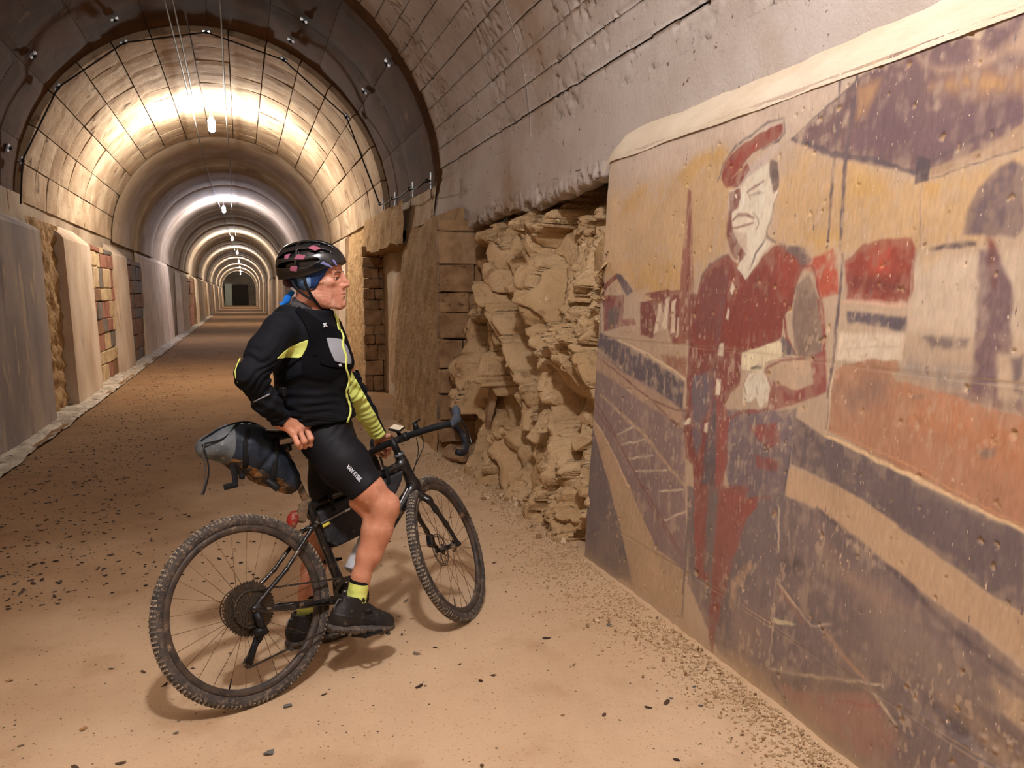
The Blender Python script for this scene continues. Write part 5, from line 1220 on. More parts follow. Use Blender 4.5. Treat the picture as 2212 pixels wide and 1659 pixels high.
# frame bag
f = Field((.30, -.05, .44), (.86, .05, .80), .0045)
fbp = np.array([(.352, .650), (.60, .705), (.815, .752), (.800, .705), (.755, .655), (.640, .600), (.575, .520), (.405, .490), (.372, .525)])
I = np.stack(np.meshgrid(*f.ax, indexing='ij'), -1); d2 = polysd(I[..., [0, 2]].reshape(-1, 2), fbp).reshape(f.D.shape); dy = np.abs(I[..., 1])-.030
f.D = (np.sqrt(np.maximum(d2+.012, 0)**2+np.maximum(dy+.012, 0)**2)+np.minimum(np.maximum(d2+.012, dy+.012), 0)-.012).astype(np.float32)
f.disp(lambda p: .003*fbm(p, 18, 3, 9))
V, F = f.mesh(); FB = obj('frame_bag', newmesh('frame_bag', TW(V), F, True), mat('dusty_black_frame_bag', (34, 36, 40), (48, 50, 54), scale=14, rough=.6, dirt=(96, 90, 84), dscale=22, dth=.6, bump=.0015, bscale=90), None, 'black frame bag hanging inside the bicycle frame behind the rider\'s knee', 'bag')
def fstrap(pts, w, nm, m, fl=.2): return bobj(MB().tube(smooth(pts, 6), w, 8, flat=fl, side=(1, 0, 0)), nm, m, FB)
fstrap([(.352, -.034, .600), (.40, -.036, .612), (.50, -.037, .636)], .004, 'zip', M_STEEL); fstrap([(.356, -.036, .588), (.388, -.038, .596)], .007, 'yellow_tab', mat('yellow_tab', (214, 206, 84), rough=.6), .5)
fstrap([(.47, -.037, .628), (.495, -.038, .634)], .005, 'zip_pull', M_WHITE, .5)
for xx, zz in ((.42, .685), (.72, .75)): fstrap([(xx, -.034, zz-.045), (xx-.004, -.037, zz), (xx-.004, -.024, zz+.034), (xx-.004, .024, zz+.034)], .010, 'strap', M_STRAP)
# bottle, rear light
b = MB().lathe([(0, .030), (.004, .035), (.10, .036), (.115, .031), (.13, .036), (.165, .034), (.178, .022), (.182, .013), (.20, .012)], 24, axis=2).xf(rotm((0, 1, 0), math.radians(42)), (.475, .0, .375))
bobj(b, 'water_bottle', mat('translucent_white_plastic', (214, 220, 230), (190, 192, 196), scale=12, rough=.35, dirt=(150, 120, 88), dscale=18, dth=.6), None, label='white water bottle low in the bicycle frame behind the rider\'s calf', cat='bottle')
f = Field((.18, -.05, .58), (.33, .05, .72), .003)
f.ell((.248, 0, .640), (.024, .024, .040), R=rotm((0, 1, 0), .45), k=.01); f.half((.266, 0, .64), (1, 0, -.4), .004); V, F = f.mesh()
RL = obj('rear_light', newmesh('rear_light', TW(V), F, True), M_RED, None, 'muddy red rear light strapped to the seatpost above the back wheel', 'bicycle light')
f = Field((.22, -.05, .56), (.35, .05, .72), .003); f.box((.283, 0, .648), (.022, .018, .024), R=rotm((0, 1, 0), .4), rd=.006); f.seg((.30, 0, .67), (.325, 0, .70), .020, k=.01); f.disp(lambda p: .003*fbm(p, 40, 2, 3)); V, F = f.mesh()
obj('light_bracket', newmesh('light_bracket', TW(V), F, True), mat('mud_caked_bracket', (128, 104, 78), (88, 72, 56), scale=30, rough=.9, bump=.002, bscale=80), RL)
# ================================================================ RIDER
from mathutils.bvhtree import BVHTree
RID = empty('person', (0.2, 3.2, 0), 'man in black jacket, shorts and helmet standing over the bicycle, hand on its saddle', 'person')
def rp(o): o.parent = RID; o.matrix_parent_inverse = Matrix.Translation((-.2, -3.2, 0)); return o
M_SKIN = mat('tanned_skin', (206, 148, 120), (190, 128, 100), scale=26, rough=.5, spec=.4, bump=.0005, bscale=180, sss=.06, c3=(214, 160, 134), s3=14, t3=.58)
M_FACE = mat('weathered_face_skin', (204, 148, 124), (190, 126, 102), scale=30, rough=.45, spec=.45, bump=.0006, bscale=150, sss=.06, c3=(212, 162, 140), s3=22, t3=.56)
M_JACK = mat('black_softshell', (12, 15, 21), (17, 20, 28), scale=9, rough=.8, bump=.0006, bscale=240, spec=.2)
M_HARN = mat('black_harness_mesh', (9, 10, 14), rough=.9, bump=.0008, bscale=300, spec=.12)
M_YEL = mat('fluorescent_yellow_fabric', (228, 240, 138), (214, 228, 118), scale=12, rough=.7, bump=.0008, bscale=160)
M_GREYR = mat('grey_reflective_fabric', (146, 150, 158), rough=.45)
M_SHORT = mat('black_lycra', (13, 14, 20), (18, 19, 26), scale=7, rough=.65, spec=.25, bump=.0003, bscale=300)
M_SOCKB = mat('black_sock_band', (14, 13, 16), rough=.85)
M_SHOE = mat('scuffed_black_shoe', (26, 25, 27), (40, 36, 34), scale=16, rough=.55, spec=.4, dirt=(92, 80, 68), dscale=28, dth=.6, bump=.0008, bscale=90)
M_SOLE = mat('dusty_grey_sole', (66, 62, 60), (92, 84, 76), scale=22, rough=.85, dirt=(128, 112, 94), dscale=30, dth=.56)
M_HELM = mat('glossy_black_helmet', (12, 13, 17), rough=.22, spec=.6, coat=.3)
M_PINK = mat('dusky_pink_panel', (156, 84, 100), (148, 88, 116), scale=30, rough=.4)
M_PURP = mat('violet_panel', (120, 120, 176), rough=.35)
M_BLUE = mat('blue_bandana', (34, 66, 116), (18, 36, 82), scale=22, rough=.8, bump=.001, bscale=120)
M_BLUEL = mat('pale_blue_bandana', (120, 152, 188), (70, 104, 152), scale=26, rough=.8)
M_BLUEB = mat('bright_blue_bandana', (20, 110, 222), (40, 132, 226), scale=22, rough=.8)
M_GAIT = mat('grey_neck_gaiter', (110, 108, 112), (70, 68, 74), scale=40, rough=.85)
M_EYEW = mat('eyeball', (206, 196, 188), rough=.2); M_IRIS = mat('dark_iris', (44, 32, 26), rough=.15); M_BROW = mat('grey_brown_brow', (96, 70, 58), rough=.9)
M_LIP = mat('lip_skin', (168, 88, 76), rough=.4, sss=.1)
def frame(az, tilt=0, roll=0):
    a = math.radians(az); f = np.array([math.cos(a), math.sin(a), 0]); l = np.array([-math.sin(a), math.cos(a), 0]); u = np.array([0, 0, 1.])
    R = np.stack([f, l, u], 1); R = R@rotm((0, 1, 0), -math.radians(tilt))@rotm((1, 0, 0), math.radians(roll)); return R
parts_V = []; parts_F = []; nv = 0
def addbody(V, F):
    global nv
    parts_V.append(V); parts_F.append(F+nv); nv += len(V)
# ---- head (x forward, y left, z up), built fine
HR = frame(-21, 1, 2); HO = P(688, 603, 3.20)
HW = lambda V: np.asarray(V)@HR.T+HO
f = Field((-.16, -.11, -.20), (.15, .11, .16), .0022)
f.ell((-.016, 0, .045), (.098, .076, .094), k=.02); f.ell((-.045, 0, .03), (.070, .070, .080), k=.02); f.ell((.036, 0, -.024), (.056, .056, .086), k=.03)
f.ell((.050, 0, .040), (.040, .058, .042), k=.02)
for s in (-1, 1):
    f.chain([(-.022, s*.056, -.030), (-.012, s*.053, -.066), (.034, s*.036, -.094), (.078, s*.014, -.106)], [.018, .016, .016, .015], k=.022)
    f.ell((.054, s*.042, -.012), (.024, .020, .018), k=.016); f.seg((.058, s*.044, -.012), (.0, s*.064, -.004), .010, .010, k=.014)
    f.ell((.030, s*.045, -.062), (.030, .014, .030), k=.02)
    f.seg((.085, s*.012, .026), (.070, s*.048, .022), .0085, .0075, k=.012)
    f.ell((.0860, s*.0325, .004), (.0165, .0185, .0120), k=.010, op='s')
f.seg((.078, 0, -.106), (.086, 0, -.100), .0165, k=.014); f.ell((.086, 0, -.099), (.0175, .021, .016), k=.01)
f.chain([(.084, 0, .032), (.0920, 0, .016), (.1010, 0, .002), (.1090, 0, -.011), (.1150, 0, -.0235)], [.0100, .0088, .0082, .0086, .0098], k=.007)
f.ell((.1115, 0, -.0270), (.0120, .0105, .0086), k=.005); f.ell((.0950, 0, -.008), (.0150, .0120, .026), k=.008); f.ell((.0960, 0, -.026), (.0160, .0150, .012), k=.006)
for s in (-1, 1):
    f.ell((.1000, s*.0128, -.0300), (.0110, .0062, .0072), k=.005); f.ell((.106, s*.0065, -.0375), (.0055, .0038, .003), k=.002, op='s')
f.ell((.078, 0, -.060), (.0235, .033, .034), k=.016); f.ell((.074, 0, -.082), (.024, .030, .026), k=.016)
f.seg((.098, 0, -.0385), (.0985, 0, -.050), .0042, k=.006)
LX = .0055
lipu = [(.0775+LX, -.0250, -.0620), (.0905+LX, -.0140, -.0580), (.0960+LX, 0, -.0565), (.0905+LX, .0140, -.0580), (.0775+LX, .0250, -.0620)]
lipl = [(.0780+LX, -.0235, -.0655), (.0900+LX, -.0130, -.0685), (.0945+LX, 0, -.0700), (.0900+LX, .0130, -.0685), (.0780+LX, .0235, -.0655)]
f.chain(lipu, [.0030, .0045, .0048, .0045, .0030], k=.004); f.chain(lipl, [.0030, .0048, .0054, .0048, .0030], k=.004)
f.chain([(.0800+LX, -.0275, -.0640), (.0965+LX, -.0140, -.0632), (.1020+LX, 0, -.0630), (.0965+LX, .0140, -.0632), (.0800+LX, .0275, -.0640)], [.0010, .0016, .0017, .0016, .0010], k=.002, op='s')
f.seg((.1075, -.014, -.0825), (.1075, .014, -.0825), .0050, k=.010, op='s')
for s in (-1, 1):
    f.chain([(.104, s*.0205, -.028), (.0985, s*.0300, -.043), (.0900, s*.0370, -.060), (.0810, s*.0400, -.078)], [.0020, .0028, .0028, .0016], k=.006, op='s')
    # lids over the eyeball
    f.ell((.0715, s*.0325, .0035), (.0140, .0155, .0125), k=.004); f.chain([(.0885, s*.0200, .0020), (.0870, s*.0320, .0030), (.0790, s*.0465, .0022)], [.0028, .0050, .0026], k=.0015, op='s'); f.seg((.0870, s*.020, .0115), (.0740, s*.0490, .0095), .0030, k=.004)
    # ear
    f.ell((-.012, s*.078, -.010), (.020, .007, .031), R=rotm((0, 0, 1), -s*.35), k=.006); f.ell((-.006, s*.088, -.006), (.010, .006, .017), k=.004, op='s')
f.seg((-.030, 0, -.040), (-.062, 0, -.20), .054, .062, k=.03); f.seg((.015, -.028, -.09), (-.03, -.035, -.17), .014, k=.02); f.seg((.015, .028, -.09), (-.03, .035, -.17), .014, k=.02)
f.disp(lambda p: .0007*fbm(p, 60, 3, 3)+.0008*fbm(p*np.array([.5, 1, 2.2]), 70, 2, 5))
V, F = f.mesh(); HEADV = HW(V); HEADT = tris(F); addbody(HEADV, F)
# ---- hands
def hand(lo, hi, wrist, palm, fingers, thumb, h=.0022, fore=None):
    f = Field(lo, hi, h)
    for m_, r in palm: f.seg(wrist, m_, .020, r, k=.014)
    for i in range(len(palm)-1): f.seg(palm[i][0], palm[i+1][0], palm[i][1]*.95, palm[i+1][1]*.95, k=.010)
    for pts, rs in fingers+[thumb]:
        f.chain(pts, rs, k=.0045)
        for j in range(1, len(pts)-1): f.ell(pts[j], (rs[j]*1.10,)*3, k=.004)
    if fore is not None: f.seg(fore, wrist, .027, .023, k=.02)
    f.disp(lambda p: .0005*fbm(p, 90, 2, 3))
    return f.mesh()
Wr = P(610, 912, 3.060)
mc = [P(672, 918, 3.145), P(660, 921, 3.110), P(646, 928, 3.075), P(633, 936, 3.045)]
palm = [(mc[0], .0145), (mc[1], .015), (mc[2], .0145), (mc[3], .0135)]
fing = [([mc[0], P(683, 939, 3.120), P(685, 954, 3.130), P(679, 957, 3.157)], [.0130, .0112, .0100, .0085]),
        ([mc[1], P(671, 947, 3.080), P(671, 960, 3.095), P(664, 960, 3.127)], [.0135, .0118, .0105, .009]),
        ([mc[2], P(657, 953, 3.045), P(658, 964, 3.063), P(652, 961, 3.095)], [.0130, .0115, .0102, .009]),
        ([mc[3], P(643, 958, 3.020), P(648, 966, 3.040), P(645, 962, 3.070)], [.0120, .0104, .0092, .008])]
thumb = ([P(628, 915, 3.095), P(648, 915, 3.160), P(664, 928, 3.180), P(668, 941, 3.170)], [.015, .013, .011, .009])
def bbox(ps, m): ps = np.array(ps); return ps.min(0)-m, ps.max(0)+m
allp = [Wr]+mc+[q for ff in fing for q in ff[0]]+list(thumb[0])
lo, hi = bbox(allp, .04)
V, F = hand(lo, hi, Wr, palm, fing, thumb, fore=P(592, 888, 3.04)); addbody(V, F)
# left hand round the far side of the bar
Wl = P(818, 940, 3.63)
ml = [P(834, 948, 3.700), P(828, 958, 3.705), P(820, 968, 3.700), P(813, 977, 3.690)]
fl_ = [([ml[0], P(846, 952, 3.735), P(848, 961, 3.70), P(842, 962, 3.675)], [.012, .0105, .0095, .0085]),
       ([ml[1], P(842, 962, 3.74), P(844, 968, 3.70), P(836, 967, 3.665)], [.0125, .011, .010, .009]),
       ([ml[2], P(836, 974, 3.735), P(840, 979, 3.70), P(833, 978, 3.665)], [.012, .0105, .0095, .0085]),
       ([ml[3], P(826, 984, 3.72), P(832, 987, 3.69), P(829, 987, 3.665)], [.011, .0095, .0085, .0075])]
tl = ([P(822, 944, 3.64), P(840, 942, 3.63), P(852, 948, 3.64)], [.014, .012, .010])
lo, hi = bbox([Wl]+ml+[q for ff in fl_ for q in ff[0]]+list(tl[0]), .04)
V, F = hand(lo, hi, Wl, [(ml[0], .014), (ml[1], .0145), (ml[2], .014), (ml[3], .013)], fl_, tl, fore=P(805, 925, 3.60)); addbody(V, F)
# ---- trunk, arms and legs of the body (mostly under the clothes)
TA = frame(-30, 0); TB = frame(-8, 0)
hipR, hipL = P(702, 950, 3.17), P(718, 955, 3.33)
kneR, kneL = P(829, 1092, 3.03), P(703, 1130, 3.36)
shR, shL = P(604, 712, 3.035), P(707, 712, 3.365)
elR, elL = P(541, 812, 2.965), P(764, 846, 3.49)
f = Field((-.12, 2.75, .0), (.72, 3.80, 1.50), .006)
f.ell(P(702, 925, 3.25), (.09, .145, .11), R=TB, k=.04); f.ell(P(678, 860, 3.205), (.10, .135, .13), R=TA, k=.05); f.ell(P(664, 770, 3.2), (.115, .155, .14), R=TA, k=.05); f.ell(P(655, 715, 3.2), (.09, .165, .08), R=TA, k=.05)
f.seg(P(657, 700, 3.2), HW((-.05, 0, -.13)), .060, .056, k=.03)
for a, e, w_ in ((shR, elR, Wr), (shL, elL, Wl)): f.chain([a, (a+e)/2, e, (e+w_)/2, w_], [.055, .046, .038, .036, .024], k=.02)
f.chain([hipR, P(745, 1003, 3.125), P(792, 1054, 3.045), kneR], [.080, .072, .064, .056], k=.03)
calfR = [kneR, P(816, 1145, 3.035), P(796, 1200, 3.03), P(779, 1245, 3.025), P(772, 1285, 3.02), P(758, 1325, 3.015)]
f.chain(calfR, [.0545, .0555, .0455, .035, .0325, .034], k=.02)
f.ell(P(846, 1092, 3.02), (.030, .032, .040), k=.025); f.ell(P(806, 1150, 3.05), (.044, .046, .080), k=.03); f.seg(P(846, 1112, 3.02), P(812, 1200, 3.02), .016, .014, k=.03)
f.seg(P(770, 1085, 3.05), P(800, 1118, 3.05), .030, .022, k=.02); f.ell(P(790, 1250, 3.02), (.012, .014, .05), k=.02)
f.chain([hipL, P(714, 1040, 3.34), kneL], [.095, .080, .062], k=.03)
calfL = [kneL, P(692, 1170, 3.36), P(676, 1230, 3.365), P(664, 1280, 3.365), P(658, 1335, 3.36)]
f.chain(calfL, [.062, .058, .050, .037, .034], k=.02)
f.disp(lambda p: .001*fbm(p, 22, 2, 7))
V, F = f.mesh(); addbody(V, F)
body = rp(obj('body', newmesh('body', np.concatenate(parts_V), np.concatenate(parts_F), True), M_SKIN))
body.data.materials.append(M_FACE); mi = np.zeros(len(body.data.polygons), np.int32); mi[:len(parts_F[0])] = 1; body.data.polygons.foreach_set('material_index', mi)
# eyes, brows
def ball(c, r, n=14):
    pr = [(-r*math.cos(t), r*math.sin(t)+1e-4) for t in np.linspace(0, math.pi, n)]; return MB().lathe(pr, 18, axis=0, c=c)
for s in (-1, 1):
    e = ball((.0712, s*.0322, .0032), .0130); e.V = [HW(v) for v in e.V]; eo = rp(e.obj('eye', M_EYEW, None, True))
    q = MB().lathe([(0, .0058), (.0012, .0050), (.0018, .0006)], 16, axis=0).xf(rotm((0, 0, 1), s*.12), (.0832, s*.0345, .0028)); q.V = [HW(v) for v in q.V]; o = q.obj('iris', M_IRIS, eo, True)
    o.matrix_parent_inverse = RID.matrix_basis.inverted() @ Matrix.Identity(4) if False else Matrix.Identity(4)
    b = MB().tube(smooth([(.0935, s*.014, .0235), (.0935, s*.027, .0270), (.0850, s*.041, .0265), (.0740, s*.0520, .0205)], 5), [.0022]*5+[.0030]*5+[.0024]*5+[.0012], 6); b.V = [HW(v) for v in b.V]; rp(b.obj('eyebrow', M_BROW, None, True))
# ---- bandana, helmet
f = Field((-.14, -.11, -.10), (.11, .11, .16), .003)
f.ell((-.016, 0, .045), (.1035, .0815, .099), k=.02); f.ell((-.045, 0, .03), (.077, .077, .088), k=.02); f.ell((-.018, 0, -.012), (.045, .094, .052), k=.02); f.ell((-.016, 0, .030), (.105, .084, .080), k=.02)
f.half((.045, 0, .02), (.62, 0, -.45), .003); f.half((0, 0, -.068), (.25, 0, -1), .003); f.disp(lambda p: .0012*fbm(p, 40, 3, 9))
V, F = f.mesh(); BV = HW(V); band = rp(obj('bandana', newmesh('bandana', BV, F, True), M_BLUE))
patch('ear_flap', BV, tris(F), [(641, 598), (671, 600), (671, 618), (664, 633), (656, 630), (644, 614)], M_BLUEL, band, off=.001, thick=.0015)
tb = MB().tube(smooth([HW((-.10, -.020, -.045)), HW((-.118, -.025, -.068)), HW((-.132, -.03, -.088)), HW((-.150, -.03, -.100))], 5), [.010]*5+[.014]*5+[.009]*5+[.012], 10, flat=.5, side=(0, 0, 1)); rp(tb.obj('bandana_tail', M_BLUEB, None, True))
hc = np.array([-.021, 0, .048]); hr = np.array([.137, .106, .110])
f = Field((-.17, -.115, -.04), (.13, .115, .175), .0028)
X = np.stack(np.meshgrid(*f.ax, indexing='ij'), -1); q = X-hc
def ells(q, r): k0 = np.sqrt(((q/r)**2).sum(-1)); k1 = np.sqrt(((q/(r*r))**2).sum(-1))+1e-9; return k0*(k0-1)/k1
hr2 = hr-.022; tail = .012*np.exp(-((q[..., 0]+.12)/.05)**2); outer = ells(q, hr)-tail
phi = np.degrees(np.arctan2(q[..., 1], q[..., 2]+.012)); xn = q[..., 0]/hr[0]
vent = np.full(f.D.shape, 9.)
for pc, x0, x1, w_ in ((0, -.75, .62, 6), (25, -.80, .74, 8), (-25, -.80, .74, 8), (52, -.88, .66, 8.5), (-52, -.88, .66, 8.5), (77, -.90, .40, 8), (-77, -.90, .40, 8)):
    pcx = pc*(1-.35*np.clip(xn, 0, 1)); w2 = w_*(1-.45*np.clip(xn, 0, 1))
    xc_ = (x0+x1)/2; w2 = w2*np.sqrt(np.clip(1.02-(np.abs((xn-xc_)/((x1-x0)/2))**2.6), 0, 1))
    v = np.maximum((np.abs(phi-pcx)-w2)*.0017*1.0, np.maximum(xn-x1, x0-xn)*.12); vent = np.minimum(vent, v)
    if abs(pc) > 20:      # each side vent is bridged twice
        vent = np.where(((np.abs(xn+.28) < .035)) & (np.abs(phi-pcx) < w2+4), np.maximum(vent, .004), vent)
depth = .0135
D = outer; SM = Field((-.17, -.115, -.04), (.13, .115, .175), .0028); SM.D = outer.astype(np.float32); PV, PF = SM.mesh(); PV = HW(PV); PT = tris(PF)
D = np.maximum(D, -np.maximum(vent, -(ells(q, hr-depth))))
D = np.maximum(D, -ells(q, hr2))
rim = (q[..., 2]+.048-(.006+.33*(q[..., 0]+.02)*(q[..., 0] > -.02)+.05*(q[..., 0]+.02)))*-1
D = np.maximum(D, rim); f.D = D.astype(np.float32)
V, F = f.mesh(); HV = HW(V); lin_ = Field((-.17, -.115, -.04), (.13, .115, .175), .004); lin_.ell(hc, hr-.021, k=.001); lin_.half((0, 0, .020), (.42, 0, -1), .003); LV, LF = lin_.mesh(); helm = rp(obj('helmet', newmesh('helmet', HV, F, True), M_HELM)); HT = tris(F); obj('helmet_liner', newmesh('helmet_liner', HW(LV), LF, True), mat('dark_liner', (7, 8, 14), (8, 12, 30), scale=22, rough=.9), helm)
inner = f.__class__((-.17, -.115, -.04), (.13, .115, .175), .005); q = np.stack(np.meshgrid(*inner.ax, indexing='ij'), -1)-hc
for nm, pl, m in (('pink_panel', [(665, 535.5), (677, 529.5), (694, 536.6), (680, 541.5)], M_PINK), ('pink_panel', [(634, 560), (643.7, 549), (660.5, 552.3), (655, 561)], M_PINK), ('pink_panel', [(614, 560), (615, 551), (627, 548), (621.5, 560)], M_PINK),
                  ('pink_panel', [(625.8, 585), (628, 575), (642, 575), (641, 587)], M_PINK), ('violet_panel', [(691, 568.6), (698.5, 564.5), (719, 576.7), (718, 579)], M_PURP), ('violet_panel', [(717, 561.5), (722, 561), (729, 574), (725, 573)], M_PURP)):
    o = patch(nm, PV, PT, pl, m, helm, off=.0002, thick=.0008)
f2 = Field((-.16, -.08, -.06), (-.06, .08, .04), .003); f2.ell((-.118, 0, -.008), (.024, .050, .024), k=.01); V, F = f2.mesh(); rp(obj('helmet_cradle', newmesh('helmet_cradle', HW(V), F, True), mat('mauve_cradle', (96, 66, 72), rough=.5)))
def tw(pts, r, nm, m, fl=.35, side=(1, 0, 0), n=5): return rp(MB().tube(HW(smooth(pts, n)), r, 8, flat=fl, side=side).obj(nm, m, None, True))
tw([(-.030, -.0960, .020), (-.024, -.0975, -.015), (-.010, -.0840, -.060), (.008, -.060, -.097), (.026, -.036, -.119), (.036, 0, -.128)], .0062, 'chin_strap', M_STRAP, .3)
tw([(-.085, -.080, .004), (-.066, -.0900, -.030), (-.038, -.0880, -.058), (-.008, -.080, -.078)], .0052, 'chin_strap', M_STRAP, .3)
tw([(-.030, .0890, .020), (-.024, .0890, -.020), (-.010, .0790, -.062), (.008, .060, -.097), (.026, .036, -.119), (.036, 0, -.128)], .0055, 'chin_strap', M_STRAP, .3)
# neck gaiter
f = Field((-.16, -.11, -.20), (.06, .11, -.06), .003); f.seg((-.050, 0, -.095), (-.064, 0, -.19), .0625, .068, k=.01); f.half((-.03, 0, -.100), (.42, 0, 1), .004); f.disp(lambda p: .0022*fbm(p*np.array([1, 1, 3]), 34, 2, 2))
V, F = f.mesh(); rp(obj('neck_gaiter', newmesh('neck_gaiter', HW(V), F, True), M_GAIT))
# ---- jacket
def folds(p, a=1.0):
    z = p[:, 2]; r = .0030*fbm(p*np.array([1, 1, 2.6]), 11, 3, 4)
    waist = np.exp(-((z-1.08)/.08)**2); r += .0060*waist*np.sin(150*z+10*vn(p, 7, 2)+24*p[:, 0])*(.5+.5*vn(p, 9, 3))
    for c, rad in ((elR, .12), (Wr, .09), (elL, .12), (Wl, .10)):
        d = np.linalg.norm(p-c, axis=1); ax = (Wr-elR) if c is elR or c is Wr else (Wl-elL); ax = ax/np.linalg.norm(ax)
        r += .0045*np.exp(-(d/rad)**2)*np.sin((p@ax)*190+5*vn(p, 14, 6))
    return a*r
f = Field((-.14, 2.72, .93), (.56, 3.60, 1.56), .005)
f.ell(P(694, 905, 3.23), (.138, .160, .105), R=TA, k=.04); f.ell(P(673, 862, 3.215), (.146, .162, .13), R=TA, k=.05); f.ell(P(672, 790, 3.2), (.143, .176, .15), R=TA, k=.05); f.ell(P(659, 722, 3.2), (.118, .185, .095), R=TA, k=.05)
f.ell(P(700, 790, 3.17), (.10, .10, .12), R=TA, k=.05); f.ell(P(625, 725, 3.22), (.08, .12, .12), R=TA, k=.04)
f.seg(P(630, 680, 3.15), P(660, 665, 3.2), .050, .060, k=.05); f.seg(P(690, 690, 3.28), P(668, 665, 3.2), .050, .060, k=.05)
f.chain([shR, P(572, 762, 3.0), elR+[-.0, 0, 0], elR+(Wr-elR)*.18], [.066, .060, .050, .0485], k=.035)
f.seg(shL, (shL+elL)/2, .068, .060, k=.03)
f.seg(HW((-.056, 0, -.195)), HW((-.028, 0, -.110)), .087, .082, k=.03)                # collar
f.D = np.maximum(f.D, 0*f.D-1) if False else f.D
ng = Field(f.lo, f.lo+f.h*(f.n-1), f.h); 
f.seg(HW((-.055, 0, -.150)), HW((-.030, 0, -.085)), .072, .074, k=.004, op='s')
cp = HW((-.038, 0, -.112)); f.half(cp, HR@np.array([.40, 0, 1.0]), .004) if False else None
# trim the collar top only near the neck
X = np.stack(np.meshgrid(*f.ax, indexing='ij'), -1); n1 = HR@np.array([.16, 0, 1.0]); n1 = n1/np.linalg.norm(n1); d1 = (X-HW((-.038, 0, -.112)))@n1; near = np.linalg.norm(X-HW((-.04, 0, -.13)), axis=-1) < .15
f.D = np.where(near, np.maximum(f.D, d1), f.D).astype(np.float32)
hemc = P(690, 908, 3.2); nh = np.array([.06, 0, -1.0]); nh /= np.linalg.norm(nh); d2 = (X-hemc)@nh; armd = np.linalg.norm(np.cross(X-elR, (Wr-elR)/np.linalg.norm(Wr-elR)), axis=-1)
f.D = np.maximum(f.D, d2).astype(np.float32)
f.disp(folds)
V, F = f.mesh(); JV, JT = V, tris(F); jack = rp(obj('jacket', newmesh('jacket', V, F, True), M_JACK))
fs = Field(np.minimum(elR, Wr)-.10, np.maximum(elR, Wr)+.10, .0045); wn = (Wr-elR)/np.linalg.norm(Wr-elR)
fs.chain([P(572, 762, 3.0)*.45+elR*.55, elR, P(574, 867, 3.01), P(606, 906, 3.06)], [.0545, .0490, .0430, .0385], k=.035)
X = np.stack(np.meshgrid(*fs.ax, indexing='ij'), -1); fs.D = np.maximum(fs.D, (X-(Wr-wn*.004))@wn).astype(np.float32); fs.disp(folds)
V, F = fs.mesh(); SLV, SLT = V, tris(F); slR = rp(obj('right_sleeve', newmesh('right_sleeve', V, F, True), M_JACK))
def ribbon(pts, w):
    p = np.array(pts, float)
    if np.isscalar(w) and len(p) > 2: p = smooth(p, 5)
    p = p; t = np.gradient(p, axis=0); n = np.stack([-t[:, 1], t[:, 0]], 1); n /= np.linalg.norm(n, axis=1)[:, None]; w = np.broadcast_to(w, len(p))[:, None]/2
    return list(map(tuple, np.concatenate([p+n*w, (p-n*w)[::-1]])))
jp = lambda nm, pl, m, **k: patch(nm, JV, JT, pl, m, jack, **k)
jp('yellow_side_panel', [(597.8, 775), (612, 761), (627, 749.5), (648, 740), (666.3, 733.4), (661.6, 752.3), (655, 765), (649.7, 773.9), (620, 772)], M_YEL, off=.0008)
h_o = jp('harness', [(648, 668), (664, 676), (688, 694), (716, 705), (735, 716), (737, 733), (703, 731), (709, 757), (721, 781), (753, 786), (757, 796), (740, 800), (712, 822), (682, 818), (655, 812), (651, 778), (663, 752), (668, 733), (672, 712), (662, 694)], M_HARN, off=.0035, thick=.003)
jp('reflective_panel', [(702.6, 730.6), (720, 733), (733.6, 735.6), (746, 750.9), (754.4, 777.2), (754, 786.5), (738, 785), (721.2, 781.4), (711, 758)], M_GREYR, off=.0080, thick=.002)
jp('zip', ribbon([(731, 714), (736.8, 730), (735.8, 749.5), (742.7, 771.7), (742.3, 793.8), (749, 818.8), (742.6, 849.3), (752, 885.3), (746.5, 908)], 2.6), M_YEL, off=.0125, thick=.002)
jp('zip_garage', ribbon([(722, 676), (726, 690), (731, 714)], 5), M_YEL, off=.006, thick=.002)
jp('side_strap', ribbon([(598, 826), (628, 817), (657, 806)], 5.5), M_HARN, off=.004, thick=.003); jp('side_strap', ribbon([(598, 812), (622, 792), (652, 772)], 3.5), M_HARN, off=.004, thick=.003)
jp('shoulder_strap', ribbon([(642, 668), (656, 690), (668, 712), (676, 740), (680, 770)], 11), M_HARN, off=.006, thick=.003)
jp('chest_strap', ribbon([(690, 782), (715, 789), (756, 792)], 7), M_HARN, off=.009, thick=.003)
for (cx, cy) in ((697.6, 705), (730.3, 788.8)):
    for a in (.6, 2.2):
        u = np.array([math.cos(a), math.sin(a)])*5.2; jp('white_logo_mark', ribbon([(cx-u[0], cy-u[1]), (cx, cy), (cx+u[0], cy+u[1])], [1.4, 3.0, 1.4]), M_WHITE, off=.0125, thick=.001)
patch('arm_band', SLV, SLT, ribbon([(547, 868.5), (564, 860), (582, 851.5)], 3.2), M_GREYR, slR, off=.0015)
jp('hem_band', ribbon([(612, 902), (650, 900), (700, 903), (752, 908)], 9), M_JACK, off=.001, thick=.002)
rp(MB().tube([P(519, 773, 2.95), P(512, 788, 2.94), P(507.5, 802, 2.93), P(509.0, 816, 2.93), P(517, 833, 2.95), P(528, 852, 2.97)], .0022, 6).obj('elbow_piping', M_YEL, None, True))
g = MB(); g.box((-.015, -.012, -.018), (.015, .012, .018), .004); g.tube([(0, -.012, 0), (0, -.022, 0)], .010, 10); g.xf(frame(-40), P(610, 846, 3.055)); rp(g.obj('belt_clip', M_BLACK)); 
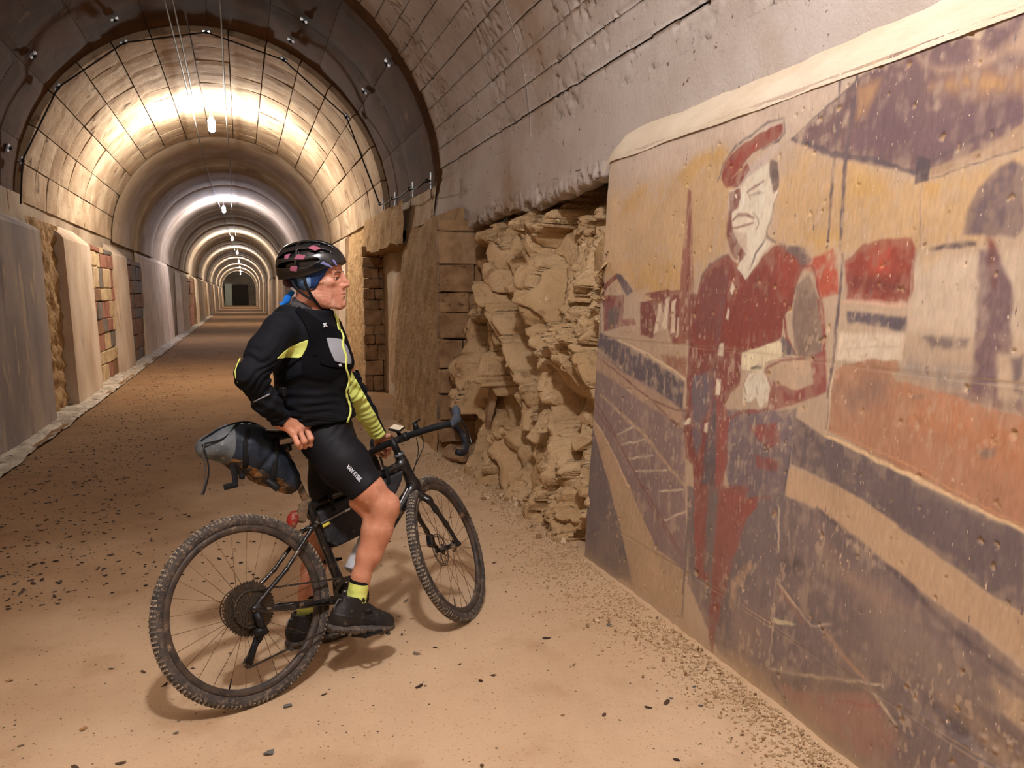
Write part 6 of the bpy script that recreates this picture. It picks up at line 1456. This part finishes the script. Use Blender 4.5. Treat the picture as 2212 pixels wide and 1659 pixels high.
# left sleeve
f = Field(np.minimum(shL, Wl)-.09, np.maximum(elL, Wl)+.10, .0045)
f.chain([shL, (shL+elL)/2, elL, (elL+Wl)/2+[0, 0, .004], Wl-(Wl-elL)/np.linalg.norm(Wl-elL)*.004], [.064, .060, .052, .046, .037], k=.02)
wn = (Wl-elL)/np.linalg.norm(Wl-elL); X = np.stack(np.meshgrid(*f.ax, indexing='ij'), -1); f.D = np.maximum(f.D, (X-(Wl-wn*.008))@wn).astype(np.float32); f.disp(folds)
V, F = f.mesh(); T = tris(F); n_s = np.cross(wn, FW); n_s /= np.linalg.norm(n_s)
q = V-elL; side = q@UP-(q@RT)*(-(wn@UP))/(-(wn@RT)) if False else ((V-elL)-np.outer((V-elL)@wn, wn))@(UP*.8+RT*.6)
g_ = side-.026+.002*0
v1, t1 = clip(V, T, g_); sl = rp(obj('left_sleeve', newmesh('left_sleeve', v1, t1, True), M_YEL)); v2, t2 = clip(V, T, -g_); obj('sleeve_stripe', newmesh('sleeve_stripe', v2, t2, True), M_JACK, sl)
# ---- shorts
f = Field((.02, 2.86, .48), (.66, 3.62, 1.10), .0045)
f.ell(P(706, 935, 3.25), (.112, .160, .125), R=TB, k=.04)
f.chain([hipR, P(744, 1001, 3.105), P(793, 1055, 3.045)], [.100, .098, .0735], k=.035); f.seg(P(793, 1055, 3.045), P(830, 1092, 3.03), .0735, .066, k=.02)
f.chain([hipL, P(714, 1040, 3.34), P(706, 1100, 3.355), P(700, 1135, 3.36)], [.105, .090, .076, .072], k=.03)
X = np.stack(np.meshgrid(*f.ax, indexing='ij'), -1)
tn = P(829, 1100, 3.03)-P(742, 1001, 3.085); tn /= np.linalg.norm(tn); hc_ = P(791, 1054, 3.04); rr_ = np.linalg.norm(X-hc_, axis=-1)
f.D = np.where((X@FW-(CAMP@FW) < (P(700, 1000, 3.21)-CAMP)@FW) & (X[..., 2] < .86), np.maximum(f.D, (X-hc_)@tn), f.D).astype(np.float32)
f.D = np.maximum(f.D, .555-X[..., 2]+.0*X[..., 0]).astype(np.float32)
f.disp(lambda p: .0012*fbm(p, 14, 2, 3)+.0022*np.exp(-(np.linalg.norm(p-P(740, 925, 3.1), axis=1)/.09)**2)*np.sin(120*(p[:, 2]-p[:, 0])))
V, F = f.mesh(); SV, STt = V, tris(F); shorts = rp(obj('shorts', newmesh('shorts', V, F, True), M_SHORT))
bv = BVHTree.FromPolygons([tuple(v) for v in SV], [tuple(int(i) for i in t) for t in STt])
def lettering(txt, o, d, h, surf, m, parent, name):
    cu = bpy.data.curves.new(name, 'FONT'); cu.body = txt; cu.size = 1.0; cu.offset = .028; to = bpy.data.objects.new(name, cu); COL.objects.link(to)
    bpy.context.view_layer.update(); me = bpy.data.meshes.new_from_object(to); bpy.data.objects.remove(to)
    co = np.zeros(len(me.vertices)*3); me.vertices.foreach_get('co', co); co = co.reshape(-1, 3); wd = co[:, 0].max(); d = np.array(d, float); L_ = np.linalg.norm(d); u = d/L_; v = np.array([u[1], -u[0]]) 
    out = []
    for c in co:
        px = np.array(o)+u*(c[0]/wd*L_)+v*(c[1]/.7*h)
        dr = FW+RT*(px[0]-1106)/FPX-UP*(px[1]-829.5)/FPX; hit = surf.ray_cast(Vector(CAMP), Vector(dr/np.linalg.norm(dr)))
        out.append(np.array(hit[0])+np.array(hit[1])*.0016 if hit[0] is not None else CAMP+dr*3)
    me.vertices.foreach_set('co', np.array(out, np.float32).ravel()); me.update(); me.materials.clear(); me.materials.append(m)
    o_ = bpy.data.objects.new(name, me); COL.objects.link(o_); o_.parent = parent; return o_
lettering('VAN RYSEL', (747.5, 1008.5), (29.5, 32.5), 8.6, bv, M_WHITE, shorts, 'shorts_lettering')
# ---- socks
def sock(a, b, ra, rb, nm='sock'):
    a = np.array(a); b = np.array(b); n = (b-a)/np.linalg.norm(b-a); L_ = np.linalg.norm(b-a)
    f = Field(np.minimum(a, b)-.07, np.maximum(a, b)+.07, .0032); f.seg(a-n*.03, b+n*.03, ra, rb, k=.01); f.half(a, -n); f.half(b, n)
    f.disp(lambda p: .0014*np.sin(((p-a)@n)*260+4*vn(p, 30, 2))*sstep(0, L_, (p-a)@n)+.0008*fbm(p, 40, 2, 2)); V, F = f.mesh(); T = tris(F); g = ((V-a)@n)-.016
    v, t = clip(V, T, -g); s = rp(obj(nm, newmesh(nm, v, t, True), M_YEL)); v, t = clip(V, T, g); obj('sock_band', newmesh('sock_band', v, t, True), M_SOCKB, s); return s
sock(P(778, 1250, 3.025), P(766, 1312, 3.018), .0392, .0415); sock(P(667, 1280, 3.365), P(659, 1332, 3.362), .0410, .0400)
# ---- shoes (x forward from the heel, y left, z up from the ground)
def shoe(H, R, inner, strap=True, name='shoe'):
    W_ = lambda V: np.asarray(V)@R.T+H
    f = Field((-.03, -.075, -.01), (.33, .075, .19), .0034)
    f.ell((.052, 0, .062), (.050, .037, .060), k=.02); f.chain([(.055, 0, .05), (.12, 0, .05), (.20, 0, .042), (.250, inner*.006, .040)], [.036, .036, .040, .036], k=.02)
    f.ell((.238, inner*.004, .040), (.058, .046, .034), k=.02); f.seg((.10, 0, .105), (.215, 0, .052), .036, .032, k=.02); f.seg((.075, 0, .085), (.078, 0, .150), .050, .047, k=.02, flat=((0, 1, 0), .86))
    f.half((.3, 0, .018), (0, 0, -1), .004); f.half((.08, 0, .142), (.12, 0, 1), .006)
    f.seg((.078, 0, .12), (.080, 0, .18), .037, .036, k=.004, op='s', flat=((0, 1, 0), .80))
    f.disp(lambda p: .0016*fbm(p, 22, 3, 3)+.0016*np.sin(p[:, 0]*170+p[:, 2]*120)*np.exp(-((p[:, 0]-.15)/.05)**2)-.0018*(np.abs(p[:, 2]-.062+.12*(p[:, 0]-.1))<.003)*(p[:, 0] < .2))
    V, F = f.mesh(); up = rp(obj(name, newmesh(name, W_(V), F, True), M_SHOE))
    s = Field((-.03, -.075, -.02), (.33, .075, .06), .0034)
    s.chain([(.040, 0, .016), (.12, inner*-.004, .016), (.20, 0, .016), (.258, inner*.005, .022)], [.042, .038, .048, .044], k=.02, flat=((0, 0, 1), .5))
    s.half((0, 0, .034), (-.06, 0, 1), .006); s.half((0, 0, .0), (0, 0, -1), .002)
    s.disp(lambda p: .002*(np.sin(p[:, 0]*420) > .2)*(p[:, 2] < .014)+.001*fbm(p, 40, 2, 3))
    V, F = s.mesh(); so_ = obj('sole', newmesh('sole', W_(V), F, True), M_SOLE, up)
    lug = MB()
    for i in range(9):
        for y_ in (-.026, .0, .026): x = .02+i*.03; lug.box((x-.009, y_-.009, -.005), (x+.009, y_+.009, .004), .002)
    lug.xf(R, H).obj('sole_lugs', M_SOLE, so_)
    sd_ = -1
    d = MB().lathe([(0, .015), (.004, .015), (.007, .011), (.008, .004)], 18, axis=1).xf(rotm((1, 0, 0), math.pi)@np.eye(3), (0, 0, 0)); d.xf(rotm((1, 0, 0), .55), (.150, -.033, .086)); d.xf(R, H); d.obj('lace_dial', M_BLACK, up, True)
    d = MB().lathe([(0, .0155), (.0015, .0175), (.003, .0155)], 18, axis=1).xf(rotm((1, 0, 0), math.pi+.55), (.150, -.0335, .086)); d.xf(R, H); d.obj('dial_ring', M_ROTOR, up, True)
    d = MB().tube([(.112, -.040, .135), (.128, -.025, .128), (.136, 0, .125), (.128, .025, .128)], .009, 8, flat=.35).xf(R, H); d.obj('cuff_strap', M_BLACK, up, True)
    d = MB().tube([(.012, -.008, .070), (.006, -.010, .10), (.018, -.012, .130), (.03, -.014, .128)], .0035, 6).xf(R, H); d.obj('heel_loop', mat('grey_loop', (92, 90, 90), rough=.7), up, True)
    for k in range(4): d = MB().tube([(.165+k*.018, -.030, .074-k*.005), (.172+k*.018, -.010, .080-k*.006), (.168+k*.018, .018, .080-k*.006)], .0014, 5).xf(R, H); d.obj('lace', M_BLACK, up, True)
    return up
Hh = P(708, 1366, 2.955); Tt = P(862, 1364, 3.06); x_ = (Tt-Hh); x_ /= np.linalg.norm(x_); y_ = np.cross((0, 0, 1), x_); y_ /= np.linalg.norm(y_); y_ = y_+np.array([0, 0, -.12]); y_ /= np.linalg.norm(y_); z_ = np.cross(x_, y_)
shoe(Hh, np.stack([x_, y_, z_], 1), 1)
a = math.radians(14); shoe(np.array([.122, 3.315, .003]), frame(14), -1)
# ================================================================ SMALL THINGS
def FL(px, py):
    d = FW+RT*(px-1106)/FPX-UP*(py-829.5)/FPX; p = CAMP+d*(-HCAM/d[2]); return p
def fz(x, y): return float(floor_h(np.array([x]), np.array([y]))[0])
# ---- leaves
M_LEAF = [mat('brown_dry_leaf', (96, 70, 52), (66, 48, 38), scale=60, rough=.8), mat('grey_dry_leaf', (136, 118, 98), (104, 92, 80), scale=60, rough=.8), mat('dark_dry_leaf', (54, 38, 30), rough=.8), mat('ochre_dry_leaf', (160, 118, 72), rough=.8)]
def leaf_mesh(k):
    r = random.Random(k); n = 8; V = [(0, 0, .25)]; 
    for i in range(n):
        a = 2*math.pi*i/n; rad = 1*(.75+.35*r.random()); x = rad*math.cos(a); y = .48*rad*math.sin(a); V.append((x, y, .18*x*x+.35*y*y*(1 if k % 2 else -1)+.05*r.random()))
    F = [(0, i+1, (i+1) % n+1) for i in range(n)]; m = len(V); V += [(x, y, z-.05) for x, y, z in V]; F += [(m, m+(i+1) % n+1, m+i+1) for i in range(n)]+[(i+1, m+i+1, m+(i+1) % n+1, (i+1) % n+1) for i in range(n)]
    V.append((1.35, .02, .1)); V.append((1.34, -.02, .06)); F.append((1, len(V)-2, len(V)-1))
    return newmesh('dry_leaf', V, F)
lm = []
for k in range(4):
    for m in M_LEAF: q = leaf_mesh(k); q.materials.append(m); lm.append(q)
rd = random.Random(77); sp = []
for px, py in ((905, 1485), (1305, 1545), (1065, 1460), (180, 1575), (45, 1612), (125, 1305), (118, 1290), (485, 1340), (460, 1222), (515, 1172), (540, 1170), (1180, 1380), (1165, 1325), (900, 1415), (940, 1400), (1440, 1520), (1400, 1530), (20, 1470), (240, 1445), (310, 1452), (360, 1175), (330, 1170), (770, 1240), (1085, 1105), (1080, 1080), (700, 1500), (500, 1225), (540, 1235), (548, 1170), (1015, 1120), (60, 1180), (90, 1255), (150, 1160), (255, 1110), (300, 1195)): 
    p = FL(px, py); sp.append((p[0], p[1], rd.uniform(.012, .021)))
while len(sp) < 150:
    y = 1.9+9*rd.random()**1.3; x = rd.uniform(-1.9, 1.4)
    sp.append((x, y, rd.uniform(.009, .019)))
while len(sp) < 285:
    y = rd.uniform(4.4, 11); x = rd.gauss(-1.25, .45)
    if -1.95 < x < 1.3: sp.append((x, y, rd.uniform(.012, .026)))
for x, y, s in sp:
    if x > 1.45 and y < 4: continue
    o = bpy.data.objects.new('dry_leaf', rd.choice(lm if y < 4.4 else lm[:]) if rd.random() < .6 else lm[rd.choice((2, 6, 10, 14, 0, 4))]); COL.objects.link(o)
    o.location = (x, y, fz(x, y)+.003); o.rotation_euler = (rd.uniform(-.3, .3), rd.uniform(-.3, .3), rd.uniform(0, 6.3)); o.scale = (s, s, s*.8)
    o['label'] = 'small dry curled leaf lying on the sandy tunnel floor'; o['category'] = 'leaf'; o['group'] = 'dry leaves scattered over the tunnel floor'
def bits(n, posf, sz, m, name, label, flatz=.35, seed=1):
    r = np.random.default_rng(seed); P_ = posf(r, n); n = len(P_); a = r.uniform(0, 6.28, n); s = sz[0]+(sz[1]-sz[0])*r.random(n)**2.5
    base = np.array([(1, 0, 0), (.2, .8, .1), (-.9, .3, -.1), (-.6, -.7, .1), (.4, -.8, 0), (0, 0, 1), (0, 0, -.6)]); Fb = [(0, 1, 5), (1, 2, 5), (2, 3, 5), (3, 4, 5), (4, 0, 5), (1, 0, 6), (2, 1, 6), (3, 2, 6), (4, 3, 6), (0, 4, 6)]
    B = base[None]*(1+.35*(r.random((n, 7, 1))-.5))+.25*(r.random((n, 7, 3))-.5); B[..., 2] *= flatz*(1+r.random((n, 1)))
    c, s_ = np.cos(a)[:, None], np.sin(a)[:, None]; X = B[..., 0]*c-B[..., 1]*s_; Y = B[..., 0]*s_+B[..., 1]*c
    V = np.stack([X*s[:, None]+P_[:, :1], Y*s[:, None]+P_[:, 1:2], B[..., 2]*s[:, None]+P_[:, 2:3]], -1).reshape(-1, 3)
    F = (np.array(Fb)[None]+7*np.arange(n)[:, None, None]).reshape(-1, 3)
    return obj(name, newmesh(name, V, F), m, None, label, 'debris' if 'litter' in name else 'gravel', kind='stuff')
def plit(r, n):
    y = 4.2+r.random(n)**1.4*18; x = np.where(r.random(n) < .72, r.normal(-1.35, .38, n), r.uniform(-1.9, 1.5, n)); m = (x > -2.0) & (x < 1.6); x, y = x[m], y[m]; return np.stack([x, y, floor_h(x, y)+.002], -1)
bits(3600, plit, (.004, .016), M_LEAF[2], 'leaf_litter', 'fine dark leaf litter along the left side of the floor', .2, 3)
def plit2(r, n):
    y = 1.6+r.random(n)**1.2*12; x = r.uniform(-1.9, 1.6, n); return np.stack([x, y, floor_h(x, y)+.001], -1)
bits(4200, plit2, (.0015, .0065), M_LEAF[1], 'floor_grit', 'fine grit and chips scattered on the sandy floor', .35, 4)
# ---- gravel at the foot of the painted pier and the rock
M_GRAV = [mat('tan_gravel', (196, 166, 128), (168, 138, 102), scale=40, rough=.95), mat('pale_gravel', (212, 188, 154), rough=.95), mat('brown_gravel', (150, 118, 86), rough=.95), mat('grey_gravel', (104, 100, 98), rough=.9)]
def pgr(r, n):
    y = .8+r.random(n)**1.25*6.4; d = np.abs(r.normal(0, 1, n)); edge = 1.79+.05*(y > 4); x = edge-.015-d*.15*(1+.35*np.sin(y*2.1)); m = (x < edge) & (x > 1.0); x, y = x[m], y[m]; return np.stack([x, y, floor_h(x, y)+.001], -1)
bits(7000, pgr, (.0025, .0095), M_GRAV[0], 'fine_gravel', 'fine tan gravel heaped along the foot of the painted pier', .7, 5)
bits(1800, pgr, (.003, .009), M_GRAV[1], 'pale_fine_gravel', 'pale fine gravel mixed in along the foot of the wall', .7, 6)
gm = []
for k in range(6):
    for m in (M_GRAV[0], M_GRAV[1], M_GRAV[2]): q = hull_rock('gravel_stone', 700+k, (1, .8, .6), 14, .25); q.materials.append(m); gm.append(q)
r = np.random.default_rng(11); pts = pgr(r, 2600); pts = pts[np.argsort(pts[:, 1])][:1200]; sel = pts[r.permutation(len(pts))[:290]]
for p in sel:
    s = rd.uniform(.007, .0125)+(.007 if rd.random() < .12 else 0)
    o = bpy.data.objects.new('gravel_stone', rd.choice(gm)); COL.objects.link(o); o.location = (p[0], p[1], p[2]+s*.35); o.rotation_euler = (rd.uniform(0, 6), rd.uniform(0, 6), rd.uniform(0, 6)); o.scale = (s, s, s)
    o['label'] = 'small loose stone in the gravel along the foot of the painted pier'; o['category'] = 'stone'; o['group'] = 'loose stones at the foot of the painted pier'
for k, (px, py, s, mi, lb) in enumerate(((622, 1526, .020, 3, 'flat grey stone on the floor in front of the rear wheel'), (583, 1628, .024, 3, 'grey stone at the bottom edge of the floor, left of centre'), (1316, 1356, .018, 3, 'dark oval pebble near the gravel edge, right of the shoe'), (1512, 1529, .013, 3, 'dark pebble in the gravel under the painted railway track'), (1215, 1546, .010, 2, 'small brown pebble on open sand below the front wheel'), (1450, 1512, .010, 3, 'small grey pebble on the sand left of the gravel bank'), (1498, 1490, .012, 3, 'grey-blue pebble lodged in the upper gravel bank'))):
    p = FL(px, py); me = hull_rock('stone', 900+k, (1, .7, .35), 16, .2); me.materials.append(M_GRAV[mi]); o = obj('stone', me, None, None, lb, 'stone', loc=(p[0], p[1], fz(p[0], p[1])+s*.25)); o.scale = (s, s, s)
# rubble fallen at the foot of the rock
M_RB = gm
for k in range(60):
    y = rd.uniform(4.05, 7.0); x = 1.80-abs(rd.gauss(0, .10))+.05; s = rd.uniform(.010, .035)
    o = bpy.data.objects.new('rubble_stone', rd.choice(gm)); COL.objects.link(o); o.location = (x, y, fz(x, y)+s*.3); o.rotation_euler = (rd.uniform(0, 6), rd.uniform(0, 6), rd.uniform(0, 6)); o.scale = (s, s, s)
    o['label'] = 'broken stone fallen at the foot of the raw rock face'; o['category'] = 'stone'; o['group'] = 'rubble at the foot of the rock face'
# ---- wall brackets, cables
def onvault(px, py, r):
    d = FW+RT*(px-1106)/FPX-UP*(py-829.5)/FPX; o = CAMP-np.array([VX, 0, VZ]); a = d[0]**2+d[2]**2; b = o[0]*d[0]+o[2]*d[2]; c = o[0]**2+o[2]**2-r*r
    t = (-b+math.sqrt(b*b-a*c))/a; return CAMP+d*t
M_CABD = M_WIRED
def bracket(p, lab, tall=False, grp=None):
    th = math.atan2(p[2]-VZ, p[0]-VX); t = empty('bracket', p, lab, 'bracket', grp); t.rotation_euler = (0, -th, 0)
    h = .075 if tall else .045
    MB().box((-.022, -.022 if tall else -.045, -h), (-.006, .022 if tall else .045, h), .003).obj('plate', M_STEEL, t)
    MB().tube([(-.006, 0, 0), (-.055, 0, 0)], .008, 8).tube([(-.04, -.0, -.018), (-.04, .0, .018)], .014, 8).obj('bolt', M_CABD, t, True)
    return t
ringpx = [(42, 345), (120, 185), (265, 87), (445, 64), (615, 125), (752, 250)]
ring = []
for i, (x, y) in enumerate(ringpx):
    p = onvault(x, y, 2.15); ring.append(p); bracket(p, 'bracket of the vault cable ring '+['at its left foot', 'on the left haunch', 'upper left of the crown', 'at the very crown', 'upper right of the crown', 'on the right haunch'][i], grp='brackets of the cable ring round the vault')
row = [(828, 441), (855, 430), (893, 409), (932, 391)]; rowp = []
for i, (x, y) in enumerate(row):
    d = P(x, y, 10.0)-CAMP; p = CAMP+d*((1.86-CAMP[0])/d[0]); rowp.append(p)
    t = empty('bracket', p, ['farthest', 'second farthest', 'second nearest', 'nearest'][i]+' tall steel bracket of the row of four on the right wall', 'bracket', 'row of four brackets on the right wall')
    MB().box((-.012, -.020, -.085), (.004, .020, .085), .003).obj('plate', M_STEEL, t); MB().tube([(-.01, 0, 0), (-.06, 0, -.0)], .009, 8).tube([(-.05, 0, -.02), (-.05, 0, .02)], .016, 8).obj('bolt', M_CABD, t, True)
for i, (x, y) in enumerate([(68, 116), (245, 37), (658, 41), (630, 84), (840, 134), (790, 195), (14, 318)]):
    p = onvault(x, y, 2.235); bracket(p, 'lone small bracket on the dark lining, '+['high on the left side', 'above left of the crown', 'right of the crown, upper of two', 'right of the crown, lower of two', 'on the right, nearest the concrete', 'on the right, just outside the cable ring', 'at the left edge of the picture'][i], grp='loose brackets on the dark vault lining')
rp3 = [q+np.array([-.03*math.cos(math.atan2(q[2]-VZ, q[0]-VX)), 0, -.03*math.sin(math.atan2(q[2]-VZ, q[0]-VX))]) for q in ring]
MB().tube([rp3[0]+np.array([-.05, 0, -.5])]+rp3+[rowp[0]+np.array([-.05, 0, 0])], .010, 6).obj('ring_cable', M_CABD, None, True, label='dark cable strung in straight lengths round the vault', cat='cable')
rc = []
for i in range(3):
    a, b = rowp[i]+np.array([-.05, 0, 0]), rowp[i+1]+np.array([-.05, 0, 0]); rc += [a, (a+b)/2+np.array([0, 0, -.03])]
MB().tube(rc+[rowp[3]+np.array([-.05, 0, 0])], .008, 6).obj('row_cable', M_CABD, None, True, label='short dark cable sagging between the four wall brackets', cat='cable')
for nm, pts, lb in (('ceiling_cable', [(-.66, 5.0, 4.66), (-.64, 9.1, 4.58), (-.655, 13.6, 4.60), (-.66, 20, 4.52), (-.60, 28.6, 4.60), (-.5, 36, 4.5), (-.42, 43, 4.6), (-.3, 57, 4.6)], 'leftmost pale cable running along the crown of the vault to the lamps'),
                    ('ceiling_cable', [(-.58, 5.0, 4.66), (-.56, 9.0, 4.58), (-.60, 13.6, 4.60)], 'second pale cable running close beside the leftmost one to the nearest lamp'),
                    ('ceiling_cable', [(-.08, 5.0, 4.70), (-.09, 9.0, 4.60), (-.125, 13.9, 4.60), (-.14, 22, 4.56), (-.2, 28.6, 4.6), (-.15, 43, 4.6)], 'single pale cable running along the crown right of the pair')):
    MB().tube(smooth(pts, 8), .011, 8).obj(nm, M_WIRE, None, True, label=lb, cat='cable')
